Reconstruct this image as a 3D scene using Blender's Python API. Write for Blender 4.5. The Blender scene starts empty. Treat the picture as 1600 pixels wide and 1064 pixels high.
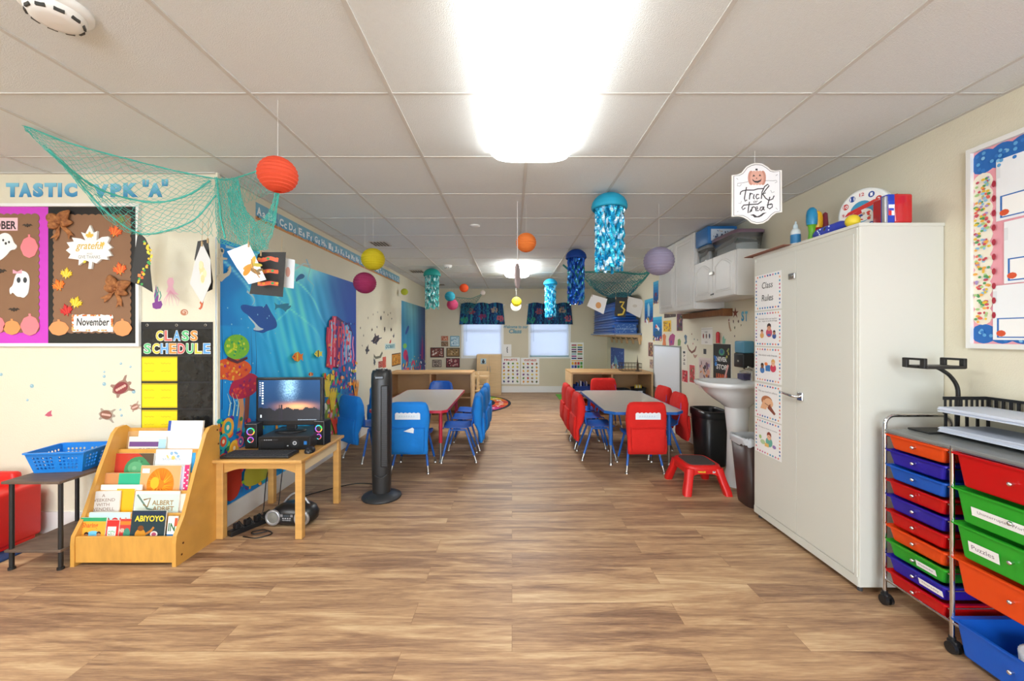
import bpy, bmesh, math, random
import numpy as np
from mathutils import Vector, Matrix
random.seed(7)
R = math.radians
SC = bpy.context.scene
COL = SC.collection
# ------------------------------------------------------------ camera, world, exposure
F, CX, CY, CAMZ = 640.0, 800.0, 524.0, 1.29
cam_d = bpy.data.cameras.new('camera'); cam = bpy.data.objects.new('camera', cam_d); COL.objects.link(cam)
cam.location = (0, 0, CAMZ); cam.rotation_euler = (R(90), 0, 0)
cam_d.sensor_width = 36; cam_d.lens = 36*F/1600; cam_d.shift_y = -8/1600; cam_d.clip_start = 0.05
SC.camera = cam
SC.view_settings.view_transform = 'Standard'; SC.view_settings.look = 'None'
SC.view_settings.exposure = 1.86; SC.view_settings.gamma = 1.0; SC.view_settings.use_curve_mapping = False
wd = bpy.data.worlds.new('world'); SC.world = wd; wd.use_nodes = True
wd.node_tree.nodes['Background'].inputs[0].default_value = (0.72, 0.84, 1.0, 1)
wd.node_tree.nodes['Background'].inputs[1].default_value = 2.0
LAMP = 3.6          # emission of the ceiling fixtures' diffusers
LAMPC = (0.985, 1.0, 0.985)
dl = bpy.data.lights.new('added_rear_fill_light', 'AREA'); dl.shape = 'RECTANGLE'; dl.size = 3.3; dl.size_y = 2.0; dl.energy = 24; dl.color = (0.95, 0.98, 1.0)  # fill light added behind the camera, shining in through the rear opening
do = bpy.data.objects.new('added_rear_fill_light', dl); COL.objects.link(do); do.location = (-0.1, -3.35, 1.15); do.rotation_euler = (R(90), 0, 0); do.rotation_euler = (R(-90), 0, R(180))
# room measures
XL, XR, YB, YF, ZC, XF, YR = -1.93, 2.16, 9.28, 2.68, 2.35, -5.0, -3.2

# ------------------------------------------------------------ colours and materials
def C(h):
    if isinstance(h, tuple): return h
    h = h.lstrip('#'); out = []
    if len(h) == 3: h = h[0]*2+h[1]*2+h[2]*2
    for i in (0, 2, 4):
        s = int(h[i:i+2], 16)/255
        out.append(s/12.92 if s <= 0.04045 else ((s+0.055)/1.055)**2.4)
    return tuple(out)
_m = {}
def mat(name, col='#888888', rough=0.5, metal=0.0, noise=0.0, nscale=20.0, bump=0.0, bscale=60.0, emit=None, es=1.0, trans=0.0, alpha=1.0, coat=0.0, sub=0.0, stretch=None, col2=None, attr=False):
    if name in _m: return _m[name]
    m = bpy.data.materials.new(name); m.use_nodes = True; nt = m.node_tree; b = nt.nodes['Principled BSDF']
    c = C(col); b.inputs['Base Color'].default_value = (*c, 1)
    b.inputs['Roughness'].default_value = rough; b.inputs['Metallic'].default_value = metal
    b.inputs['Coat Weight'].default_value = coat
    if trans: b.inputs['Transmission Weight'].default_value = trans
    if alpha < 1: b.inputs['Alpha'].default_value = alpha
    tc = nt.nodes.new('ShaderNodeTexCoord'); mp = nt.nodes.new('ShaderNodeMapping')
    nt.links.new(tc.outputs['Object'], mp.inputs[0])
    if stretch: mp.inputs['Scale'].default_value = stretch
    src = None
    if attr:
        a = nt.nodes.new('ShaderNodeAttribute'); a.attribute_name = 'Col'; src = a.outputs['Color']
        nt.links.new(src, b.inputs['Base Color'])
    if noise > 0:
        n = nt.nodes.new('ShaderNodeTexNoise'); n.inputs['Scale'].default_value = nscale; n.inputs['Detail'].default_value = 5
        nt.links.new(mp.outputs[0], n.inputs[0])
        mr = nt.nodes.new('ShaderNodeMapRange'); mr.inputs[1].default_value = 0.3; mr.inputs[2].default_value = 0.7
        nt.links.new(n.outputs[0], mr.inputs[0])
        mx = nt.nodes.new('ShaderNodeMix'); mx.data_type = 'RGBA'; nt.links.new(mr.outputs[0], mx.inputs[0])
        if src is not None:
            hs = nt.nodes.new('ShaderNodeMix'); hs.data_type = 'RGBA'; hs.inputs[0].default_value = noise
            nt.links.new(src, hs.inputs[6]); hs.inputs[7].default_value = (0.02, 0.02, 0.02, 1)
            nt.links.new(hs.outputs[2], mx.inputs[6]); nt.links.new(src, mx.inputs[7])
        else:
            c2 = C(col2) if col2 else tuple(v*(1-noise) for v in c)
            mx.inputs[6].default_value = (*c2, 1); mx.inputs[7].default_value = (*c, 1)
        nt.links.new(mx.outputs[2], b.inputs['Base Color'])
    if bump > 0:
        n2 = nt.nodes.new('ShaderNodeTexNoise'); n2.inputs['Scale'].default_value = bscale; n2.inputs['Detail'].default_value = 4
        nt.links.new(mp.outputs[0], n2.inputs[0])
        bp = nt.nodes.new('ShaderNodeBump'); bp.inputs['Strength'].default_value = bump; bp.inputs['Distance'].default_value = 0.01
        nt.links.new(n2.outputs[0], bp.inputs['Height']); nt.links.new(bp.outputs[0], b.inputs['Normal'])
    if emit is not None:
        b.inputs['Emission Color'].default_value = (*C(emit), 1); b.inputs['Emission Strength'].default_value = es
    if sub > 0:   # thin paper: part of the light comes through
        tr = nt.nodes.new('ShaderNodeBsdfTranslucent'); ms = nt.nodes.new('ShaderNodeMixShader'); ms.inputs[0].default_value = sub
        if src is not None: nt.links.new(src, tr.inputs[0])
        else: tr.inputs[0].default_value = (*c, 1)
        nt.links.new(b.outputs[0], ms.inputs[1]); nt.links.new(tr.outputs[0], ms.inputs[2])
        nt.links.new(ms.outputs[0], nt.nodes['Material Output'].inputs[0])
    _m[name] = m; return m
PRINT = mat('printed_paper', rough=0.55, attr=True)
GLOSS = mat('painted_gloss', rough=0.3, attr=True)
CLOTH = mat('printed_cloth', rough=0.9, attr=True, noise=0.12, nscale=60)
SCREEN = None

# ------------------------------------------------------------ mesh builder
class MB:
    def __init__(s): s.v = []; s.f = []; s.c = []; s.sm = []; s.M = Matrix(); s.col = (0.8, 0.8, 0.8)
    def add(s, vs, fs, col=None, smooth=False):
        n = len(s.v); M = s.M
        s.v += [tuple(M @ Vector(p)) for p in vs]
        s.f += [tuple(i+n for i in f) for f in fs]
        c = C(col) if col is not None and not isinstance(col, list) else (col if col is not None else s.col)
        if isinstance(c, list): s.c += c
        else: s.c += [c]*len(fs)
        s.sm += [smooth]*len(fs); return s
    def box(s, x0, y0, z0, x1, y1, z1, col=None):
        vs = [(x0,y0,z0),(x1,y0,z0),(x1,y1,z0),(x0,y1,z0),(x0,y0,z1),(x1,y0,z1),(x1,y1,z1),(x0,y1,z1)]
        return s.add(vs, [(3,2,1,0),(4,5,6,7),(0,1,5,4),(1,2,6,5),(2,3,7,6),(3,0,4,7)], col)
    def rbox(s, x0, y0, z0, x1, y1, z1, b=0.005, seg=2, col=None):
        bm = bmesh.new(); bmesh.ops.create_cube(bm, size=1)
        for v in bm.verts: v.co = Vector(((x0+x1)/2+v.co.x*(x1-x0), (y0+y1)/2+v.co.y*(y1-y0), (z0+z1)/2+v.co.z*(z1-z0)))
        bmesh.ops.bevel(bm, geom=list(bm.edges), offset=b, segments=seg, affect='EDGES', profile=0.5)
        bm.verts.index_update()
        s.add([tuple(v.co) for v in bm.verts], [tuple(v.index for v in f.verts) for f in bm.faces], col, seg > 2); bm.free(); return s
    def loft(s, rings, cap=True, col=None, smooth=True, closed=True):
        n = len(rings[0]); vs = [p for r in rings for p in r]; fs = []
        for i in range(len(rings)-1):
            for j in range(n if closed else n-1):
                k = (j+1) % n; fs.append((i*n+j, i*n+k, (i+1)*n+k, (i+1)*n+j))
        s.add(vs, fs, col, smooth)
        if cap:
            s.add(rings[0], [tuple(range(n-1, -1, -1))], col); s.add(rings[-1], [tuple(range(n))], col)
        return s
    def tube(s, pts, r, n=8, col=None, cap=True, closed=False):
        pts = [Vector(p) for p in pts]; rr = r if isinstance(r, (list, tuple)) else [r]*len(pts); rings = []
        up = None
        for i, p in enumerate(pts):
            if closed: d = pts[(i+1) % len(pts)]-pts[i-1]
            else: d = pts[min(i+1, len(pts)-1)]-pts[max(i-1, 0)]
            d = d.normalized() if d.length > 1e-9 else Vector((0, 0, 1))
            if up is None: up = Vector((0, 0, 1)) if abs(d.z) < 0.9 else Vector((1, 0, 0))
            a = d.cross(up)
            if a.length < 1e-6: a = d.cross(Vector((1, 0.1, 0)))
            a.normalize(); b = a.cross(d).normalized(); up = b
            rings.append([tuple(p+(a*math.cos(2*math.pi*k/n)+b*math.sin(2*math.pi*k/n))*rr[i]) for k in range(n)])
        if closed: rings.append(rings[0]); cap = False
        return s.loft(rings, cap, col)
    def lathe(s, prof, c=(0, 0, 0), n=24, col=None, cap=True, sx=1, sy=1):
        rings = [[(c[0]+r*sx*math.cos(2*math.pi*k/n), c[1]+r*sy*math.sin(2*math.pi*k/n), c[2]+z) for k in range(n)] for r, z in prof]
        return s.loft(rings, cap, col)
    def rrings(s, L, rad, col=None, cap=True, q=5):       # rounded-rectangle loft: (cx, cy, z, rx, ry)
        out = []
        for cx, cy, z, rx, ry in L:
            r = min(rad, rx*.95, ry*.95); rg = []
            for sx, sy, a0 in ((1, 1, 0), (-1, 1, 90), (-1, -1, 180), (1, -1, 270)):
                for k in range(q): a = R(a0+90*k/(q-1)); rg.append((cx+sx*(rx-r)+r*math.cos(a), cy+sy*(ry-r)+r*math.sin(a), z))
            out.append(rg)
        return s.loft(out, cap, col, smooth=False)
    def rings(s, L, n=28, p=2.6, col=None, cap=True):     # superellipse loft: (cx, cy, z, rx, ry)
        out = []
        for cx, cy, z, rx, ry in L:
            rg = []
            for k in range(n):
                a = 2*math.pi*(k+0.5)/n; ca, sa = math.cos(a), math.sin(a)
                rg.append((cx+rx*math.copysign(abs(ca)**(2/p), ca), cy+ry*math.copysign(abs(sa)**(2/p), sa), z))
            out.append(rg)
        return s.loft(out, cap, col)
    def prism(s, poly, a, b, axis='y', col=None):         # poly in the two other axes, extruded along axis
        def P(u, w, t): return {'y': (u, t, w), 'x': (t, u, w), 'z': (u, w, t)}[axis]
        n = len(poly)
        vs = [P(u, w, a) for u, w in poly]+[P(u, w, b) for u, w in poly]
        fs = [tuple(range(n)), tuple(range(2*n-1, n-1, -1))]+[(i, i+n, (i+1) % n+n, (i+1) % n) for i in range(n)]
        return s.add(vs, fs, col)
    def grid(s, G, col=None, smooth=True, thick=0):
        r, c = len(G), len(G[0]); vs = [p for row in G for p in row]
        fs = [(i*c+j, i*c+j+1, (i+1)*c+j+1, (i+1)*c+j) for i in range(r-1) for j in range(c-1)]
        if thick:
            nv = []
            for i in range(r):
                for j in range(c):
                    a = Vector(G[min(i+1, r-1)][j])-Vector(G[max(i-1, 0)][j]); b = Vector(G[i][min(j+1, c-1)])-Vector(G[i][max(j-1, 0)])
                    nn = a.cross(b); nn = nn.normalized() if nn.length > 1e-9 else Vector((0, 0, 1))
                    nv.append(tuple(Vector(G[i][j])+nn*thick))
            o = r*c; fs2 = [tuple(i+o for i in f[::-1]) for f in fs]
            per = [(0, j) for j in range(c)]+[(i, c-1) for i in range(1, r)]+[(r-1, j) for j in range(c-2, -1, -1)]+[(i, 0) for i in range(r-2, 0, -1)]
            idx = [i*c+j for i, j in per]; m = len(idx)
            fs3 = [(idx[k], idx[k]+o, idx[(k+1) % m]+o, idx[(k+1) % m]) for k in range(m)]
            return s.add(vs+nv, fs+fs2+fs3, col, smooth)
        return s.add(vs, fs, col, smooth)
    def sphere(s, c, r, n=16, m=10, col=None, sz=1, sx=1, sy=1):
        return s.lathe([(max(1e-4, r*math.sin(math.pi*i/m)), -r*sz*math.cos(math.pi*i/m)) for i in range(m+1)], c, n, col, cap=False, sx=sx, sy=sy)
    def mesh(s, name):
        me = bpy.data.meshes.new(name); me.from_pydata(s.v, [], s.f)
        me.polygons.foreach_set('use_smooth', s.sm)
        ca = me.color_attributes.new('Col', 'FLOAT_COLOR', 'CORNER'); buf = []
        for f, c in zip(s.f, s.c):
            if c and isinstance(c[0], tuple):
                for q in c: buf += [q[0], q[1], q[2], 1.0]
            else: buf += [c[0], c[1], c[2], 1.0]*len(f)
        ca.data.foreach_set('color', buf)
        me.update(); return me

def tag(o, label=None, cat=None, group=None, kind=None):
    if label: o['label'] = label
    if cat: o['category'] = cat
    if group: o['group'] = group
    if kind: o['kind'] = kind
    return o
def obj(name, mb, m=None, parent=None, loc=None, rotz=0, label=None, cat=None, group=None, kind=None, mw=None, auto=None):
    me = mb.mesh(name); me.materials.append(m or PRINT)
    o = bpy.data.objects.new(name, me); COL.objects.link(o)
    if mw is not None: o.matrix_world = mw
    elif loc is not None: o.location = loc; o.rotation_euler = (0, 0, rotz)
    if parent: o.parent = parent
    return tag(o, label, cat, group, kind)
def thing(name, label, cat, loc=(0, 0, 0), rotz=0, group=None, mw=None):
    o = bpy.data.objects.new(name, None); COL.objects.link(o); o.empty_display_size = 0.05
    if mw is not None: o.matrix_world = mw
    else: o.location = loc; o.rotation_euler = (0, 0, rotz)
    return tag(o, label, cat, group)
def dup(o, loc=None, rotz=None, label=None, group=None, parent=None):
    c = o.copy(); COL.objects.link(c)
    if parent: c.parent = parent
    if loc is not None: c.location = loc
    if rotz is not None: c.rotation_euler = (0, 0, rotz)
    if label: c['label'] = label
    if group: c['group'] = group
    for ch in list(o.children): dup(ch, parent=c)
    return c
def struct(name, mb, m, parent=None): return obj(name, mb, m, parent, kind=None if parent else 'structure')
def bx(x0, y0, z0, x1, y1, z1, col=None): return MB().box(x0, y0, z0, x1, y1, z1, col)

# ------------------------------------------------------------ planes: where a surface of the room lies under the lens
class Plane:
    def __init__(s, O, U, V=(0, 0, 1)):
        s.O = Vector(O); s.U = Vector(U).normalized(); s.V = Vector(V).normalized(); s.N = s.U.cross(s.V)
    def pt(s, px, py):
        d = Vector(((px-CX)/F, 1, -(py-CY)/F)); c = Vector((0, 0, CAMZ))
        return c+d*((s.O-c).dot(s.N)/d.dot(s.N))
    def uv(s, px, py):
        q = s.pt(px, py)-s.O; return q.dot(s.U), q.dot(s.V)
    def mat(s, u, v, off=0):
        o = s.O+s.U*u+s.V*v+s.N*off; M = Matrix.Identity(4)
        for i in range(3): M[i][0] = s.U[i]; M[i][1] = s.V[i]; M[i][2] = s.N[i]; M[i][3] = o[i]
        return M
WL = Plane((XL, 0, 0), (0, 1, 0)); WR = Plane((XR, 0, 0), (0, -1, 0))
WB = Plane((0, YB, 0), (1, 0, 0)); WF = Plane((0, YF, 0), (1, 0, 0))
WK = Plane((1.728, 0, 0), (0, -1, 0))
def at(px, py, D): return Vector(((px-CX)/F*D, D, CAMZ-(py-CY)/F*D))

_txt = {}
def glyphs(t, bold, shear):
    k = (t, bold, shear)
    if k not in _txt:
        cu = bpy.data.curves.new('t', 'FONT'); cu.body = t; cu.offset = bold; cu.shear = shear; cu.resolution_u = 3
        o = bpy.data.objects.new('t', cu); COL.objects.link(o)
        dg = bpy.context.evaluated_depsgraph_get(); me = bpy.data.meshes.new_from_object(o.evaluated_get(dg))
        _txt[k] = ([tuple(v.co[:2]) for v in me.vertices], [tuple(p.vertices) for p in me.polygons])
        bpy.data.objects.remove(o); bpy.data.curves.remove(cu); bpy.data.meshes.remove(me)
    return _txt[k]
class Sheet(MB):
    """flat printed thing: a slab of real thickness with layered flat shapes; own frame x right, y up, z out"""
    def __init__(s, w=0, h=0, col='#ffffff', t=0.0015, edge='#e8e8e0', poly=None, plane=None, o=(0, 0)):
        super().__init__(); s.t = t; s.k = 0; s.w = w; s.h = h; s.plane = plane; s.o = o
        if poly is None and w: poly = [(-w/2, -h/2), (w/2, -h/2), (w/2, h/2), (-w/2, h/2)]
        if poly:
            n = len(poly)
            s.add([(x, y, 0) for x, y in poly]+[(x, y, t) for x, y in poly],
                  [tuple(range(n-1, -1, -1))]+[(i, (i+1) % n, (i+1) % n+n, i+n) for i in range(n)], edge)
            s.add([(x, y, t) for x, y in poly], [tuple(range(n))], col)
    def P(s, px, py):
        u, v = s.plane.uv(px, py); return (u-s.o[0], v-s.o[1])
    def z(s): s.k += 1; return s.t+0.00003*s.k
    def poly(s, pts, col):
        z = s.z(); s.add([(x, y, z) for x, y in pts], [tuple(range(len(pts)))], col); return s
    def ppoly(s, pts, col): return s.poly([s.P(*p) for p in pts], col)
    def spoly(s, pts, col, n=2):
        for _ in range(n): pts = [q for i in range(len(pts)) for q in ((pts[i][0]*.75+pts[(i+1) % len(pts)][0]*.25, pts[i][1]*.75+pts[(i+1) % len(pts)][1]*.25), (pts[i][0]*.25+pts[(i+1) % len(pts)][0]*.75, pts[i][1]*.25+pts[(i+1) % len(pts)][1]*.75))]
        return s.ppoly(pts, col)
    def rect(s, x0, y0, x1, y1, col): return s.poly([(x0, y0), (x1, y0), (x1, y1), (x0, y1)], col)
    def ell(s, x, y, rx, ry, col, n=14, a=0):
        ca, sa = math.cos(a), math.sin(a); P = []
        for k in range(n):
            u, w = rx*math.cos(2*math.pi*k/n), ry*math.sin(2*math.pi*k/n); P.append((x+u*ca-w*sa, y+u*sa+w*ca))
        return s.poly(P, col)
    def stroke(s, pts, w, col, taper=False):
        z = s.z(); L = []; n = len(pts)
        for i, p in enumerate(pts):
            a = pts[max(i-1, 0)]; b = pts[min(i+1, n-1)]; dx, dy = b[0]-a[0], b[1]-a[1]; l = math.hypot(dx, dy) or 1
            ww = w/2*((1-i/(n-1)*0.85) if taper else 1); L.append(((p[0]-dy/l*ww, p[1]+dx/l*ww, z), (p[0]+dy/l*ww, p[1]-dx/l*ww, z)))
        vs = [q for e in L for q in e]
        s.add(vs, [(2*i, 2*i+1, 2*i+3, 2*i+2) for i in range(n-1)], col); return s
    def text(s, t, x0, y0, x1, y1, col, bold=0.0, shear=0.0, keep=True, grad=None):
        V, Fs = glyphs(t, bold, shear)
        if not V: return s
        ax, bx_ = min(v[0] for v in V), max(v[0] for v in V); ay, by = min(v[1] for v in V), max(v[1] for v in V)
        sx, sy = (x1-x0)/(bx_-ax), (y1-y0)/(by-ay)
        z = s.z(); P = [(x0+(v[0]-ax)*sx, y0+(v[1]-ay)*sy, z) for v in V]
        if grad:
            g0, g1 = C(grad[0]), C(grad[1]); cols = []
            for f in Fs:
                q = []
                for i in f:
                    k = (P[i][1]-y0)/(y1-y0); q.append(tuple(g0[j]*(1-k)+g1[j]*k for j in range(3)))
                cols.append(q)
            s.add(P, Fs, cols)
        else: s.add(P, Fs, col)
        return s
def on(plane, px0, pyt, px1, pyb, col='#ffffff', t=0.0015, ref=0, **k):
    """sheet covering a pixel rectangle of a plane; ref 0: heights read at the left edge, 1: at the right"""
    pr = px0 if ref == 0 else px1
    u0 = plane.uv(px0, pyt)[0]; u1 = plane.uv(px1, pyt)[0]; vt = plane.uv(pr, pyt)[1]; vb = plane.uv(pr, pyb)[1]
    o = ((u0+u1)/2, (vt+vb)/2)
    S = Sheet(abs(u1-u0), vt-vb, col, t, plane=plane, o=o, **k); S.mw = plane.mat(o[0], o[1], 0.0006); return S
def shape_on(plane, pts, col, t=0.002, px=True, edge=None, off=0.0006):
    """cut-out whose outline is given in pixels on a plane"""
    q = [plane.uv(*p) for p in pts] if px else pts
    o = (sum(a for a, b in q)/len(q), sum(b for a, b in q)/len(q))
    S = Sheet(t=t, col=col, edge=edge or col, poly=ccw([(a-o[0], b-o[1]) for a, b in q]), plane=plane, o=o)
    S.mw = plane.mat(o[0], o[1], off); return S
def chaikin(pts, n=2):
    for _ in range(n): pts = [q for i in range(len(pts)) for q in ((pts[i][0]*.75+pts[(i+1) % len(pts)][0]*.25, pts[i][1]*.75+pts[(i+1) % len(pts)][1]*.25), (pts[i][0]*.25+pts[(i+1) % len(pts)][0]*.75, pts[i][1]*.25+pts[(i+1) % len(pts)][1]*.75))]
    return pts
def ccw(P):
    a = sum(P[i][0]*P[(i+1) % len(P)][1]-P[(i+1) % len(P)][0]*P[i][1] for i in range(len(P)))
    return P if a > 0 else P[::-1]
def put(S, name, label=None, cat=None, group=None, m=None, parent=None, kind=None):
    return obj(name, S, m or PRINT, parent, mw=None if parent else S.mw, label=label, cat=cat, group=group, kind=kind)
def rc(pal): return random.choice(pal)
# ============================================================ ROOM
def floor_mat():
    m = bpy.data.materials.new('plank_floor'); m.use_nodes = True; nt = m.node_tree; b = nt.nodes['Principled BSDF']; L = nt.links.new
    tc = nt.nodes.new('ShaderNodeTexCoord'); br = nt.nodes.new('ShaderNodeTexBrick')
    br.offset = 0.37; br.squash = 1; br.inputs['Scale'].default_value = 1; br.inputs['Brick Width'].default_value = 1.22; br.inputs['Row Height'].default_value = 0.152
    br.inputs['Mortar Size'].default_value = 0.0012; br.inputs['Mortar Smooth'].default_value = 0.3; br.inputs['Bias'].default_value = 0
    br.inputs['Color1'].default_value = (0, 0, 0, 1); br.inputs['Color2'].default_value = (1, 1, 1, 1); br.inputs['Mortar'].default_value = (0.5, 0.5, 0.5, 1)
    L(tc.outputs['Object'], br.inputs[0])
    def noise(scale, st, detail=6, dist=0.0):
        mp = nt.nodes.new('ShaderNodeMapping'); mp.inputs['Scale'].default_value = st
        ad = nt.nodes.new('ShaderNodeVectorMath'); ad.operation = 'ADD'
        ml = nt.nodes.new('ShaderNodeVectorMath'); ml.operation = 'SCALE'; ml.inputs['Scale'].default_value = 13.0
        L(br.outputs['Color'], ml.inputs[0]); L(tc.outputs['Object'], ad.inputs[0]); L(ml.outputs[0], ad.inputs[1]); L(ad.outputs[0], mp.inputs[0])
        n = nt.nodes.new('ShaderNodeTexNoise'); n.inputs['Scale'].default_value = scale; n.inputs['Detail'].default_value = detail
        n.inputs['Distortion'].default_value = dist; n.inputs['Roughness'].default_value = 0.62; L(mp.outputs[0], n.inputs[0]); return n
    n1 = noise(1.7, (0.75, 7.5, 1), 7, 0.9); n2 = noise(9.0, (1.2, 16, 1), 5, 0.2); n3 = noise(1.3, (0.7, 3.2, 1), 2)
    cr = nt.nodes.new('ShaderNodeValToRGB'); e = cr.color_ramp.elements
    e[0].position = 0.30; e[0].color = (*C('#644836'), 1); e[1].position = 0.68; e[1].color = (*C('#d2b48c'), 1)
    x = e.new(0.43); x.color = (*C('#8c6b52'), 1); x = e.new(0.54); x.color = (*C('#b18d69'), 1)
    s = nt.nodes.new('ShaderNodeMath'); s.operation = 'MULTIPLY_ADD'; s.inputs[1].default_value = 0.7; L(n1.outputs[0], s.inputs[0])
    s2 = nt.nodes.new('ShaderNodeMath'); s2.operation = 'MULTIPLY'; s2.inputs[1].default_value = 0.3; L(n2.outputs[0], s2.inputs[0]); L(s2.outputs[0], s.inputs[2])
    s3 = nt.nodes.new('ShaderNodeMath'); s3.operation = 'MULTIPLY_ADD'; s3.inputs[1].default_value = 0.07; L(br.outputs['Color'], s3.inputs[0])
    s4 = nt.nodes.new('ShaderNodeMath'); s4.operation = 'SUBTRACT'; s4.inputs[1].default_value = 0.02; L(s.outputs[0], s4.inputs[0]); L(s4.outputs[0], s3.inputs[2])
    L(s3.outputs[0], cr.inputs[0])
    mx = nt.nodes.new('ShaderNodeMix'); mx.data_type = 'RGBA'; mx.blend_type = 'MULTIPLY'; L(br.outputs['Fac'], mx.inputs[0])
    L(cr.outputs[0], mx.inputs[6]); mx.inputs[7].default_value = (0.7, 0.64, 0.58, 1)
    L(mx.outputs[2], b.inputs['Base Color'])
    mr = nt.nodes.new('ShaderNodeMapRange'); mr.inputs[3].default_value = 0.4; mr.inputs[4].default_value = 0.58; L(n3.outputs[0], mr.inputs[0]); L(mr.outputs[0], b.inputs['Roughness'])
    bp = nt.nodes.new('ShaderNodeBump'); bp.inputs['Strength'].default_value = 0.12; bp.inputs['Distance'].default_value = 0.003; L(n2.outputs[0], bp.inputs['Height']); L(bp.outputs[0], b.inputs['Normal'])
    return m
WALLM = mat('cream_wall', '#ded8c2', 0.85, noise=0.03, nscale=3, bump=0.15, bscale=140)
WALLB = mat('tan_wall', '#d2c8b0', 0.85, noise=0.03, nscale=3, bump=0.12, bscale=140)
CEIL = mat('ceiling_tile', '#dde2e2', 0.95, noise=0.03, nscale=90, bump=0.35, bscale=220)
GRIDM = mat('ceiling_bar', '#c9c8c3', 0.8)
WHITE = mat('white_paint', '#e8e8e4', 0.4)
struct('floor', bx(XF-0.1, YR-0.1, -0.1, XR+0.1, YB+0.1, 0), floor_mat())
struct('ceiling', bx(XF-0.1, YR-0.1, ZC, XR+0.1, YB+0.1, ZC+0.1), CEIL)
g = MB(); XS = [0.086+0.617*k for k in range(-8, 4)]; YS = [1.795+0.637*k for k in range(-7, 12)]
for x in XS:
    if x > XF: g.box(x-0.009, YR, ZC-0.005, x+0.009, YB, ZC)
for y in YS:
    if YR < y < YB: g.box(XF, y-0.007, ZC-0.003, XR, y+0.007, ZC)
g.box(XR-0.02, YR, ZC-0.006, XR, YB, ZC); g.box(XL, YB-0.02, ZC-0.006, XR, YB, ZC); g.box(XL, YF, ZC-0.006, XL+0.02, YB, ZC); g.box(XF, YF-0.02, ZC-0.006, XL, YF, ZC)
struct('trim_1', g, GRIDM)
struct('wall_right', bx(XR, YR, 0, XR+0.1, YB, ZC), WALLM)
struct('wall_left', bx(XL-0.1, YF+0.001, 0, XL, YB, ZC), WALLM)
struct('wall_front_left', bx(XF, YF, 0, XL-0.001, YF+0.1, ZC), WALLM)
struct('wall_far_left', bx(XF-0.1, YR, 0, XF, YF, ZC), WALLM)
g = MB(); g.box(XF, YR-0.1, 0, -1.8, YR, ZC); g.box(1.6, YR-0.1, 0, XR, YR, ZC); g.box(-1.8, YR-0.1, 0, 1.6, YR, 0.1); g.box(-1.8, YR-0.1, 2.2, 1.6, YR, ZC)
struct('wall_rear', g, WALLM)
g = MB()
for x in (-1.8, -0.95, -0.1, 0.75, 1.56): g.box(x, YR-0.08, 0.1, x+0.04, YR-0.03, 2.2)
g.box(-1.8, YR-0.08, 2.16, 1.6, YR-0.03, 2.2); g.box(-1.8, YR-0.08, 0.1, 1.6, YR-0.03, 0.14)
struct('window_3', g, WHITE)  # invented rear window, out of view, added to let the fill light in
# back wall with two window openings
W1 = (-1.12, -0.22, 0.80, 1.98); W2 = (0.40, 1.30, 0.80, 1.98)
g = MB()
g.box(XL, YB, 0, XR, YB+0.1, 0.80); g.box(XL, YB, 1.98, XR, YB+0.1, ZC)
for a, b in ((XL, W1[0]), (W1[1], W2[0]), (W2[1], XR)): g.box(a, YB, 0.80, b, YB+0.1, 1.98)
struct('wall_back', g, WALLB)
BLIND = mat('blind_slat', '#e6eaf2', 0.5, sub=0.45)
GLASS = mat('window_glass', '#ffffff', 0.02, trans=1.0)
for i, (x0, x1, z0, z1) in enumerate((W1, W2)):
    fr = MB()
    for a in ((x0, YB+0.05, z0, x0+0.04, YB+0.09, z1), (x1-0.04, YB+0.05, z0, x1, YB+0.09, z1), (x0, YB+0.05, z0, x1, YB+0.09, z0+0.04), (x0, YB+0.05, z1-0.04, x1, YB+0.09, z1)): fr.box(*a)
    fr.box(x0, YB+0.055, (z0+z1)/2-0.015, x1, YB+0.085, (z0+z1)/2+0.015)
    w = struct('window_%d' % (i+1), fr, WHITE)
    struct('window_glass', bx(x0+0.04, YB+0.066, z0+0.04, x1-0.04, YB+0.07, z1-0.04), GLASS, w)
    s = MB(); z = z0+0.05
    while z < z1-0.05:
        a = R(66); d = 0.0155
        s.add([(x0+0.02, YB+0.025-d*math.cos(a), z-d*math.sin(a)), (x1-0.02, YB+0.025-d*math.cos(a), z-d*math.sin(a)), (x1-0.02, YB+0.025+d*math.cos(a), z+d*math.sin(a)), (x0+0.02, YB+0.025+d*math.cos(a), z+d*math.sin(a)),
               (x0+0.02, YB+0.0256-d*math.cos(a), z-d*math.sin(a)+.0005), (x1-0.02, YB+0.0256-d*math.cos(a), z-d*math.sin(a)+.0005), (x1-0.02, YB+0.0256+d*math.cos(a), z+d*math.sin(a)+.0005), (x0+0.02, YB+0.0256+d*math.cos(a), z+d*math.sin(a)+.0005)],
              [(0,1,2,3), (7,6,5,4)]); z += 0.026
    b = obj('blind', s, BLIND, w); b['label'] = 'white closed horizontal blind'
    obj('blind_rail', bx(x0+0.015, YB+0.008, z0+0.005, x1-0.015, YB+0.04, z0+0.03), mat('blind_rail_blue', '#8fb4bf', 0.5) if i else WHITE, w)
    c = MB(); c.tube([(x0+0.09, YB+0.004, z1-0.1), (x0+0.092, YB+0.003, z0+0.35)], 0.003, 6)
    obj('blind_wand', c, mat('wand', '#7f93a8', 0.4), w)
    t = MB(); t.box(x0-0.03, YB-0.012, z0-0.03, x1+0.03, YB, z0); t.box(x0-0.03, YB-0.008, z0, x0, YB, z1); t.box(x1, YB-0.008, z0, x1+0.03, YB, z1)
    obj('window_sill', t, WHITE, w)
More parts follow.
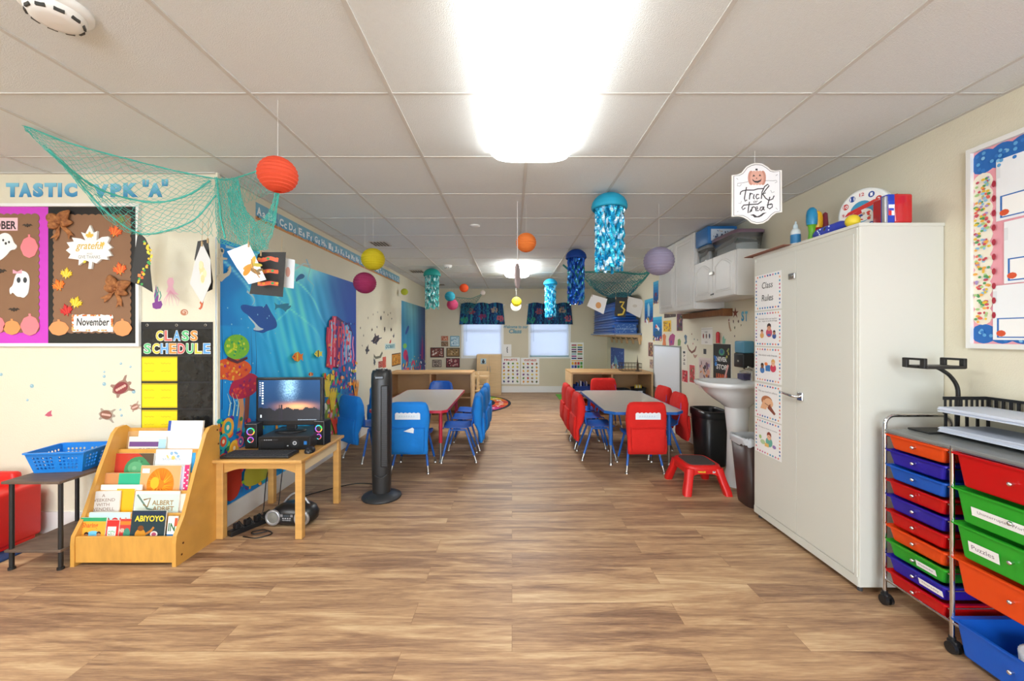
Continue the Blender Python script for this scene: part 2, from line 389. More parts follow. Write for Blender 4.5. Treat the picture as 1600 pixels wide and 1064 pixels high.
# baseboards
def bb(name, x0, y0, x1, y1): struct(name, MB().box(x0, y0, 0, x1, y1, 0.13).box(x0, y0, 0.13, x1, y1, 0.14), mat('baseboard_paint', '#e3e3df', 0.35))
bb('baseboard_left', XL, YF-0.014, XL+0.014, YB); bb('baseboard_back', XL+0.014, YB-0.014, XR-0.014, YB)
bb('baseboard_right', XR-0.014, YR, XR, YB); bb('baseboard_front_left', XF, YF-0.014, XL, YF)
struct('trim_2', MB().box(XL-0.001, YF-0.012, 0.14, XL+0.012, YF+0.012, ZC), WALLM)
# ceiling fixtures
DIFF2 = mat('lit_diffuser_far', '#ffffff', 0.5, emit=LAMPC, es=LAMP*2.7)
DIFF = mat('lit_diffuser', '#ffffff', 0.5, emit=LAMPC, es=LAMP*.92)
DIFF3 = mat('lit_diffuser_alcove', '#ffffff', 0.5, emit=LAMPC, es=LAMP*2.7)  # glow of the two added, unseen ceiling lights
def fixture(x, y0, y1, label, w=0.46, dm=None):
    t = thing('ceiling_light', label, 'ceiling light', (x, (y0+y1)/2, ZC), group='acrylic wrap lights on the ceiling')
    h = (y1-y0)/2; hw = w/2
    obj('housing', bx(-hw*0.8, -h+0.03, -0.026, hw*0.8, h-0.03, -0.006), WHITE, t)
    L = []
    for z, q in ((-0.0262, 0.0), (-0.034, 0.006), (-0.055, 0.022), (-0.072, 0.05), (-0.082, 0.09)): L.append((0, 0, z, hw-q, h-q))
    mb = MB(); mb.rrings(L, .07, q=8); obj('diffuser', mb, dm or DIFF, t)
fixture(0.107, 1.15, 2.39, 'large glowing ceiling light overhead at the top of the photo')
fixture(0.085, 5.85, 7.07, 'small looking glowing ceiling light in the far half of the room', 0.42, DIFF2)
fixture(0.107, -2.2, -0.98, 'glowing ceiling light behind the viewer', dm=DIFF3)  # lamp added out of view to even the light from behind
fixture(-3.1, 0.0, 1.2, 'glowing ceiling light over the left alcove', dm=DIFF3)  # lamp added out of view to brighten the left side
# ============================================================ OBJECTS: furniture
WOOD = mat('birch_wood', '#d9a55c', 0.42, noise=0.22, nscale=3.0, stretch=(1, 1, 7), coat=0.2)
WOODH = mat('honey_pine', '#dba24c', 0.4, noise=0.2, nscale=4.0, stretch=(6, 1.5, 1.5), coat=0.2)
WOODP = mat('pale_maple', '#d8b584', 0.45, noise=0.12, nscale=4.0, stretch=(1, 1, 6))
WOODS = mat('shelf_maple', '#c79c6a', 0.5, noise=0.12, nscale=4.0, stretch=(1, 4, 1))
DARKW = mat('rustic_dark_wood', '#6e5a4c', 0.55, noise=0.45, nscale=5, stretch=(1.5, 8, 1))
BLACKM = mat('black_metal', '#2b2a29', 0.45, metal=0.3)
BLACKP = mat('black_plastic', '#1b1c1e', 0.35)
DGREY = mat('dark_grey_plastic', '#2e2f31', 0.45)
CHROME = mat('chrome', '#d5d5d6', 0.12, metal=1.0)
STEEL = mat('brushed_steel', '#b4b2ac', 0.3, metal=1.0)
BLUEP = mat('blue_basket_plastic', '#1a7fd6', 0.4)
REDP = mat('red_plastic', '#d8201c', 0.38)
BLUESH = mat('blue_chair_shell', '#1b63c4', 0.35)
BLUEMET = mat('blue_enamel', '#2161b8', 0.3)
GREYTOP = mat('grey_laminate', '#c9c2b9', 0.25, noise=0.04, nscale=60)
def leaf_pts(n=5):       # maple leaf, unit size
    L = [(0, -0.5), (0.03, -0.22), (0.28, -0.34), (0.24, -0.2), (0.5, -0.05), (0.42, 0.02), (0.46, 0.2), (0.28, 0.14), (0.24, 0.22), (0.12, 0.14), (0.16, 0.36), (0.08, 0.34), (0, 0.52)]
    return L+[(-x, y) for x, y in L[-2:0:-1]]
def rot2(P, a, s=1, dx=0, dy=0):
    ca, sa = math.cos(a), math.sin(a); return [(dx+s*(x*ca-y*sa), dy+s*(x*sa+y*ca)) for x, y in P]

# ---------- display book rack
rk = thing('book_rack', 'honey wooden front facing book rack full of picture books', 'book rack', (-2.165, 2.46, 0))
side = [(-0.18, 0), (-0.18, 0.13), (-0.175, 0.17), (-0.12, 0.26), (-0.03, 0.5), (0.05, 0.69), (0.08, 0.72), (0.13, 0.725), (0.16, 0.70), (0.165, 0.3), (0.165, 0)]
for x in (-0.295, 0.272):
    m = MB(); m.prism(side, x, x+0.022, 'x')
    p = obj('side_panel', m, WOODH, rk)
    if x > 0:
        for yy, zz in ((-0.14, 0.05), (-0.13, 0.11), (0.135, 0.07), (0.14, 0.69), (0.15, 0.6)):
            s = MB(); s.tube([(x+0.0225, yy, zz), (x+0.0235, yy, zz)], 0.006, 10); obj('screw_plug', s, mat('dark_plug', '#5a2c12', 0.5), p)
ZK = [(2.295, 0.165), (2.36, 0.268), (2.42, 0.375), (2.485, 0.457), (2.545, 0.585)]
for k, (y, z) in enumerate(ZK):
    obj('front_board', MB().rbox(-0.273, y-2.46-0.009, max(z-0.145, 0.02) if k == 0 else z-0.1, 0.272, y-2.46+0.006, z, 0.003), WOODH, rk)
    obj('ledge', bx(-0.273, y-2.46+0.006, z-0.1, 0.272, y-2.46+0.062, z-0.088), WOODH, rk)
obj('back_panel', bx(-0.273, 0.15, 0.03, 0.272, 0.16, 0.70), WOODH, rk)

def book(tier, px0, px1, ptop, col, label, art=None, tilt=0.13, dy=0.0, t=0.008, rz=0.0, group=None):
    y, z = ZK[tier]; Y = y+0.022+dy; zb = z-0.085
    pl = Plane((0, Y, zb), (1, 0, 0), (0, math.sin(tilt), math.cos(tilt)))
    a = pl.uv(px0, ptop); b = pl.uv(px1, ptop); w, h = b[0]-a[0], a[1]
    o = ((a[0]+b[0])/2, h/2); S = Sheet(w, h, col, t, '#f4f1e8', plane=pl, o=o); S.mw = pl.mat(o[0], o[1]) @ Matrix.Rotation(rz, 4, 'Z')
    S.W = w; S.H = h
    if art: art(S, w, h)
    put(S, 'picture_book', label, 'book', group or 'picture books in the rack', m=GLOSS)
def people(S, x, y, s, hair='#3a241a', skin='#c98f68', shirt='#4a7fc0'):
    S.ell(x, y-s*0.9, s*0.9, s*0.8, shirt); S.ell(x, y, s*0.55, s*0.6, skin); S.poly([(x-s*0.6, y+s*0.1), (x-s*0.5, y+s*0.6), (x, y+s*0.85), (x+s*0.5, y+s*0.6), (x+s*0.6, y+s*0.1), (x, y+s*0.35)], hair)
    S.ell(x-s*.2, y-s*.02, s*.07, s*.07, '#201510', 6); S.ell(x+s*.2, y-s*.02, s*.07, s*.07, '#201510', 6)
def blobs(S, x0, y0, x1, y1, n, pal, r=0.01):
    for _ in range(n):
        S.ell(random.uniform(x0, x1), random.uniform(y0, y1), r*random.uniform(.5, 1.5), r*random.uniform(.4, 1.3), rc(pal), 7, random.uniform(0, 3))
def a_sharing(S, w, h):
    S.rect(-w/2, h*.38, w/2, h/2, '#2f9e6a'); S.text('Sharing', -w*.42, h*.14, w*.2, h*.34, '#d8542a', 0.02)
    S.ell(w*.05, -h*.08, w*.3, h*.17, '#6cc0e4'); people(S, -w*.22, -h*.05, w*.15, '#2c1c16', '#a8704c', '#c8452e'); people(S, w*.26, -h*.03, w*.15, '#41281c', '#cf9468', '#f0d030')
def a_abiyoyo(S, w, h):
    S.rect(-w*.48, h*.4, w*.48, h*.46, '#1f3050'); S.text('ABIYOYO', -w*.4, h*.22, w*.46, h*.37, '#e8cf3c', 0.03)
    S.ell(-w*.2, -h*.12, w*.16, h*.16, '#c98a2a'); S.ell(-w*.2, h*.05, w*.09, h*.07, '#7a4420'); S.stroke([(-w*.05, -h*.1), (w*.1, -h*.02), (w*.18, h*.08)], 0.012, '#b8742a')
    S.ell(w*.2, -h*.1, w*.11, h*.08, '#f0d8d0'); S.ell(w*.2, -h*.1, w*.07, h*.05, '#b05070'); blobs(S, -w*.45, -h*.35, w*.1, -h*.2, 8, ['#b87a2a', '#8a4a20', '#d0a040'], 0.012)
def a_wendell(S, w, h):
    for k, t in enumerate(('A', 'WEEKEND', 'WITH', 'WENDELL')):
        ww = w*(0.05, .36, .2, .36)[k]; y = h*(.33, .2, .07, -.06)[k]; S.text(t, -ww, y, ww, y+h*.09, '#8a7466', 0.01)
def a_spoon(S, w, h): S.text('SPOON', -w*.4, h*.08, w*.42, h*.36, '#c02a32', 0.03)
def a_city(S, w, h):
    S.rect(-w*.5, h*.1, w*.5, h*.5, '#d83030'); S.rect(-w*.4, -h*.1, w*.3, h*.28, '#f2f2ea'); S.text('CITY', -w*.36, h*.0, w*.26, h*.14, '#2a9a62', 0.02)
def a_red(S, w, h):
    S.rect(-w*.5, h*.3, w*.5, h*.42, '#f08030'); S.ell(w*.18, h*.0, w*.3, h*.2, '#3f8f76'); S.text('HER', -w*.45, h*.06, -w*.05, h*.18, '#f6e6d0', .02)
def a_blue(S, w, h): S.text('IN', -w*.4, h*.05, w*.3, h*.3, '#2a6a40', .03); S.rect(-w*.5, -h*.4, w*.5, -h*.04, '#2f80c8'); S.rect(w*.2, h*.2, w*.5, h*.45, '#d05a3a')
def a_green(S, w, h):
    S.ell(w*.12, -h*.02, w*.36, h*.42, '#3f8a5c', 20); S.ell(w*.05, h*.05, w*.2, h*.2, '#5fa878', 14); S.poly([(w*.1, h*.5), (w*.5, h*.5), (w*.5, h*.05), (w*.3, h*.3)], '#5a4a3a'); blobs(S, -w*.1, -h*.3, w*.4, h*.3, 10, ['#57a070', '#2f7550', '#7ab88a'], 0.012)
def a_lion(S, w, h):
    S.rect(-w*.46, h*.3, -w*.28, h*.42, '#e8ecf0'); S.ell(w*.02, -h*.0, w*.34, h*.44, '#e8801e', 22)
    for k in range(26):
        a = k/26*6.28; S.stroke([(w*.02+w*.1*math.cos(a), h*.12*math.sin(a)), (w*.02+w*.33*math.cos(a+.2), h*.42*math.sin(a+.2))], 0.005, rc(['#f4a522', '#d85a1a', '#f7bf3c']), True)
    S.ell(-w*.12, h*.04, w*.11, h*.16, '#f2b52c')
def a_alb(S, w, h):
    S.rect(-w*.5, -h*.5, w*.5, h*.42, '#c9d8cf'); S.stroke([(-w*.45, h*.4), (-w*.2, h*.0), (w*.1, -h*.1)], .01, '#5f7d72'); S.stroke([(-w*.3, h*.25), (-w*.15, h*.3), (-w*.2, h*.05), (-w*.3, h*.12)], .008, '#8a6a3a')
    S.text('ALBERT', -w*.1, h*.1, w*.38, h*.24, '#9a7a48', .02); S.text('ADRIFT', -w*.08, h*-.06, w*.4, h*.07, '#9a7a48', .02); blobs(S, -w*.1, -h*.3, w*.45, -h*.12, 10, ['#b0763c', '#7a5638', '#d8c8a0'], .01)
def a_dots(S, w, h):
    for k in range(12): S.ell(-w*.3+w*.6*(k % 2), -h*.4+h*.07*k, .005, .005, '#f8e8ee', 8)
def a_purple(S, w, h):
    S.rect(-w*.48, h*.1, w*.3, h*.3, '#6f4a86'); S.text('IS A STORY', -w*.2, -h*.04, w*.3, h*.04, '#5a5a6a', .01); S.rect(w*.3, -h*.1, w*.5, h*.4, '#a8cfe0')
def a_teal(S, w, h):
    S.rect(-w*.1, h*.05, w*.5, h*.5, '#2fae86'); S.ell(-w*.05, -h*.02, w*.33, h*.13, '#e05a4a'); S.ell(-w*.05, -h*.02, w*.25, h*.08, '#e8c8b8'); S.ell(-w*.25, -h*.12, .012, .012, '#30343a'); S.ell(w*.15, -h*.12, .012, .012, '#30343a')
def a_white(S, w, h): S.text('stories', -w*.3, h*.2, w*.2, h*.28, '#8a98a8', .0); blobs(S, -w*.2, h*.26, w*.2, h*.4, 5, ['#e09a4a', '#8ab0d0', '#d8c070'], .012)
B = book
B(4, 191, 236, 674, '#c9a06a', 'plain tan board book in the top tier of the rack', None, dy=.02)
B(4, 219, 268, 673, '#f4f2ea', 'white picture book standing behind the purple banded one in the top tier', None, dy=.012)
B(4, 204, 262, 682, '#e9e2d6', 'picture book with a purple band in the top tier of the rack', a_purple)
B(4, 266, 272, 657, '#2f52a8', 'thin blue book edge beside the white pages in the top tier', None, dy=.022, t=.012)
B(4, 271, 320, 657, '#f3f5fa', 'tall bundle of white pages at top right of the book rack', None, dy=.004, t=.014)
B(3, 182, 246, 702, '#e2dccb', 'cream picture book peeking over the red and green one', None, dy=.02)
B(3, 183, 243, 708, '#c03a2c', 'red picture book with a big green round shape on its cover', a_green)
B(3, 246, 302, 702, '#edf1f2', 'white storybook curling over in the fourth tier', a_white, dy=.008)
B(3, 300, 308, 703, '#3aa0d8', 'narrow bright blue book at the right end of the fourth tier', None, dy=.012)
B(2, 166, 222, 739, '#c98a56', 'brown picture book with a teal corner and red car cover', a_teal)
B(2, 223, 285, 727, '#e2a870', 'orange picture book with a shaggy orange lion cover', a_lion)
B(2, 285, 291, 729, '#c9c2d6', 'thin lilac edged book between the lion book and the pink book', None, dy=.01)
B(2, 291, 298, 726, '#e03a72', 'narrow hot pink dotted book at the right of the middle tier', a_dots, dy=.008)
B(1, 160, 224, 757, '#f4f2ea', 'white book top showing behind the grey and yellow books', None, dy=.024)
B(1, 185, 213, 763, '#eeb322', 'yellow book beside the grey weekend book', None, dy=.012)
B(1, 140, 191, 767, '#d3d0cb', 'grey book with A WEEKEND WITH WENDELL on its cover', a_wendell, rz=0.03)
B(1, 214, 283, 767, '#dfe8e6', 'pale green picture book with a brown title lying in the second tier', a_alb)
B(1, 282, 292, 771, '#e8dccc', 'cream book at the right end of the second tier', None, dy=.01)
B(0, 142, 206, 800, '#bfe4e0', 'pale teal book with large red letters SPOON behind the front row', a_spoon, dy=.016)
B(0, 129, 169, 808, '#f0a83a', 'orange and green book titled Sharing with two children', a_sharing)
B(0, 170, 189, 812, '#d83030', 'small red and white book with green letters in the front row', a_city)
B(0, 190, 208, 810, '#c8403c', 'small red book with a green round shape in the front row', a_red, dy=.006)
B(0, 209, 262, 797, '#1f3a44', 'dark green book titled ABIYOYO in yellow letters', a_abiyoyo, dy=-.004)
B(0, 265, 280, 806, '#e8ece8', 'small white and blue book at the right end of the front row', a_blue)

# ---------- dark side table with basket
st = thing('side_table', 'low dark wooden side table with black metal legs and a lower shelf', 'side table', (-2.625, 2.43, 0))
obj('tabletop', MB().rbox(-0.16, -0.2, 0.478, 0.16, 0.2, 0.493, 0.003), DARKW, st)
obj('lower_shelf', MB().rbox(-0.155, -0.19, 0.1, 0.155, 0.19, 0.114, 0.003), DARKW, st)
for sx in (-1, 1):
    for sy in (-1, 1):
        m = MB(); m.tube([(sx*0.135, sy*0.17, 0.012), (sx*0.135, sy*0.17, 0.478)], 0.011, 12); l = obj('leg', m, BLACKM, st)
        m = MB(); m.tube([(sx*0.135, sy*0.17, 0), (sx*0.135, sy*0.17, 0.012)], 0.016, 12); obj('foot', m, BLACKM, l)
def basket():
    bt = thing('storage_basket', 'blue plastic basket with round holes on the dark side table', 'basket', (-2.655, 2.475, 0.494), R(8))
    W, D, H = 0.15, 0.115, 0.115; m = MB()
    def wall(a, b, a2, b2, nx):
        n = nx; k = 4
        P = lambda u, w: tuple((Vector(a)*(1-u)+Vector(b)*u)*(1-w)+(Vector(a2)*(1-u)+Vector(b2)*u)*w)
        for i in range(n):
            for j in range(k):
                u0, u1 = 0.08+0.84*i/n, 0.08+0.84*(i+1)/n; w0, w1 = 0.12+0.72*j/k, 0.12+0.72*(j+1)/k
                if i in (n//2,): m.add([P(u0, w0), P(u1, w0), P(u1, w1), P(u0, w1)], [(0, 1, 2, 3)]); continue
                sq = [P(u0, w0), P((u0+u1)/2, w0), P(u1, w0), P(u1, (w0+w1)/2), P(u1, w1), P((u0+u1)/2, w1), P(u0, w1), P(u0, (w0+w1)/2)]
                ci = []
                for q in range(8):
                    an = math.radians(-135+45*q); ci.append(P((u0+u1)/2+(u1-u0)*0.34*math.cos(an), (w0+w1)/2+(w1-w0)*0.36*math.sin(an)))
                m.add(sq+ci, [(q, (q+1) % 8, (q+1) % 8+8, q+8) for q in range(8)])
        for u0, u1, w0, w1 in ((0, 1, 0, 0.12), (0, 1, 0.84, 1), (0, 0.08, 0.12, 0.84), (0.92, 1, 0.12, 0.84)):
            m.add([P(u0, w0), P(u1, w0), P(u1, w1), P(u0, w1)], [(0, 1, 2, 3)])
    bl = [(-W*.82, -D*.8, 0.002), (W*.82, -D*.8, 0.002), (W*.82, D*.8, 0.002), (-W*.82, D*.8, 0.002)]
    tl = [(-W, -D, H), (W, -D, H), (W, D, H), (-W, D, H)]
    for k in range(4): wall(bl[k], bl[(k+1) % 4], tl[k], tl[(k+1) % 4], 11 if k % 2 == 0 else 9)
    m.add(bl, [(0, 1, 2, 3)]); o = obj('basket_body', m, BLUEP, bt)
    md = o.modifiers.new('thickness', 'SOLIDIFY'); md.thickness = 0.0025
    r = MB(); r.rrings([(0, 0, H, W+.012, D+.012), (0, 0, H+.007, W+.012, D+.012), (0, 0, H+.007, W-.002, D-.002), (0, 0, H, W-.002, D-.002), (0, 0, H, W+.012, D+.012)], .02, cap=False); obj('rim', r, BLUEP, bt)
basket()
# red plastic bench at the left edge and blue mat under it
rb = thing('toy_bench', 'red plastic toddler bench cut off by the left edge of the photo', 'bench', (-3.32, 2.47, 0))
m = MB(); m.rbox(-0.3, -0.24, 0.03, 0.32, 0.15, 0.355, 0.02, 3); obj('seat_box', m, REDP, rb)
m = MB(); m.rbox(-0.3, 0.09, 0.3, 0.2, 0.15, 0.43, 0.025, 3); obj('backrest', m, REDP, rb)
for sx in (-0.24, 0.26):
    obj('leg', MB().rbox(sx-.05, -.2, 0.012, sx+.05, .12, 0.05, .008), REDP, rb)
m = MB(); m.rbox(-3.7, 1.95, 0.0, -2.9, 2.5, 0.012, 0.004); obj('floor_mat', m, mat('navy_mat', '#1e3a66', 0.8), label='dark blue mat on the floor under the red bench', cat='mat')

# ---------- computer desk
dk = thing('computer_desk', 'low birch table carrying the computer beside the ocean mural', 'desk', (-1.6, 2.885, 0))
obj('desktop', MB().rbox(-0.285, -0.33, 0.488, 0.285, 0.33, 0.51, 0.006), WOOD, dk)
for sx in (-1, 1):
    for sy in (-1, 1):
        obj('leg', MB().rbox(sx*0.25-0.022, sy*0.275-0.022, 0, sx*0.25+0.022, sy*0.275+0.022, 0.488, 0.004), WOOD, dk)
for sy in (-1, 1):   # arched aprons
    top = 0.487; P = [(-0.228, top), (0.228, top), (0.228, 0.415)]+[(0.228-0.456*k/14, 0.415+0.028*min(1, math.sin(math.pi*k/14)*1.8)) for k in range(1, 14)]+[(-0.228, 0.415)]
    m = MB(); m.prism(P, sy*0.275-0.009, sy*0.275+0.009, 'y'); obj('apron', m, WOOD, dk)
for sx in (-1, 1):
    obj('apron', bx(sx*0.25-0.009, -0.253, 0.415, sx*0.25+0.009, 0.253, 0.487), mat('light_birch', '#dcc9a4', 0.5, noise=.1, nscale=4), dk)
pc = thing('desktop_computer', 'black small form factor computer case lying flat under the monitor', 'computer', (-1.555, 2.945, 0.51), R(4))
obj('case', MB().rbox(-0.17, -0.17, 0.006, 0.17, 0.16, 0.094, 0.004), DGREY, pc)
f = Sheet(0.335, 0.084, '#141516', 0.004, '#141516')
f.rect(-.15, .018, -.04, .03, '#2c2d30'); f.rect(-.145, -.03, .0, .01, '#1e1f22')
for k in range(4): f.rect(-.13+k*.014, .021, -.122+k*.014, .026, '#b9bcc0')
for k in range(9): f.rect(-.165, -.036+k*.007, -.15, -.0335+k*.007, '#303234')
f.ell(.07, 0, .03, .03, '#232528', 20); f.ell(.07, 0, .013, .013, '#c8ccd0', 16); f.ell(.07, 0, .009, .009, '#5a6068', 14); f.rect(.13, -.012, .15, .012, '#2a6fb4'); f.rect(.02, -.02, .03, -.014, '#aab0b4')
o = obj('front_panel', f, GLOSS, pc); o.matrix_local = Matrix.Translation((0, -0.17, 0.05)) @ Matrix.Rotation(R(90), 4, 'X')
for sx in (-.14, .14):
    for sy in (-.13, .13): obj('foot', bx(sx-.012, sy-.012, 0, sx+.012, sy+.012, 0.006), BLACKP, pc)
mo = thing('computer_monitor', 'flat monitor showing a night sky with a green tent', 'monitor', (-1.585, 2.935, 0.605), R(3))
m = MB(); m.lathe([(0.0001, 0), (0.105, 0), (0.105, 0.006), (0.09, 0.012), (0.03, 0.016), (0.0001, 0.016)], n=32, sy=0.75); obj('stand_base', m, BLACKP, mo)
obj('stand_neck', MB().rbox(-0.035, 0.005, 0.012, 0.035, 0.035, 0.12, 0.006), BLACKP, mo)
m = MB(); m.rbox(-0.232, -0.02, 0.045, 0.232, 0.02, 0.385, 0.006); obj('bezel', m, BLACKP, mo)
# screen picture: a mesh of coloured cells
def screen_pic():
    w, h = 0.428, 0.29; nx, ny = 72, 48; S = Sheet(w, h, '#0d1626', 0.001, '#111111')
    pts = []; cols = []
    def cc(u, v):
        sky = np.array(C('#1c3f66'))*(0.45+0.6*v); gl = math.exp(-((u-.5)/.11)**2)*max(0, min(1, (v-.42)*3)); n = random.random()
        c = sky+np.array((0.35, 0.62, 0.85))*gl*(0.35+0.65*n)*0.9
        o = math.exp(-((u-.62)/.25)**2-((v-.35)/.09)**2); c = c+np.array((0.9, 0.35, 0.08))*o*.9
        hz = .3+.025*math.sin(u*17)+.02*math.sin(u*43)
        if v < hz: c = np.array((0.012, 0.014, 0.018))*(1+u)
        if v < hz+.1 and (abs(u-.34) < .012 or abs(u-.38) < .014): c = np.array((0.02, 0.02, 0.03))
        return tuple(float(min(1, q)) for q in c)
    for j in range(ny):
        for i in range(nx):
            x0, x1 = -w/2+w*i/nx, -w/2+w*(i+1)/nx; y0, y1 = -h/2+h*j/ny, -h/2+h*(j+1)/ny
            pts += [(x0, y0, .0012), (x1, y0, .0012), (x1, y1, .0012), (x0, y1, .0012)]; cols.append(cc((i+.5)/nx, (j+.5)/ny))
    S.add(pts, [tuple(range(4*k, 4*k+4)) for k in range(nx*ny)], cols); S.k = 3
    S.poly([(0.075, -.125), (.09, -.105), (.12, -.088), (.15, -.083), (.18, -.095), (.2, -.115), (.2, -.125)], '#28b030')
    S.poly([(0.09, -.12), (.11, -.098), (.14, -.09), (.15, -.12)], '#64e048'); S.poly([(0.15, -.12), (.155, -.09), (.185, -.1), (.196, -.12)], '#1a8a28')
    for k in range(8): S.rect(-.205, .125-k*.013, -.198, .13-k*.013, '#dfe6ee')
    for k in range(9): S.rect(-.19, .12-k*.018, -.178, .13-k*.018, rc(['#e8eef2', '#b8d8c8', '#cfd8e4']))
    for k in range(12): S.rect(.06+k*.011, -.14, .066+k*.011, -.135, '#9fb0c0')
    S.rect(-.2, -.12, -.19, -.1, '#c8d0d8')
    return S
SCREEN = mat('monitor_screen', '#000000', 0.25, attr=True)
nt = SCREEN.node_tree; nt.links.new(next(n for n in nt.nodes if n.type == 'ATTRIBUTE').outputs[0], nt.nodes['Principled BSDF'].inputs['Emission Color']); nt.nodes['Principled BSDF'].inputs['Emission Strength'].default_value = 0.3
o = obj('screen', screen_pic(), SCREEN, mo); o['label'] = 'lit screen with night sky, orange horizon and green tent'
o.matrix_local = Matrix.Translation((0, -0.0205, 0.222)) @ Matrix.Rotation(R(90), 4, 'X')
def ringlight(parent, z, r, pal):
    m = MB(); n = 24
    for k in range(n):
        a0, a1 = 2*math.pi*k/n, 2*math.pi*(k+1)/n; q = C(pal[int(k*len(pal)/n)])
        m.add([(r*math.cos(a0), -.0485, z+r*math.sin(a0)), (r*math.cos(a1), -.0485, z+r*math.sin(a1)), (.75*r*math.cos(a1), -.0485, z+.75*r*math.sin(a1)), (.75*r*math.cos(a0), -.0485, z+.75*r*math.sin(a0)),
               (r*math.cos(a0), -.045, z+r*math.sin(a0)), (r*math.cos(a1), -.045, z+r*math.sin(a1))], [(0, 3, 2, 1), (0, 1, 5, 4)], q)
    return obj('light_ring', m, SCREEN, parent)
def speaker(x, y, rz, label):
    t = thing('computer_speaker', label, 'speaker', (x, y, 0.511), rz, 'computer speakers')
    obj('cabinet', MB().rbox(-.04, -.045, 0, .04, .045, .172, .006), BLACKP, t)
    for z, r in ((.118, .026), (.062, .02)):
        m = MB(); m.tube([(0, -.0455, z), (0, -.0475, z)], [r*1.25, r*1.2], 20); c = obj('driver', m, DGREY, t)
        ringlight(c, z, r, ['#30d060', '#30b0e0', '#8060e0', '#e05080', '#e0a030'] if z > .1 else ['#9050e0', '#e060d0', '#50d0d0', '#d06060'])
        m = MB(); m.tube([(0, -.0476, z), (0, -.0486, z)], [r*.5, r*.3], 14); obj('dust_cap', m, DGREY, c)
speaker(-1.80, 2.86, R(6), 'small black speaker with coloured light rings left of the computer')
speaker(-1.365, 2.95, R(-6), 'small black speaker with coloured light rings right of the computer')
kb = thing('keyboard', 'black computer keyboard at the front of the birch desk', 'keyboard', (-1.63, 2.655, 0.511), R(1))
obj('keyboard_base', MB().rbox(-.215, -.07, 0, .215, .07, .016, .004), BLACKP, kb)
m = MB()
for r_ in range(6):
    for k in range(20):
        x = -.2+k*.0203; y = -.056+r_*.0195; m.box(x, y, .016, x+.0165, y+.0155, .0215)
q = obj('keys', m, mat('keycap', '#35373a', .5), kb); q['label'] = 'grey keycaps in rows'
m = MB(); m.rings([(0, 0, 0, .03, .05), (0, 0, .012, .031, .052), (0, .003, .026, .026, .04), (0, .005, .033, .014, .022), (0, .005, .034, .003, .005)], 24, 2.2)
ms = thing('computer_mouse', 'black mouse right of the keyboard', 'mouse', (-1.352, 2.74, 0.511), R(10)); obj('mouse_body', m, BLACKP, ms)
m = MB(); m.tube([(-.003, -.03, .026), (.003, -.03, .026)], .006, 10); obj('scroll_wheel', m, DGREY, ms)

# ---------- boombox, power strip and cords under the desk
bo = thing('boombox', 'rounded black portable CD player with silver speakers under the desk', 'boombox', (-1.5, 2.84, 0), R(-4))
m = MB(); m.rings([(0, 0, .006, .12, .075), (0, -.002, .03, .15, .095), (0, 0, .07, .155, .098), (0, .004, .105, .135, .085), (0, .008, .128, .09, .06), (0, .008, .134, .04, .03)], 32, 2.5); obj('body', m, BLACKP, bo)
for sx in (-1, 1):
    m = MB(); m.lathe([(.052, 0), (.052, .012), (.044, .016), (.038, .01), (.0001, .01)], n=28, cap=False)
    o = obj('speaker_ring', m, mat('silver_plastic', '#b9bbbe', .3, metal=.6), bo); o.matrix_local = Matrix.Translation((sx*.1, -.09, .066)) @ Matrix.Rotation(R(90), 4, 'X')
    m = MB(); m.lathe([(.036, .011), (.02, .016), (.0001, .018)], n=24, cap=False); q = obj('speaker_cone', m, mat('cone_grey', '#7c7a72', .6), o)
m = MB(); m.tube([(-.125+.25*k/16, .01, .07+.125*math.sin(math.pi*k/16)) for k in range(17)], .007, 10); obj('handle', m, mat('silver_plastic'), bo)
f = Sheet(.09, .05, '#26282a', .003, '#26282a'); f.rect(-.02, .006, .02, .02, '#3f4a50'); f.text('CD RADIO', -.03, -.02, .03, -.012, '#c8ccd0', .01)
for k in range(4): f.ell(-.024+k*.016, -.004, .006, .004, '#b9bbbe', 12)
for k in range(3): f.rect(-.044, .006+k*.006, -.026, .009+k*.006, '#a8aaad'); f.rect(.026, .006+k*.006, .044, .009+k*.006, '#a8aaad')
o = obj('control_panel', f, GLOSS, bo); o.matrix_local = Matrix.Translation((0, -.1, .07)) @ Matrix.Rotation(R(90), 4, 'X')
ps = thing('power_strip', 'black power strip with plugs on the floor under the desk', 'power strip', (-1.742, 2.755, 0), R(62))
obj('strip_body', MB().rbox(-.15, -.025, 0, .15, .025, .035, .006), BLACKP, ps)
for k in range(4):
    m = MB(); m.rbox(-.12+k*.065, -.02, .035, -.085+k*.065, .018, .07, .006); m.tube([(-.1+k*.065, 0, .07), (-.1+k*.065, -.02, .085), (-.09+k*.065, -.06, .05)], .004, 6); obj('plug', m, BLACKP, ps)
def cord(host, pts, r, colm=None, name='power_cord'):
    pts = [Vector(p) for p in pts]; out = []
    for i in range(len(pts)-1):
        p0, p1, p2, p3 = pts[max(i-1, 0)], pts[i], pts[i+1], pts[min(i+2, len(pts)-1)]
        for k in range(8):
            t = k/8; out.append(0.5*((2*p1)+(-p0+p2)*t+(2*p0-5*p1+4*p2-p3)*t*t+(-p0+3*p1-3*p2+p3)*t*t*t))
    out.append(pts[-1]); m = MB(); m.tube(out, r, 6); o = obj(name, m, colm or BLACKP, host)
    o.matrix_parent_inverse = (Matrix.Translation(host.location) @ host.rotation_euler.to_matrix().to_4x4()).inverted()

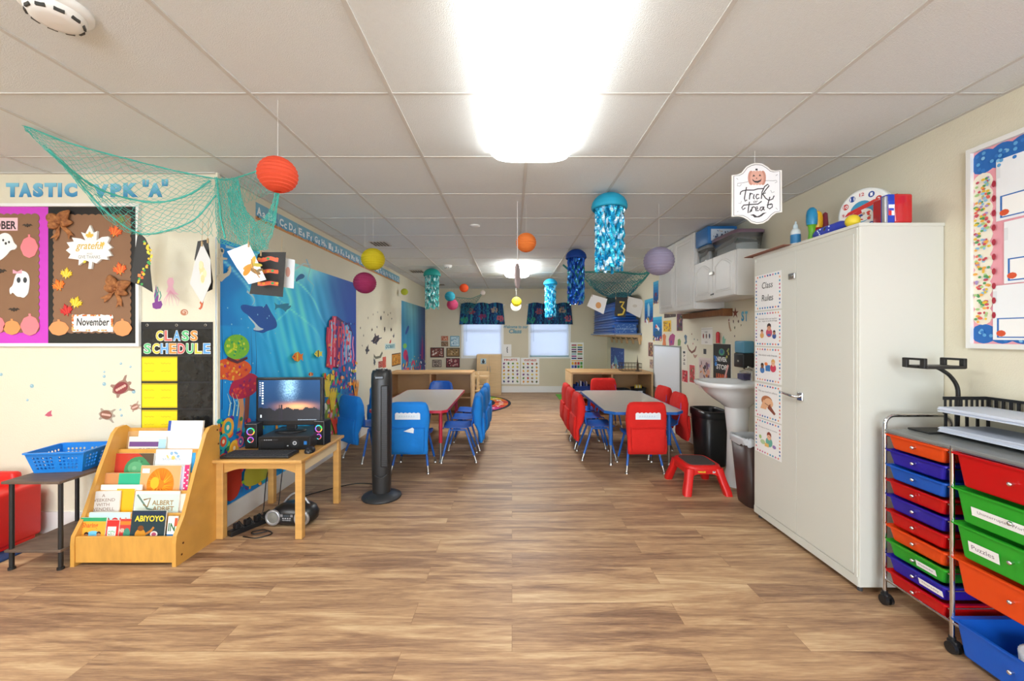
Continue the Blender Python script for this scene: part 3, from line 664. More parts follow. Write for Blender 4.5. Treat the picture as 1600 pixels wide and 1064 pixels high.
# ---------- tower fan
tf = thing('tower_fan', 'tall black tower fan standing between desk and blue chairs', 'fan', (-1.04, 3.27, 0), R(12))
m = MB(); m.lathe([(0.0001, 0), (.15, 0), (.155, .008), (.15, .018), (.11, .035), (.075, .05), (.0001, .052)], n=40); obj('base', m, DGREY, tf)
m = MB(); m.rings([(0, 0, .045, .07, .07), (0, 0, .1, .072, .07), (0, 0, .25, .076, .074), (0, 0, .93, .08, .078), (0, .005, .985, .078, .075), (0, .015, 1.012, .07, .062)], 36, 2.5); obj('housing', m, mat('fan_black', '#232425', .38), tf)
m = MB(); m.rbox(.0, -.086, .26, .055, -.06, .9, .008); gr = obj('grille_frame', m, BLACKP, tf)
m = MB()
for k in range(42): m.box(.006, -.0885, .275+k*.0146, .049, -.085, .281+k*.0146)
obj('grille_slats', m, DGREY, gr)
m = MB(); m.rings([(0, .005, 1.0, .05, .04), (0, .008, 1.022, .045, .034)], 20, 2.4); obj('control_top', m, BLACKP, tf)
for x in (-.03, -.01, .012, .032):
    m = MB(); m.tube([(x, .005, 1.02), (x, .006, 1.027)], .006, 10); obj('button', m, mat('silver_plastic'), tf)
m = MB(); m.rbox(-.045, -.083, .95, .02, -.07, .972, .004); obj('display_window', m, mat('display_dark', '#0c0d10', .1), tf)
m = MB(); m.tube([(-.045+.09*k/10, -.074-.012*math.sin(math.pi*k/10), .2-.02*math.sin(math.pi*k/10)) for k in range(11)], .004, 6); obj('trim_line', m, DGREY, tf)

cord(tf, [(-1.02, 3.36, .012), (-1.1, 3.5, .005), (-1.35, 3.55, .005), (-1.6, 3.35, .005), (-1.72, 3.15, .005), (-1.78, 2.95, .005), (-1.77, 2.85, .03)], .004)
cord(mo, [(-1.80, 3.08, .52), (-1.86, 3.2, .42), (-1.87, 3.12, .2), (-1.82, 3.0, .02), (-1.76, 2.86, .04)], .0035)
cord(pc, [(-1.75, 3.12, .53), (-1.78, 3.235, .45), (-1.8, 3.2, .18), (-1.74, 3.05, .02), (-1.70, 2.92, .02), (-1.75, 2.83, .04)], .0035)
cord(bo, [(-1.72, 2.62, .004), (-1.62, 2.6, .004), (-1.56, 2.66, .004), (-1.64, 2.71, .004), (-1.70, 2.68, .004), (-1.66, 2.64, .010), (-1.60, 2.68, .010)], .004)
# ---------- child chairs
COVB = mat('blue_chair_fabric', '#1583dc', .9, noise=.15, nscale=6, bump=.8, bscale=16)
COVR = mat('red_chair_fabric', '#dd2018', .9, noise=.15, nscale=6, bump=.8, bscale=16)
def make_chair(label, cover, tagged, group, bare=False):
    t = thing('child_chair', label, 'chair', group=group)
    G = []
    prof = [(.165, .315), (.15, .335), (.08, .332), (0, .326), (-.08, .33), (-.135, .345), (-.165, .39), (-.18, .46), (-.192, .54), (-.203, .62), (-.207, .648)]
    wd_ = [.13, .155, .17, .172, .165, .155, .155, .168, .172, .15, .11]
    for (y, z), w in zip(prof, wd_):
        row = []
        for k in range(9):
            u = -1+2*k/8; cz = .018*u*u if z < .36 else 0; cy = .03*u*u if z >= .36 else 0
            row.append((w*u, y+cy, z+cz))
        G.append(row)
    m = MB(); m.grid(G, thick=.006); obj('seat_shell', m, BLUESH, t)
    for sx in (-1, 1):
        for (y0, y1) in ((.09, .17), (-.07, -.18)):
            a = Vector((sx*.12, y0, .325)); b = Vector((sx*.175, y1, .012)); m = MB(); m.tube([a, a.lerp(b, .82)], .0115, 8)
            l = obj('leg', m, BLUEMET, t); m = MB(); m.tube([a.lerp(b, .8), b], .0105, 8); m.tube([b, (b.x, b.y, 0)], [.014, .017], 10); g_ = obj('glide', m, STEEL, l); g_['label'] = 'silver leg tip and glide'
    m = MB(); m.tube([(-.12, .09, .32), (-.12, -.07, .32)], .01, 8); m.tube([(.12, .09, .32), (.12, -.07, .32)], .01, 8); m.tube([(-.12, 0, .318), (.12, 0, .318)], .01, 8); obj('under_frame', m, BLUEMET, t)
    if not bare:
        L = [(0, -.225, .195, .168, .01), (0, -.228, .2, .178, .022), (0, -.23, .24, .183, .03), (0, -.226, .31, .18, .028), (0, -.2, .39, .18, .05), (0, -.192, .5, .188, .06), (0, -.196, .58, .186, .052), (0, -.2, .64, .174, .044), (0, -.202, .666, .155, .03), (0, -.204, .674, .12, .008)]
        m = MB(); m.rings(L, 36, 3.2)
        cm = COVB if cover == 'b' else COVR
        for i, v in enumerate(m.v):       # soft creases
            x, y, z = v; m.v[i] = (x, y+.004*math.sin(31*x+17*z)-.003*math.sin(60*z+9*x), z)
        c = obj('seat_back_cover', m, cm, t)
        m = MB(); m.rings([(0, -.247, .215, .14, .008), (0, -.252, .23, .152, .018), (0, -.255, .33, .155, .02), (0, -.25, .43, .155, .016), (0, -.247, .445, .155, .011)], 30, 4.5); obj('pocket', m, cm, c)
        m = MB(); m.tube([(-.15, -.268, .438), (0, -.267, .443), (.15, -.268, .438)], .003, 6); obj('pocket_hem', m, cm, c)
        if tagged:
            S = Sheet(t=.002, col='#e8eef4', poly=[(-.115, -.03), (.115, -.03), (.115, .022)]+[(.115-.23*k/24, .026+.008*abs(math.sin(math.pi*k/4))) for k in range(1, 24)]+[(-.115, .022)])
            S.rect(-.1, -.022, .1, .014, '#dfe9f2')
            x = -.08
            for q in range(7): S.stroke([(x+.022*q, -.01), (x+.022*q+.006, .006), (x+.022*q+.012, -.008)], .003, '#9fb0c8')
            o = obj('name_tag', S, PRINT, c); o.matrix_local = Matrix.Translation((0, -.2535 if True else 0, .55)) @ Matrix.Rotation(R(90), 4, 'X')
            if cover == 'b':
                S = Sheet(t=.002, col='#f2f4f6', poly=[(-.05, -.012), (.04, -.03), (.045, .01), (.03, .022)]); o = obj('paper_slip', S, PRINT, c); o.matrix_local = Matrix.Translation((.02, -.278, .43)) @ Matrix.Rotation(R(90), 4, 'X')
    return t
def table(x, y, edge, label, name='activity_table', cham=.09):
    t = thing(name, label, 'table', (x, y, 0), group='grey topped activity tables'); w, l = .38, .775
    P = [(-w+cham, -l), (w-cham, -l), (w, -l+cham), (w, l-cham), (w-cham, l), (-w+cham, l), (-w, l-cham), (-w, -l+cham)]
    m = MB(); m.prism(P, .538, .5605, 'z'); obj('tabletop', m, GREYTOP, t)
    e = MB(); Q = [(u*1.008, v*1.004) for u, v in P]; n = 8
    for i in range(n):
        a, b = Q[i], Q[(i+1) % n]; c, d = P[i], P[(i+1) % n]
        e.add([(*a, .536), (*b, .536), (*b, .5615), (*a, .5615), (c[0]*.99, c[1]*.995, .5615), (d[0]*.99, d[1]*.995, .5615), (c[0]*.97, c[1]*.985, .536), (d[0]*.97, d[1]*.985, .536)], [(0, 1, 2, 3), (3, 2, 5, 4), (1, 0, 6, 7)])
    ed = obj('edge_band', e, edge, t)
    for sx in (-1, 1):
        for sy in (-1, 1):
            X, Y = sx*.29, sy*.58; m = MB(); m.tube([(X, Y, .2), (X, Y, .537)], .019, 14); lg = obj('leg', m, edge, t)
            m = MB(); m.tube([(X, Y, .02), (X, Y, .205)], .0125, 12); m.tube([(X, Y, 0), (X, Y, .02)], [.02, .014], 14); q = obj('leg_insert', m, STEEL, lg); q['label'] = 'chrome lower leg and glide'
    for yy in (-.6, .57): obj('apron', bx(-.3, yy, .515, .3, yy+.03, .537), edge, t)
    return t
table(-1.015, 4.74, mat('red_edge', '#c8283e', .35), 'grey topped activity table with a red edge and red legs', cham=.05)
table(1.275, 4.66, mat('blue_edge', '#1d5fae', .35), 'grey topped activity table with a blue edge and blue legs')
GB, GR = 'blue covered child chairs at the red edged table', 'red covered child chairs at the blue edged table'
c0 = make_chair('blue covered chair with a white name tag, at near end of the red edged table', 'b', True, GB); c0.location = (-.955, 4.0, 0)
bA = make_chair('nearest blue covered chair on the right side of the red edged table', 'b', False, GB); bA.location = (-.555, 4.32, 0); bA.rotation_euler = (0, 0, R(94))
dup(bA, (-.535, 4.76, 0), R(88), 'middle blue covered chair on the right side of the red edged table')
dup(bA, (-.53, 5.2, 0), R(90), 'farthest blue covered chair on the right side of the red edged table')
dup(bA, (-1.53, 4.36, 0), R(-38), 'blue covered chair by the ocean mural, left of the tower fan')
dup(bA, (-1.5, 5.12, 0), R(-85), 'blue covered chair on the far left side of the red edged table')
bb_ = make_chair('bare blue plastic chair at the far end of the red edged table', 'b', False, GB, bare=True); bb_.location = (-1.0, 5.6, 0); bb_.rotation_euler = (0, 0, R(180))
r0 = make_chair('red covered chair with a white name tag, at near end of the blue edged table', 'r', True, GR); r0.location = (1.245, 4.0, 0)
rA = make_chair('nearest red covered chair on the left side of the blue edged table', 'r', False, GR); rA.location = (.905, 4.40, 0); rA.rotation_euler = (0, 0, R(-90))
dup(rA, (.895, 4.83, 0), R(-90), 'middle red covered chair on the left side of the blue edged table')
dup(rA, (.9, 5.26, 0), R(-90), 'farthest red covered chair on the left side of the blue edged table')
dup(rA, (1.60, 4.42, 0), R(86), 'nearest red covered chair between the blue edged table and the right wall')
dup(rA, (1.65, 4.98, 0), R(92), 'farther red covered chair between the blue edged table and the right wall')
dup(rA, (1.32, 5.72, 0), R(180), 'red covered chair at the far end of the blue edged table')

# ---------- low shelves
def low_shelf(x0, x1, y0, y1, h, label, mid=True):
    t = thing('storage_shelf', label, 'shelf unit', ((x0+x1)/2, (y0+y1)/2, 0), group='low maple shelf units'); w, d = (x1-x0)/2, (y1-y0)/2
    obj('top_panel', MB().rbox(-w, -d, h-.03, w, d, h, .004), WOODS, t)
    for sx in (-1, 1): obj('side_panel', MB().rbox(sx*w-(.025 if sx > 0 else 0), -d, 0, sx*w+(0 if sx > 0 else .025), d, h-.03, .003), WOODP, t)
    obj('divider', bx(-.012, -d+.01, .06, .012, d-.02, h-.03), WOODS, t)
    obj('shelf_board', bx(-w+.025, -d+.008, .34, w-.025, d-.02, .36), WOODS, t)
    obj('bottom_board', bx(-w+.025, -d+.008, .06, w-.025, d-.02, .085), WOODS, t)
    obj('plinth', bx(-w+.025, -d+.02, 0, w-.025, -d+.035, .06), WOODS, t)
    obj('back_panel', bx(-w+.025, d-.02, .0, w-.025, d-.008, h-.03), WOODS, t)
    return t
low_shelf(-1.86, -.60, 6.16, 6.6, .735, 'low maple shelf unit behind the red edged table')
low_shelf(.89, 2.125, 6.16, 6.84, .735, 'low maple shelf unit behind the blue edged table')
def bin_(x, y, z, w, d, h, col, name, label, group='bins and boxes in the right shelf unit'):
    m = MB(); m.rings([(0, 0, 0, w*.44, d*.44), (0, 0, h, w*.5, d*.5), (0, 0, h, w*.47, d*.47), (0, 0, .01, w*.41, d*.41)], 24, 6)
    t = thing(name, label, 'bin', (x, y, z), group=group); obj('bin_body', m, mat('bin_'+col[1:], col, .4), t)
    r_ = MB(); r_.rings([(0, 0, h-.01, w*.5, d*.5), (0, 0, h-.01, w*.52, d*.52), (0, 0, h+.003, w*.52, d*.52), (0, 0, h+.003, w*.48, d*.48)], 24, 6, cap=False); obj('rim', r_, mat('bin_'+col[1:]), t); return t
bin_(1.07, 6.33, .36, .28, .28, .16, '#1c3f8c', 'storage_bin', 'dark blue bin in the upper left cubby of the right shelf')
for k, (c, hh) in enumerate((('#2f6ac0', .19), ('#d8e0ea', .22), ('#3a4fa8', .2), ('#c9ccd6', .21))):
    m = MB(); m.box(1.0+k*.045, 6.25, .371, 1.012+k*.045, 6.42, .371+hh); obj('folder', m, mat('folder_'+c[1:], c, .6), label=['mid blue', 'white', 'indigo', 'pale grey'][k]+' folder standing in the dark blue bin', cat='folder', group='folders in the blue bin')
S = Sheet(.09, .07, '#e8ecf0', .002); S.rect(-.035, -.025, .0, .02, '#5a7fb0'); S.rect(.005, -.02, .035, .01, '#b0623a'); S.mw = Plane((0, 6.18, 0), (1, 0, 0)).mat(1.0, .42); put(S, 'bin_label', 'small picture label on the front of the dark blue bin', 'label card')
bin_(1.04, 6.33, .085, .24, .28, .17, '#e8591c', 'storage_bin', 'orange bin in the lower left cubby of the right shelf')
bin_(1.66, 6.35, .36, .3, .3, .1, '#3f4648', 'storage_bin', 'dark grey tray with small toys in the upper right cubby')
for k in range(4):
    m = MB(); m.lathe([(.0001, 0), (.014, 0), (.014, .05), (.009, .065), (.004, .08), (.0001, .08)], n=10); o = obj('glue_stick', m, mat('orange_plastic', '#f0932a', .4), loc=(1.55+k*.03, 6.3, .372), label='small orange capped stick standing in the grey tray', cat='glue stick', group='orange sticks in the grey tray')
cr_ = bin_(1.94, 6.30, .36, .2, .2, .13, '#16181a', 'crayon_box', 'black box with a white label and pointed yellow crayons')
for k in range(5):
    m = MB(); m.lathe([(.0001, 0), (.011, 0), (.011, .14), (.003, .165), (.0001, .165)], n=8); obj('crayon', m, mat('crayon_%d' % (k % 2), ['#e8c83a', '#e9e2c0'][k % 2], .5), loc=(1.89+k*.022, 6.28, .372), label='large %s crayon standing in the black box, %s' % (['yellow', 'cream'][k % 2], ['leftmost', 'second from left', 'middle one', 'fourth from left', 'rightmost'][k]), cat='crayon', group='crayons in the black box')
S = Sheet(.07, .06, '#dfe4e8', .002); S.rect(-.02, -.015, .02, .012, '#8aa0b8'); S.mw = Plane((0, 6.195, 0), (1, 0, 0)).mat(1.94, .42); put(S, 'bin_label', 'white label on the front of the black crayon box', 'label card')
wb = thing('wire_basket', 'dark wire basket on top of the right shelf', 'basket', (1.85, 6.42, .736))
m = MB(); w, d, h = .15, .11, .12
for z in (.004, .06, h): m.tube([(-w, -d, z), (w, -d, z), (w, d, z), (-w, d, z)], .004, 6, closed=True)
for k in range(7):
    u = -w+2*w*k/6; m.tube([(u, -d, 0.004), (u, -d, h)], .002, 4); m.tube([(u, d, 0.004), (u, d, h)], .002, 4); m.tube([(u, -d, .004), (u, d, .004)], .002, 4)
for k in range(1, 5):
    v = -d+2*d*k/5; m.tube([(-w, v, 0.004), (-w, v, h)], .002, 4); m.tube([(w, v, 0.004), (w, v, h)], .002, 4)
obj('wire_frame', m, mat('bronze_wire', '#4a3a30', .5, metal=.5), wb)
m = MB(); m.lathe([(.035, 0), (.035, .01), (.016, .02), (.012, .09), (.02, .1), (.012, .11), (.005, .2), (.0001, .26)], n=12, c=(0, 0, 0)); obj('tower_ornament', m, mat('bronze_wire'), loc=(1.93, 6.30, .736), label='slim dark tower ornament beside the wire basket', cat='ornament')
# items on left shelf / behind: toy refrigerator, wooden chair, highchair
tc_ = thing('toy_cupboard', 'pale wooden play kitchen cupboard under the left window', 'cupboard', (-.5, 9.06, 0))
obj('body', bx(-.265, -.19, 0, .265, .2, .875), WOODP, tc_)
for sx in (-1, 1):
    d_ = obj('door', MB().rbox(-.262 if sx < 0 else .004, -.208, .03, -.004 if sx < 0 else .262, -.19, .87, .004), WOODP, tc_)
    m = MB(); m.tube([(sx*.03, -.225, .5), (sx*.03, -.225, .62)], .006, 8); m.tube([(sx*.03, -.225, .5), (sx*.03, -.208, .5)], .005, 6); m.tube([(sx*.03, -.225, .62), (sx*.03, -.208, .62)], .005, 6); obj('handle', m, STEEL, d_)
S = Sheet(.12, .12, '#a8c0c8', .002); S.ell(0, -.01, .03, .035, '#2a3038'); S.ell(0, .03, .015, .015, '#2a3038'); S.rect(-.05, -.055, .05, -.042, '#5a7a88'); S.mw = Plane((0, 8.851, 0), (1, 0, 0)).mat(-.62, .73); put(S, 'picture_card', 'small grey blue card on the left door of the play cupboard', 'picture card')
hc = thing('wooden_high_chair', 'pale wooden doll high chair with a square seat on the round rug', 'high chair', (-.59, 7.8, 0), R(0))
for sx in (-1, 1):
    for sy in (-1, 1): obj('leg', MB().rbox(sx*.13-.018, sy*.12-.018, 0, sx*.13+.018, sy*.12+.018, .54 if sy < 0 else .6, .003), WOODP, hc)
obj('tray', MB().rbox(-.16, -.16, .5, .16, .02, .53, .005), WOODP, hc); obj('seat', bx(-.13, -.1, .33, .13, .12, .35), WOODP, hc)
for z in (.12, .25):
    obj('rail', bx(-.13, .115, z, .13, .13, z+.03), WOODP, hc)
obj('backrest', MB().rbox(-.14, .1, .45, .14, .125, .6, .004), WOODP, hc)
wc = thing('wooden_chair', 'small pale wooden chair between the left shelf and the doll high chair', 'chair', (-.72, 7.35, 0), R(90))
for sx in (-1, 1):
    for sy in (-1, 1): obj('leg', MB().rbox(sx*.11-.015, sy*.11-.015, 0, sx*.11+.015, sy*.11+.015, .3 if sy > 0 else .3, .003), WOODP, wc)
    obj('back_post', MB().rbox(sx*.11-.015, -.125, .3, sx*.11+.015, -.095, .62, .003), WOODP, wc)
obj('seat', MB().rbox(-.14, -.14, .3, .14, .14, .32, .004), WOODP, wc)
for z in (.4, .5, .58): obj('slat', bx(-.11, -.118, z, .11, -.1, z+.045), WOODP, wc)
# round alphabet rug
def rug():
    cx, cy, rx, ry = -1.02, 7.75, 1.0, 1.12; S = Sheet(t=.008, col='#1b2030', edge='#15181f', poly=[(rx*math.cos(2*math.pi*k/64), ry*math.sin(2*math.pi*k/64)) for k in range(64)])
    pal = ['#d83a2a', '#e8792a', '#eac22e', '#8ac23a', '#1f9a72', '#1f8fb8', '#6a3aa0', '#c03080']
    n = 26
    for k in range(n):
        a0, a1 = 2*math.pi*k/n+.01, 2*math.pi*(k+1)/n-.01; P = []
        for q in range(5): a = a0+(a1-a0)*q/4; P.append((rx*.95*math.cos(a), ry*.95*math.sin(a)))
        for q in range(4, -1, -1): a = a0+(a1-a0)*q/4; P.append((rx*.7*math.cos(a), ry*.7*math.sin(a)))
        S.poly(P, pal[k % 8]); am = (a0+a1)/2; L = 'ABCDEFGHIJKLMNOPQRSTUVWXYZ'[k]
        S.text(L, rx*.82*math.cos(am)-.05, ry*.82*math.sin(am)-.06, rx*.82*math.cos(am)+.05, ry*.82*math.sin(am)+.06, '#f4f4ee', .02)
    S.ell(0, 0, rx*.64, ry*.64, '#1d2f78', 48)
    for k in range(14):
        a = 2*math.pi*k/14; S.stroke([(rx*.35*math.cos(a), ry*.35*math.sin(a)), (rx*.58*math.cos(a), ry*.58*math.sin(a))], .05, '#e8ecf4')
    o = obj('round_rug', S, CLOTH, loc=(cx, cy, 0.0005), label='round navy alphabet rug with a rainbow ring', cat='rug')
rug()
S = Sheet(t=.008, col='#5fae3c', edge='#3f7a2a', poly=[(-.55, -.9), (.55, -.9), (.55, .9), (-.55, .9)])
for _ in range(150): S.ell(random.uniform(-.5, .5), random.uniform(-.86, .86), .03, .03, rc(['#8fd05a', '#3f8f2c', '#b8e07a', '#2f7a2a']), 7)
obj('green_rug', S, CLOTH, loc=(1.5, 8.02, .0005), label='green patterned rug behind the right shelf', cat='rug')
# ============================================================ LEFT AND BACK WALL DECORATION, HANGING THINGS
def scallop(x0, y0, x1, y1, step, amp):
    P = []
    def side(ax, ay, bx2, by, nx, ny):
        L = math.hypot(bx2-ax, by-ay); n = max(1, int(round(L/step)))
        for i in range(n):
            for k in range(4):
                t = (i+k/4)/n; b = abs(math.sin(math.pi*(k/4)))*amp; P.append((ax+(bx2-ax)*t+nx*b, ay+(by-ay)*t+ny*b))
    side(x0, y0, x1, y0, 0, -1); side(x1, y0, x1, y1, 1, 0); side(x1, y1, x0, y1, 0, 1); side(x0, y1, x0, y0, -1, 0); return P
# ---------- big bulletin board on the front left wall
bo_o = (-3.1, 1.67); BM = WF.mat(bo_o[0], bo_o[1], 0.0006)
bd = thing('bulletin_board', 'long bulletin board with October and November panels left of the class schedule', 'bulletin board', mw=BM)
def Fb(px, py): u, v = WF.uv(px, py); return (u-bo_o[0], v-bo_o[1])
L_, T_ = Fb(-160, 319); R_, B_ = Fb(221, 541)
for nm, a in (('frame_rail', (L_, T_-.02, R_, T_)), ('frame_rail', (L_, B_, R_, B_+.02)), ('frame_stile', (R_-.02, B_+.02, R_, T_-.02)), ('frame_stile', (L_, B_+.02, L_+.02, T_-.02))):
    obj(nm, bx(a[0], a[1], 0, a[2], a[3], .02), WHITE, bd)
a = Fb(77, 319)[0]
def panel(x0, x1, y0, y1, bcol, label, inner):
    m = MB(); m.box(x0, y0, 0, x1, y1, .006, bcol); o = obj('border_backing', m, GLOSS if bcol == '#1c1c1e' else PRINT, bd); o['label'] = label
    Q = scallop(*inner, .045, .009); S = Sheet(t=.002, col='#8d6a4e', edge='#7a5a40', poly=ccw(Q)); p = obj('brown_paper', S, mat('kraft_paper', '#8a664b', .8, noise=.06, nscale=8), o); p.location = (0, 0, .0065); p['label'] = 'brown kraft paper with scalloped edge'
panel(L_+.02, a, B_+.02, T_-.02, '#c83fc0', 'magenta border', (L_+.08, Fb(0, 518)[1], Fb(62, 0)[0], Fb(0, 336)[1]))
panel(a, R_-.02, B_+.02, T_-.02, '#1c1c1e', 'glossy black border', (Fb(87, 0)[0], Fb(0, 519)[1], Fb(205, 0)[0], Fb(0, 337)[1]))
ZB = .0105
def pinned(name, label, cat, pts, col, group=None, t=.002, extra=None, off=ZB, rel=True):
    if name == 'paper_ghost': pts = chaikin(pts)
    S = shape_on(WF, pts, col, t, off=off)
    if extra: extra(S)
    return put(S, name, label, cat, group)
def leafc(cx, cy, r, a, col, col2, label):
    r *= 1.45; P = [(cx+r*x, cy-r*y) for x, y in rot2(leaf_pts(), a)]
    def ex(S):
        for i in range(3): q = rot2([(0, -.4), (.22*(i-1)*1.6, .3)], a, r); S.stroke([S.P(cx+u, cy-v) for u, v in q], .003, col2)
    pinned('paper_leaf', label, 'leaf', P, col, 'fabric autumn leaves on the November board', .004, ex)
leafc(183, 362, 15, -.3, '#d8561c', '#f09a3a', 'orange maple leaf at the upper right of the November board')
leafc(190, 421, 15, .2, '#dc5a1e', '#f2a040', 'orange maple leaf at the right edge, above the lower ribbon bow')
leafc(107, 428, 13, -.1, '#e8c22a', '#f6e27a', 'yellow maple leaf just above an orange one at the left of the November board')
leafc(95, 446, 14, .4, '#e07020', '#f4a848', 'orange maple leaf at the left edge of the November board')
leafc(122, 473, 14, -.3, '#e4c024', '#f4e070', 'yellow maple leaf above the red leaf on the November board')
leafc(107, 485, 14, .3, '#c42026', '#e05040', 'red maple leaf on the November board')
leafc(192, 344, 10, 1.2, '#6a7a30', '#8a9a48', 'small green leaf under the net at the top right of the November board')
P = [(x/4.257, 310+y/4.257) for x, y in ((622, 182), (645, 235), (670, 222), (665, 285), (700, 262), (742, 258), (750, 272), (736, 300), (768, 330), (742, 347), (767, 385), (732, 392), (742, 412), (695, 408), (662, 437), (637, 425), (632, 472), (610, 472), (616, 425), (592, 415), (546, 449), (548, 412), (478, 402), (494, 375), (463, 350), (488, 330), (468, 298), (515, 292), (503, 266), (560, 272), (592, 285), (563, 230), (592, 240))]
def ex(S):
    def T(t, x0, y0, x1, y1, c, **k): a_, b_ = S.P(x0, y0), S.P(x1, y1); S.text(t, a_[0], a_[1], b_[0], b_[1], c, **k)
    T('grateful', 124, 394, 168, 379, '#cfa83c', bold=.01, shear=.3); T('AND', 141, 399, 150, 396, '#8a8a86'); T('GIVE THANKS', 128, 405, 162, 400, '#8a8a86', bold=.01)
    c = S.P(145.5, 369); S.poly(rot2(leaf_pts(), 0, .055, *c), '#e0b848'); c = S.P(165, 383); S.poly(rot2(leaf_pts(), .5, .04, *c), '#e8b850'); c = S.P(138, 410); S.poly(rot2(leaf_pts(), .5, .025, *c), '#e0d048')
pinned('leaf_sign', 'large white maple leaf sign lettered be grateful on the November board', 'sign', P, '#f1eee8', None, .012, ex)
def bow(cx, cy, s, label, a0=0.0):
    c = WF.uv(cx, cy); M_ = WF.mat(c[0], c[1], ZB) @ Matrix.Rotation(a0, 4, 'Z')
    t = thing('ribbon_bow', label, 'bow', mw=M_, group='plaid ribbon bows on the November board')
    cm = mat('plaid_ribbon', '#b87a44', .8, noise=.45, nscale=45, col2='#7a4422')
    for ang, ln in ((.75, 1.0), (2.35, 1.0), (-.15, .8), (3.3, .8)):
        G = []
        for i in range(11):
            k = i/10; d = ln*s*.12*k; ww = s*(.008+.034*math.sin(math.pi*min(1, k**.8)))*ln; row = []
            for q in range(7):
                v = -1+q/3; z = .008+.032*s*math.sin(math.pi*k)*(1-.55*v*v)+.004*math.sin(9*v+3*k); row.append((d*math.cos(ang)-ww*v*math.sin(ang), d*math.sin(ang)+ww*v*math.cos(ang), z))
            G.append(row)
        m = MB(); m.grid(G, thick=.0015); obj('loop', m, cm, t)
    for ang, ln in ((4.15, 1.25), (5.2, 1.3)):
        G = []
        for i in range(9):
            k = i/8; d = ln*s*.11*k; ww = s*(.01+.014*k); row = []
            for q in range(5):
                v = -1+q/2; e = (.02*s*(1-abs(v)) if i == 8 else 0); row.append(((d-e)*math.cos(ang)-ww*v*math.sin(ang), (d-e)*math.sin(ang)+ww*v*math.cos(ang), .006+.006*math.sin(8*k)))
            G.append(row)
        m = MB(); m.grid(G, thick=.0015); obj('tail', m, cm, t)
    m = MB(); m.sphere((0, 0, .02), .016*s, 12, 8); obj('knot', m, cm, t)
bow(99, 350, .85, 'brown plaid ribbon bow at the top left of the November board', .2); bow(186, 452, .85, 'brown plaid ribbon bow at the lower right of the November board', -.3)
def rr(x0, y0, x1, y1): return [(x0, y0), (x1, y0), (x1, y1), (x0, y1)]
def jag(x0, y0, x1, y1, s=3, a=1.0):
    random.seed(3); P = []; n = int((x1-x0)/s)
    for i in range(n): P.append((x0+s*i, y0+random.uniform(-a, a)))
    for i in range(int((y1-y0)/s)): P.append((x1+random.uniform(-a, a), y0+s*i))
    for i in range(n): P.append((x1-s*i, y1+random.uniform(-a, a)))
    for i in range(int((y1-y0)/s)): P.append((x0+random.uniform(-a, a), y1-s*i))
    return P
def ex(S):
    a_, b_ = S.P(123, 509), S.P(174, 497)
    for i in range(46):
        e = random.choice(((random.uniform(117, 178), random.choice((493, 516))), (random.choice((117, 178)), random.uniform(493, 516)))); c = S.P(*e); S.ell(c[0], c[1], .008, .006, rc(['#e08a3a', '#c8642a', '#e8b06a']), 6)
    S.text('November', a_[0], a_[1], b_[0], b_[1], '#1e1c1c', bold=.012, shear=.12)
pinned('month_card', 'white card reading November with an orange leaf border', 'card', jag(116, 492, 179, 518), '#f3f1ee', None, .002, ex)
def ex(S): a_, b_ = S.P(-36, 359), S.P(29, 346); S.text('OCTOBER', a_[0], a_[1], b_[0], b_[1], '#2a2226', bold=.03)
pinned('month_card', 'pink card reading October, cut by the left edge of the photo', 'card', rr(-42, 341, 31, 361), '#f0c4cc', None, .002, ex)
def pumpkin(cx, cy, rx, ry, col, label):
    P = [(cx+rx*(1+.05*math.cos(6*a))*math.cos(a), cy+ry*(1+.03*math.cos(8*a))*math.sin(a)) for a in [2*math.pi*k/28 for k in range(28)]]
    i = 21; P[i:i+1] = [(cx-rx*.12, cy-ry), (cx-rx*.15, cy-ry*1.25), (cx+rx*.1, cy-ry*1.25), (cx+rx*.12, cy-ry)]
    pinned('paper_pumpkin', label, 'pumpkin', P, col, 'paper pumpkins on the bulletin board')
pumpkin(49, 387, 13, 16, '#ee8088', 'pink paper pumpkin high on the October panel')
pumpkin(50, 509, 14, 15, '#ee8088', 'pink paper pumpkin at the bottom right of the October panel')
pumpkin(22, 512, 13, 11, '#e29458', 'orange paper pumpkin between two pink ones at the bottom of the October panel')
pumpkin(-1, 508, 12, 13, '#ee8088', 'pink paper pumpkin at the very bottom left corner of the photo frame')
pumpkin(95, 513, 15, 11, '#e2945c', 'orange paper pumpkin at the bottom left of the November board')
pumpkin(194, 513, 14, 12, '#e2945c', 'orange paper pumpkin at the bottom right of the November board')
def ex(S):
    for x, y in ((33, 438), (43, 438)): c = S.P(x, y); S.ell(c[0], c[1], .013, .019, '#3a4046', 12)
    c = S.P(31, 425); S.poly([(c[0]-.03, c[1]-.012), (c[0]-.03, c[1]+.015), (c[0], c[1]), (c[0]+.03, c[1]+.015), (c[0]+.03, c[1]-.012)], '#e8a0b0')
pinned('paper_ghost', 'white paper ghost with a pink bow and oval eyes', 'ghost', [(23, 456), (20, 462), (18, 451), (24, 447), (27, 432), (32, 425), (40, 423), (48, 428), (50, 440), (48, 458), (44, 463), (40, 466), (36, 464), (30, 464)], '#efefec', None, .003, ex)
def ex(S):
    for x, y, r in ((9, 376, .007), (18, 379, .007), (13, 381, .008)): c = S.P(x, y); S.ell(c[0], c[1], r, r*1.2, '#2a2c30', 10)
pinned('paper_ghost', 'white paper ghost leaning out with one raised arm, near the October card', 'ghost', [(-20, 405), (-12, 385), (0, 372), (5, 366), (14, 364), (22, 370), (25, 380), (31, 385), (27, 391), (20, 391), (14, 400), (2, 409), (-12, 412)], '#efefec', None, .003, ex)
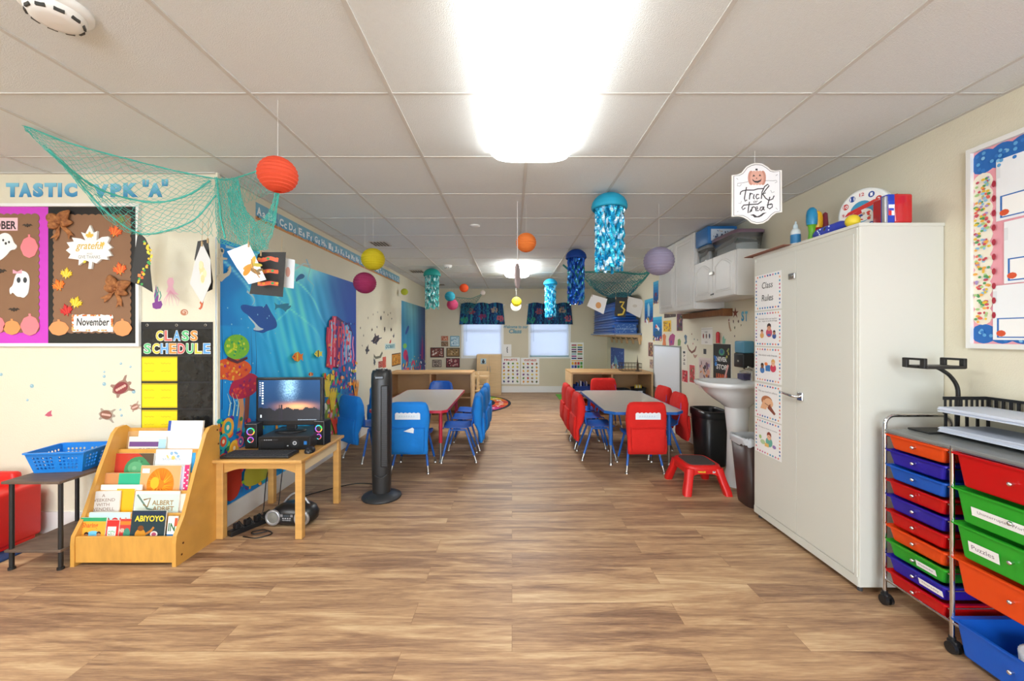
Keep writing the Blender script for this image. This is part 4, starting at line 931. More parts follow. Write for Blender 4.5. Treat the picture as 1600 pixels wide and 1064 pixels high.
def bat(cx, cy, w, label, n=1):
    P = [(-1, 0), (-.6, -.3), (-.2, -.15), (-.08, -.35), (.08, -.35), (.2, -.15), (.6, -.3), (1, 0), (.55, .02), (.4, .25), (.2, .1), (0, .35), (-.2, .1), (-.4, .25), (-.55, .02)]
    pinned('paper_bat', label, 'bat', [(cx+w*x, cy+w*y) for x, y in P], '#3a2f28', 'small dark bats on the October panel')
bat(46, 353, 8, 'small dark bat beside the October card'); bat(25, 484, 9, 'small dark bat below the ghost with the pink bow'); bat(4, 424, 10, 'larger dark bat at the left edge between the two ghosts')
# ---------- wall letters
def letter(ch, x0, x1, y0, y1, label):
    a_ = WF.uv(x0, y1); b_ = WF.uv(x1, y0); o = ((a_[0]+b_[0])/2, (a_[1]+b_[1])/2); V, Fs = glyphs(ch, .07, 0); ax, bx3 = min(v[0] for v in V), max(v[0] for v in V); ay, by = min(v[1] for v in V), max(v[1] for v in V)
    m = MB(); w, h = b_[0]-a_[0], b_[1]-a_[1]; c0, c1 = C('#2380b8'), C('#86cbe0')
    P = [((v[0]-ax)/(bx3-ax)*w-w/2, (v[1]-ay)/(by-ay)*h-h/2) for v in V]
    def col(y): k = (y+h/2)/h; return tuple(c0[j]*(1-k)+c1[j]*k for j in range(3))
    m.add([(x, y, .002) for x, y in P], Fs, [[col(P[i][1]) for i in f] for f in Fs])
    m.add([(x, y, 0) for x, y in P], [f[::-1] for f in Fs], c0)
    obj('wall_letter', m, PRINT, mw=WF.mat(o[0], o[1], .0008), label=label, cat='letter', group='blue ombre letters above the bulletin board')
for ch, x0, x1, y0, y1, lb in (('T', 10, 30, 286, 308, 'blue ombre letter T starting the word TASTIC'), ('A', 30, 50, 286, 308, 'blue ombre letter A after the first T of TASTIC'), ('S', 52, 68, 286, 308, 'blue ombre letter S in the word TASTIC'), ('T', 70, 89, 286, 308, 'blue ombre second letter T in the word TASTIC'),
        ('I', 91, 97, 286, 308, 'blue ombre letter I in the word TASTIC'), ('C', 101, 121, 286, 308, 'blue ombre letter C ending the word TASTIC'), ('V', 146, 170, 288, 309, 'blue ombre letter V behind the teal net'), ('P', 173, 190, 287, 308, 'blue ombre letter P beside the K'), ('K', 193, 216, 286, 308, 'blue ombre letter K left of the quoted A'),
        ('"', 223, 233, 281, 292, 'blue ombre opening quotation mark'), ('A', 232, 254, 286, 308, 'blue ombre quoted letter A nearest the wall corner'), ('"', 253, 263, 280, 291, 'blue ombre closing quotation mark')):
    letter(ch, x0, x1, y0, y1, lb)
# ---------- class schedule pocket chart
o_ = WF.uv(277, 600); CM = WF.mat(o_[0], o_[1], .001)
ch = thing('pocket_chart', 'black class schedule pocket chart behind the book rack', 'pocket chart', mw=CM)
def Fc(px, py): u, v = WF.uv(px, py); return (u-o_[0], v-o_[1])
def fc_box(nm, x0, y0, x1, y1, z0, z1, m_, par=ch, **k):
    a_, b_ = Fc(x0, y1), Fc(x1, y0); return obj(nm, bx(a_[0], a_[1], z0, b_[0], b_[1], z1), m_, par, **k)
NYL = mat('black_nylon', '#1b1b1d', .6); fc_box('backing', 221.5, 503, 333, 760, 0, .003, NYL)
for x in (231, 277, 322):
    c = Fc(x, 508); m = MB(); m.lathe([(.009, .0032), (.009, .006), (.005, .006)], (c[0], c[1], 0), 16, cap=False); obj('grommet', m, STEEL, ch)
VIN = mat('clear_black_vinyl', '#2a2b2d', .12, noise=.6, nscale=14, col2='#0d0d0e', bump=.6, bscale=18)
fc_box('header_pocket', 224, 514, 331, 553, .0032, .005, VIN)
cols = ['#e8c23c', '#e2605c', '#5c9fd8', '#58b878', '#e8903c']
def hdr(txt, x0, x1, y0, y1, pal):
    n = len(txt); w = (x1-x0)/n
    for i, q in enumerate(txt):
        S = Sheet(); S.t = .001; a_, b_ = Fc(x0+i*w+.6, y1), Fc(x0+(i+1)*w-.6, y0); S.text(q, a_[0], a_[1], b_[0], b_[1], '#f4f2ec', .07); S.k += 1; S.text(q, a_[0]+.002, a_[1]+.002, b_[0]-.002, b_[1]-.002, pal[i], .03)
        o = obj('letter_card', S, PRINT, ch); o.location = (0, 0, .0045)
hdr('CLASS', 244, 311, 516, 533, ['#e8c23c', '#e2605c', '#5c9fd8', '#58b878', '#e8903c']); hdr('SCHEDULE', 225, 331, 536, 553, ['#58b878', '#e8c23c', '#5c9fd8', '#e8903c', '#e2605c', '#58b878', '#e8c23c', '#5c9fd8'])
for r_ in range(5):
    y0 = 557+r_*41.5; y1 = y0+38.5
    S = Sheet(); a_, b_ = Fc(223, y1), Fc(278, y0); S.t = 0; S.box(a_[0], a_[1], .0032, b_[0], b_[1], .005, '#f0d414'); S.t = .005; S.rect(a_[0], b_[1]-.01, b_[0], b_[1], '#b8a21a'); S.rect(a_[0], a_[1], b_[0], a_[1]+.008, '#c8b018')
    random.seed(r_)
    for q in range(4):
        xx = a_[0]+.015+.11*(q % 2); yy = b_[1]-.045-.05*(q//2)
        S.stroke([(xx+k*.008, yy+.004*math.sin(k*2.3+q)) for k in range(9)], .0025, '#a89a18')
    o = obj('yellow_card', S, PRINT, ch); o['label'] = 'yellow schedule card with faint handwriting'
    fc_box('vinyl_pocket', 280, y0, 332, y1, .0032, .0055, VIN)
# ---------- decals
def decal(name, label, cat, plane, pts, col, fn=None, group=None, t=.0008):
    S = shape_on(plane, pts, col, t, off=.0003)
    if fn: fn(S)
    return put(S, name, label, cat, group)
def ellp(cx, cy, rx, ry, n=14, a=0): return [(cx+rx*math.cos(2*math.pi*k/n)*math.cos(a)-ry*math.sin(2*math.pi*k/n)*math.sin(a), cy+rx*math.cos(2*math.pi*k/n)*math.sin(a)+ry*math.sin(2*math.pi*k/n)*math.cos(a)) for k in range(n)]
def turtle(plane, cx, cy, s, a, shell, skin, label, group='sea turtle wall stickers'):
    P = []; base = [(1.35, 0), (1.2, .18), (.95, .22), (.9, .5), (1.3, .95), (1.05, 1.0), (.6, .68), (.2, .72), (-.4, .62), (-.75, .85), (-.95, .75), (-.8, .4), (-1.05, .05)]
    pts = base+[(x, -y) for x, y in base[::-1] if y > 0]
    pts = [(cx+s*(x*math.cos(a)-y*math.sin(a)), cy+s*(x*math.sin(a)+y*math.cos(a))) for x, y in pts]
    def fn(S):
        q = [S.P(*p) for p in ellp(cx, cy, s*.85, s*.62, 16, a)]; S.poly(ccw(q), shell)
        for k in range(5):
            x, y = cx+s*(-.5+.25*k)*math.cos(a), cy+s*(-.5+.25*k)*math.sin(a); c = S.P(x, y); S.ell(c[0], c[1], s*.004*.12+.003, s*.004*.12+.003, '#d8b0a0', 6)
    decal('turtle_sticker', label, 'wall sticker', plane, pts, skin, fn, group)
turtle(WF, 189, 606, 14, -.5, '#8a3c40', '#9a7a6a', 'largest red brown turtle sticker left of the class schedule')
turtle(WF, 166, 648, 11, .15, '#8a5a48', '#a89a88', 'brown turtle sticker beneath the largest one')
turtle(WF, 211, 636, 7, -.4, '#9a6a58', '#b09884', 'tiny brown turtle sticker beside the black chart')
decal('fish_sticker', 'small pink fish sticker on the wall above the dark side table', 'wall sticker', WF, [(70, 649), (75, 644), (81, 641), (80, 646), (82, 650), (76, 651)], '#c05a70')
for i, (x, y, r, lb) in enumerate(((163, 600, 3, 'lowest of the column of blue bubbles left of the large turtle'), (163, 588, 2.4, 'middle of the column of blue bubbles left of the large turtle'), (163, 581, 1.7, 'top of the column of blue bubbles left of the large turtle'), (189, 568, 2, 'small grey blue bubble above the large turtle'), (50, 603, 3.2, 'large blue bubble alone near the left edge of the wall'), (43, 625, 2, 'small dark bubble below the lone large one'), (209, 612, 3, 'pale blue bubble right of the large turtle'), (204, 573, 1.8, 'small pale bubble at the upper right of the large turtle'), (2, 585, 2.5, 'blue bubble at the left edge of the photo'), (188, 640, 1.7, 'faint bubble right of the lower turtle'), (190, 649, 2, 'faint bubble below the others beside the lower turtle'))):
    decal('bubble_sticker', lb, 'wall sticker', WF, ellp(x, y, r, r, 12), '#8fb4c0', lambda S, x=x, y=y, r=r: S.ell(S.P(x-r*.3, y-r*.3)[0], S.P(x-r*.3, y-r*.3)[1], .0028, .0028, '#d8e8ec', 8), 'bubble stickers on the front left wall')
def fn(S):
    for x, y in ((246, 448), (243, 453), (250, 455)): c = S.P(x, y); S.stroke([c, (c[0]+.008, c[1]-.03), (c[0]-.004, c[1]-.06)], .006, '#3f9a84')
decal('coral_sticker', 'purple coral sticker with green seaweed beneath the leaf artwork', 'wall sticker', WF, [(239, 481), (238, 474), (242, 472), (241, 462), (243, 452), (244, 445), (245, 453), (248, 462), (247, 471), (252, 470), (254, 476), (251, 482), (244, 483)], '#7a3a8a', fn)
def fn(S):
    for k in range(6):
        p = [S.P(266, 454), S.P(266+(-9, -6, -2, 3, 9, 14)[k], 468), S.P(266+(-10, -8, -1, 5, 11, 12)[k], 478)]; S.stroke(p, .006, '#e0a0b4', True)
decal('octopus_sticker', 'pale pink octopus sticker above the class schedule', 'wall sticker', WF, [(260, 456), (263, 448), (261, 440), (264, 434), (270, 434), (272, 440), (270, 448), (274, 456), (280, 461), (268, 459)], '#e8b4c4', fn)
decal('shell_sticker', 'small brown shell sticker above the class schedule', 'wall sticker', WF, ellp(288, 488, 6, 5, 12), '#b8795a', lambda S: [S.stroke([S.P(288+5*math.cos(t*.9)*t/8, 488+4*math.sin(t*.9)*t/8) for t in range(9)], .004, '#e8d8c8')])
decal('seahorse_sticker', 'small orange seahorse sticker under the white diamond paper', 'wall sticker', WF, [(314, 470), (317, 468), (318, 472), (317, 477), (316, 481), (313, 484), (310, 482), (313, 480), (314, 476), (312, 473)], '#c8603c')
def anchor():
    D = 2.72; P = [(342, 390), (345.5, 387), (349, 390), (348.5, 395), (346.5, 398), (347, 402), (354, 403), (353.5, 406), (347, 405.5), (347.5, 428), (354, 426), (357, 421), (355, 421), (359, 415), (360, 424), (357, 430), (351, 434), (345, 440), (340, 435), (337.5, 431), (344, 428), (343.5, 405.5), (338, 405), (338, 402), (344, 402), (344.5, 398), (342.5, 395)]
    pl = Plane((XL+.012, 0, 0), (0, 1, 0)); S = shape_on(pl, P, '#d8d0b8', .006, off=0); c = S.P(345.5, 391.5); S.ell(c[0], c[1], .012, .012, '#2a5a78')
    put(S, 'anchor_ornament', 'cream anchor ornament on the ocean mural by the wall corner', 'ornament')
anchor()
# ---------- murals
def mural(name, label, plane, px0, px1, vt, vb, nx, ny, cfun, deco):
    u0 = plane.uv(px0, 524)[0]; u1 = plane.uv(px1, 524)[0]; o = ((u0+u1)/2, (vt+vb)/2); w, h = abs(u1-u0), vt-vb
    S = Sheet(w, h, '#1a80b8', .003, '#cfd8dc', plane=plane, o=o); S.k = 1
    U = np.linspace(-w/2, w/2, nx+1); V = np.linspace(-h/2, h/2, ny+1); UU, VV = np.meshgrid(U, V)
    D = plane.O+plane.U*0; z = VV+o[1]
    uu = UU+o[0]; X = plane.O.x+plane.U.x*uu; Y = plane.O.y+plane.U.y*uu
    PX = CX+F0*X/Y; PY = CY-(z-CAMZ)*F0/Y
    c = np.clip(cfun(PX, PY, (UU+w/2)/w, (VV+h/2)/h), 0, 1)
    zz = S.z(); vs = [(float(UU[j, i]), float(VV[j, i]), zz) for j in range(ny+1) for i in range(nx+1)]; fs = []; cs = []
    for j in range(ny):
        for i in range(nx):
            fs.append((j*(nx+1)+i, j*(nx+1)+i+1, (j+1)*(nx+1)+i+1, (j+1)*(nx+1)+i))
            cs.append([tuple(c[a_, b_]) for a_, b_ in ((j, i), (j, i+1), (j+1, i+1), (j+1, i))])
    S.add(vs, fs, cs); S.mw = plane.mat(o[0], o[1], .0006); deco(S); put(S, name, label, 'mural', m=mat('mural_print', rough=.6, attr=True))
F0 = 640.0
def lin(h): return np.array(C(h))
def ocean(px, py, u, v):
    k = np.clip((px-336)/219, 0, 1)[..., None]; t = np.clip((py-380)/240, 0, 1)[..., None]
    c = lin('#0a84c4')*(1-k)+lin('#0b3f96')*k
    g = np.exp(-((px-455-(py-450)*.12)/62)**2)[..., None]; c = c*(1-.85*g)+lin('#3fc0e2')*g*.85
    g2 = np.exp(-((px-478)/40)**2-((py-415)/22)**2)[..., None]; c = c*(1-.7*g2)+lin('#bfe8f0')*g2*.7
    rays = np.sin(px*.22-(py-400)*.055)*np.sin(px*.09+py*.01+1)*.5+.3*np.sin(px*.5-(py)*.12)
    m_ = np.exp(-((px-465)/55)**2)*np.clip((py-400)/60, 0, 1); c = c+(rays*m_)[..., None]*np.array((.10, .22, .22))
    dk = 1/(1+np.exp(-(px-515-(py-440)*.15)/9)); c = c*(1-.78*dk[..., None])+lin('#0b2f86')*.78*dk[..., None]
    lf = 1/(1+np.exp((px-383+12*np.sin(py*.07)+np.abs(py-430)*.25)/5)); lf = lf*(py < 510)*(py > 372); c = c*(1-.75*lf[..., None])+lin('#0a6cb4')*.75*lf[..., None]
    # foam lines
    for a_, b_, f_, ph, w_ in ((350, .55, .045, 0, 2.2), (395, .75, .06, 2, 1.8), (470, -.35, .08, 1, 1.5), (420, .9, .05, 4, 1.5)):
        d = px-(a_+(py-400)*b_+10*np.sin(py*f_+ph)); q = np.exp(-(d/w_)**2)*np.clip(1-(py-380)/170, 0, 1); c = c+q[..., None]*np.array((.35, .5, .55))
    bt = np.clip((py-560)/80, 0, 1)[..., None]; c = c*(1-.35*bt)+lin('#0c5aa0')*.35*bt
    c = c*np.array((.75, 1.5, 1.55)); c[..., 0] += .12*np.clip(c[..., 1]-.55, 0, 1); return np.clip(c, 0, 1)
def pp(S, pts): return [S.P(*p) for p in pts]
def coral(S, x, y, h, w, col, n=7, lw=.02, seed=0):
    rnd = random.Random(seed)
    for k in range(n):
        a = (k-(n-1)/2)/n*2; x1 = x+a*w; pts = [S.P(x+a*w*.2, y), S.P(x+a*w*.7+rnd.uniform(-1, 1), y-h*.5), S.P(x1, y-h*rnd.uniform(.75, 1))]; S.stroke(pts, lw, col, True)
        for s_ in (-1, 1): S.stroke([pts[1], (pts[1][0]+s_*.05*w/8, pts[1][1]+.06*h/20)], lw*.7, col, True)
def fish(S, x, y, r, col, c2, flip=1):
    S.ppoly([(x+flip*r*q, y+r*w) for q, w in ((-1, 0), (-.5, -.7), (.1, -.95), (.6, -.45), (1.0, -.7), (.85, 0), (1.0, .7), (.6, .35), (.1, .8), (-.5, .6))][::1], col)
    S.ppoly([(x+flip*r*q, y+r*w) for q, w in ((-.15, -.85), (.1, -.9), (.1, .75), (-.15, .7))], c2); c = S.P(x-flip*r*.6, y-r*.1); S.ell(c[0], c[1], .008, .008, '#101820', 8)
def ocean_deco(S):
    rnd = random.Random(5)
    # white wave crest and whales
    S.spoly([(374, 478), (381, 475), (395, 479), (406, 478), (413, 480), (415, 473), (420, 482), (424, 490), (431, 500), (433, 511), (425, 515), (417, 517), (410, 521), (400, 518), (393, 516), (404, 512), (396, 503), (388, 493), (378, 487)], '#1358b0')
    S.spoly([(386, 492), (397, 503), (405, 512), (413, 514), (404, 517), (393, 515), (400, 510), (389, 498)], '#cfe6f0')
    S.spoly([(427, 471), (432, 477), (444, 474), (452, 474), (449, 478), (455, 477), (452, 482), (447, 484), (446, 488), (441, 483), (433, 480), (428, 486), (430, 478)], '#1e86ac')
    S.spoly([(461, 437), (465, 431), (470, 427), (476, 430), (474, 435), (466, 437), (462, 441)], '#1b6fae')
    for a_ in ((352, 385, 30, 18), (372, 418, 22, 25), (385, 455, 12, 22)):
        pts = [(a_[0]+a_[2]*math.sin(t*.35), a_[1]+a_[3]*t/7) for t in range(8)]; S.stroke(pp(S, pts), .018, '#b8dfee', True)
    S.stroke(pp(S, [(478, 405), (484, 420), (480, 436), (490, 446), (484, 462)]), .02, '#9ad6e8', True); S.stroke(pp(S, [(461, 420), (474, 412), (486, 414)]), .02, '#c8ecf4', True)
    for x in (346, 362, 399, 392):
        S.stroke(pp(S, [(x, 640 if x < 390 else 585), (x+1, 560), (x-1, 510 if x > 350 else 480)]), .008, '#0b3f8c', True)
    for _ in range(40): c = S.P(rnd.uniform(340, 440), rnd.uniform(470, 640)); S.ell(c[0], c[1], .006, .006, '#8fd8f4', 7)
    # mushroom corals, left
    def cap(pts, cols, n, seed):
        S.spoly(pts, cols[0]); xs = [p[0] for p in pts]; ys = [p[1] for p in pts]; cx, cy = sum(xs)/len(xs), sum(ys)/len(ys); r2 = random.Random(seed)
        for _ in range(n):
            k = r2.random()**.5*.8; p = r2.choice(pts); x, y = cx+(p[0]-cx)*k, cy+(p[1]-cy)*k; c = S.P(x, y); S.ell(c[0], c[1], .012, .01, r2.choice(cols), 7)
    S.stroke(pp(S, [(377, 590), (374, 612), (377, 640), (372, 680)]), .05, '#d89a6a'); S.stroke(pp(S, [(386, 615), (384, 650), (384, 690)]), .05, '#8a4a3a')
    cap([(356, 612), (362, 595), (382, 582), (398, 584), (406, 596), (400, 612), (384, 622), (366, 624), (358, 618)], ['#b8204a', '#d83048', '#8a1f6a', '#e85a3a'], 60, 1)
    cap([(337, 566), (348, 560), (370, 560), (388, 566), (393, 578), (380, 590), (362, 596), (350, 592), (337, 594)], ['#e8602a', '#f08a2a', '#d83a3a', '#f4b43a', '#a03080'], 90, 2)
    cap([(347, 540), (352, 528), (364, 522), (378, 524), (387, 534), (388, 548), (378, 560), (362, 562), (350, 554)], ['#7cc83a', '#b8dc2e', '#2fa86a', '#dce83a'], 90, 3)
    S.stroke(pp(S, [(352, 559), (368, 566), (384, 559)]), .02, '#5a2a3a')
    # left bottom reef
    pal = ['#22b0b8', '#e8562e', '#f2a62c', '#2c8a5a', '#e84a62', '#2a6ac0', '#8fd040', '#5a2f9a']
    for k in range(200):
        x = rnd.uniform(338, 440); y = rnd.uniform(652, 792); c = S.P(x, y)
        if c[1] < -S.h/2+.02: continue
        S.ell(c[0], c[1], .02*rnd.uniform(.3, 1.5), .016*rnd.uniform(.4, 1.6), rnd.choice(pal), 9, rnd.uniform(0, 3))
    for k, (x, y, r, q) in enumerate(((352, 668, .06, '#f2b03a'), (345, 690, .05, '#26b4c0'), (362, 700, .05, '#f4c23a'), (344, 720, .045, '#e24a3a'), (366, 730, .05, '#3aa860'), (372, 690, .035, '#e86a9a'))):
        c = S.P(x, y); S.ell(c[0], c[1], r, r*1.1, q, 18); S.ell(c[0], c[1], r*.6, r*.7, pal[k], 14); S.ell(c[0], c[1], r*.25, r*.3, '#f4e6c0', 10)
    S.spoly([(345, 788), (350, 730), (375, 715), (372, 775)], '#c0341e'); S.spoly([(375, 770), (380, 720), (420, 705), (432, 735)], '#b8b83a')
    for x in (353, 360, 366): S.stroke(pp(S, [(x, 650), (x+3, 630), (x-2, 615)]), .012, '#d8f0c8', True)
    # right: tall red coral
    S.spoly([(508, 566), (509, 530), (510, 505), (516, 496), (523, 493), (530, 499), (536, 503), (545, 508), (550, 525), (553, 545), (552, 575), (535, 574), (525, 572), (516, 575)], '#401a66')
    for k, (x0, h0, q) in enumerate(((511, 60, '#c01f48'), (515, 72, '#e03a56'), (520, 78, '#d0264e'), (525, 72, '#8a1a5a'), (529, 62, '#e8503a'), (534, 68, '#2f6ab8'), (539, 64, '#5aa8d8'), (544, 55, '#8fd0ea'), (549, 48, '#3a4ab0'))):
        q1 = rnd.uniform(-2, 2); S.stroke(pp(S, [(x0-1, 574), (x0+q1, 572-h0*.35), (x0-q1, 572-h0*.7), (x0+q1*.3, 572-h0)]), .1, q); S.stroke(pp(S, [(x0-.6, 572), (x0+q1+.4, 572-h0*.35), (x0-q1+.4, 572-h0*.7), (x0+q1*.3+.4, 574-h0)]), .03, rc(['#f08aa0', '#e8506a', '#a8d8f0', '#6a2a7a']))
    for _ in range(90): c = S.P(rnd.uniform(509, 552), rnd.uniform(505, 572)); S.ell(c[0], c[1], rnd.uniform(.01, .03), rnd.uniform(.01, .03), rnd.choice(['#e8506a', '#f08a5a', '#c82a5a', '#6ab0e0', '#3a2a88']), 8)
    # reef slope at right
    S.spoly([(497, 640), (503, 600), (515, 580), (530, 572), (554, 560), (556, 672), (530, 680), (470, 700), (480, 665)], '#1c6fae')
    S.spoly([(498, 672), (500, 640), (512, 615), (530, 612), (556, 640), (556, 673), (520, 685)], '#8ea848')
    pr = ['#e85a2e', '#f2c23a', '#2fa0c8', '#e03a6a', '#52b86a', '#f4f0d0', '#7a3ab0', '#2248a8', '#e8a0c0']
    for _ in range(190):
        x = rnd.uniform(499, 555); y = rnd.uniform(578-(x-499)*.3, 682-(x-499)*.22); c = S.P(x, y); S.ell(c[0], c[1], .024*rnd.uniform(.4, 1.8), .02*rnd.uniform(.4, 1.6), rnd.choice(pr), 9, rnd.uniform(0, 3))
    for x, y, h, w, q, s_ in ((545, 668, 42, 10, '#8a2fb0', 1), (540, 670, 52, 12, '#c83a90', 2), (549, 650, 40, 7, '#e04a70', 3), (536, 672, 36, 9, '#3a2a98', 4), (522, 676, 26, 10, '#e2402e', 5), (515, 640, 36, 7, '#e8c83a', 6), (507, 620, 30, 6, '#f0d850', 7), (528, 640, 24, 6, '#58a08a', 8), (552, 620, 30, 5, '#f09a3a', 9)):
        coral(S, x, y, h, w, q, 8, .035, s_)
    fish(S, 459, 558, 9, '#f08020', '#f8d23a'); fish(S, 492, 553, 6.5, '#f2e24a', '#26304a'); fish(S, 511, 590, 7, '#f4dc3a', '#243048'); fish(S, 480, 585, 4, '#e8702a', '#f4e0a0'); fish(S, 543, 600, 4, '#f09030', '#fff0a0'); fish(S, 549, 580, 3.4, '#e8d030', '#3a60a0'); fish(S, 530, 590, 3.4, '#f08a2a', '#fff')
    for k in range(14): S.stroke(pp(S, [(440+k*4, 650), (441+k*4, 620-8*(k % 3)), (443+k*4, 600)]), .02, rnd.choice(['#1f98c8', '#46b8d8', '#2880b8']), True)
mural('ocean_mural', 'large underwater mural with whale, corals and fish on the left wall', WL, 336.5, 556, 1.93, .14, 170, 120, ocean, ocean_deco)
def ocean2(px, py, u, v):
    k = u[..., None]; c = lin('#1b86b8')*(1-k)+lin('#123a78')*k
    g = np.exp(-((u-.38)/.22)**2)[..., None]; c = c*(1-.75*g)+lin('#38a8c8')*g*.75
    g = (np.exp(-((u-.35)/.3)**2)*np.clip((v-.6)*2.4, 0, 1))[..., None]; c = c*(1-.7*g)+lin('#8fbfb4')*g*.7
    r_ = np.sin(u*38+v*4)*np.sin(u*11)*.5*np.exp(-((u-.4)/.3)**2); c = c+r_[..., None]*np.array((.05, .13, .14)); return c
def ocean2_deco(S):
    w, h = S.w/2, S.h/2; rnd = random.Random(9)
    def e(x, y, rx, ry, q, a=0): S.ell((x*2-1)*w, (y*2-1)*h, rx*w, ry*h, q, 12, a)
    e(.2, .68, .16, .06, '#1a4a9a', .5); e(.12, .5, .14, .06, '#7ab84a'); e(.14, .4, .16, .12, '#c02a58'); e(.2, .33, .1, .14, '#8a1f6a')
    for k in range(8): S.stroke([((.74+.03*k)*2*w-w, .3*2*h-h), ((.74+.03*k)*2*w-w+.02, (.62-.03*abs(k-3))*2*h-h)], .09, rnd.choice(['#5a2a88', '#a02a6a', '#3a2a80', '#2f4a98']), True)
    S.rect(-w, -h, w, -h*.55, '#2a5a98')
    for _ in range(150): e(rnd.random(), rnd.uniform(.0, .3), rnd.uniform(.02, .09), rnd.uniform(.01, .05), rnd.choice(['#e8562e', '#2aa0b8', '#f2c23a', '#c83a90', '#1f3f90', '#e8f0f0', '#5a2f8a', '#d83a5a']), rnd.uniform(0, 3))
    for k in range(6): e(.3+.09*k, .3+.03*(k % 3), .03, .012, '#f0c83a')
mural('ocean_mural', 'farther narrow underwater mural on the left wall near the back corner', WL, 627, 664, 1.90, .3, 40, 60, ocean2, ocean2_deco)
# ---------- alphabet strip
u0, u1, v0, v1 = 3.08, 7.02, 2.165, 2.295
for i in range(13):
    a_, b_ = u0+(u1-u0)*i/13, u0+(u1-u0)*(i+1)/13-.004; o = ((a_+b_)/2, (v0+v1)/2); w, h = b_-a_, v1-v0; S = Sheet(w, h, '#5fa2c4', .0012, '#d8c8a8')
    S.rect(-w/2, h*.1, w/2, h/2, '#78b0c8'); S.poly([(-w/2, -h/2), (w/2, -h/2), (w/2, -h*.34), (w*.2, -h*.28), (-w*.1, -h*.36), (-w/2, -h*.3)], '#c88a4c')
    A = 'ABCDEFGHIJKLMNOPQRSTUVWXYZ'
    for q in range(2):
        L = A[2*i+q]; x = -w*.45+q*w*.48; S.text(L, x, -h*.2, x+w*.2, h*.28, '#eef4f6', .04); S.text(L.lower(), x+w*.23, -h*.24, x+w*.37, h*.1, '#eef4f6', .03)
    random.seed(i); blobs(S, -w/2, -h*.4, w/2, -h*.2, 6, ['#e8622e', '#2f6a3a', '#e8b83a', '#7a2f6a', '#30302a'], .008); S.mw = WL.mat(*o, .0006)
    put(S, 'alphabet_strip', 'blue ocean alphabet strip segment with the letters %s%s %s%s' % (A[2*i], A[2*i].lower(), A[2*i+1], A[2*i+1].lower()), 'alphabet strip', 'alphabet strip segments along the top of the left wall')
# ---------- stickers and pictures between the murals
random.seed(11)
def silh(plane, cx, cy, s, col, label, name='sea_creature_sticker', group='dark sea creature stickers on the left wall', seed=0, ysc=1.6):
    r_ = random.Random(seed); n = 18; P = []
    for k in range(n): a_ = 2*math.pi*k/n; rr_ = s*r_.uniform(.35, 1.1 if k % 3 == 0 else .7); P.append((cx+rr_*math.cos(a_)*.62, cy+rr_*math.sin(a_)*ysc))
    decal(name, label, 'wall sticker', plane, P, col, None, group)
turtle(WL, 587, 531, 6.5, -1.0, '#2f2a38', '#4a4252', 'dark turtle sticker on the wall between the two murals', 'dark sea creature stickers on the left wall')
silh(WL, 573.5, 547, 6, '#3a3a44', 'dark octopus sticker low on the wall beside the first mural', seed=2)
decal('mermaid_sticker', 'brown curved eel sticker under the dark turtle', 'wall sticker', WL, [(584, 553), (587, 557), (593, 556), (597, 549), (598, 552), (595, 559), (588, 561), (584, 558)], '#6a6a5a', None, 'dark sea creature stickers on the left wall')
k = 0
for x, y, s in ((563, 512, 1.6), (568, 524, 1.5), (575, 497, 1.4), (581, 515, 2.4), (589, 511, 1.5), (595, 497, 3.2), (601, 515, 3), (611, 515, 2.8), (615, 525, 3), (606, 492, 1.4), (612, 498, 1.3), (590, 488, 1.2), (566, 540, 1.4), (600, 488, 1.3), (583, 491, 1.2), (610, 489, 1.2)):
    silh(WL, x, y, s, rc(['#4a4038', '#5a4a3a', '#3a3c44']), ['tiny', 'small'][s > 2]+' dark sticker, '+['leftmost speck at upper left', 'speck left of the dark turtle', 'speck high beside the mural edge', 'ray shape above left of the turtle', 'speck above the turtle', 'anchor like shape at the top middle', 'pointed shape right above the turtle', 'pointed shape toward the far mural', 'drooping shape beside the far mural', 'speck at the upper right', 'speck under the upper right one', 'speck at the top left', 'speck beside the octopus sticker', 'speck at the top centre', 'speck at the top between two others', 'highest speck near the far mural'][k], seed=k+20, ysc=1.8); k += 1
decal('starfish_sticker', 'small red starfish sticker right of the dark turtle', 'wall sticker', WL, [(608, 536), (609.5, 532), (611, 530), (611, 534), (610, 537)], '#c0302a')
def fn(S): a_, b_ = S.P(602, 545), S.P(616, 539); S.text('Ocean', a_[0], a_[1], b_[0], b_[1], '#4a8aa8', .02, .2)
S = on(WL, 601, 537, 617.5, 547, '#bcd0cc', .001); a_ = (-S.w*.42, -S.h*.3); S.text('ocean', a_[0], a_[1], S.w*.42, S.h*.32, '#5a8f9c', .03, .2); put(S, 'word_sticker', 'pale blue lettered word sticker on the left wall', 'wall sticker')
def photo(plane, x0, y0, x1, y1, frame, pal, label, name='framed_photo', cat='picture', group=None, ref=0, seed=0, t=.006, n=40, bg=None):
    S = on(plane, x0, y0, x1, y1, frame, t, ref); random.seed(seed); w, h = S.w/2, S.h/2; i = min(w, h)*.16
    S.rect(-w+i, -h+i, w-i, h-i, bg or pal[0]); blobs(S, -w*.72, -h*.72, w*.72, h*.72, n, pal, min(w, h)*.16); return put(S, name, label, cat, group)
photo(WL, 611.5, 553, 625.5, 573, '#4a2f1c', ['#c8862a', '#5a3a1c', '#e8c05a', '#2a2016'], 'dark framed picture with golden vertical stripes on the left wall', seed=1, group='pictures on the left wall')
S = on(WL, 597.5, 558, 603, 575, '#c85a4a', .002); [S.rect(-S.w*.35+k*S.w*.2, -S.h*.3, -S.w*.28+k*S.w*.2, S.h*(.3-.08*k), rc(['#f0e0c8', '#a02a2a', '#e8c8a8'])) for k in range(4)]; put(S, 'picture_card', 'red card with pale upright shapes on the left wall', 'picture', 'pictures on the left wall')
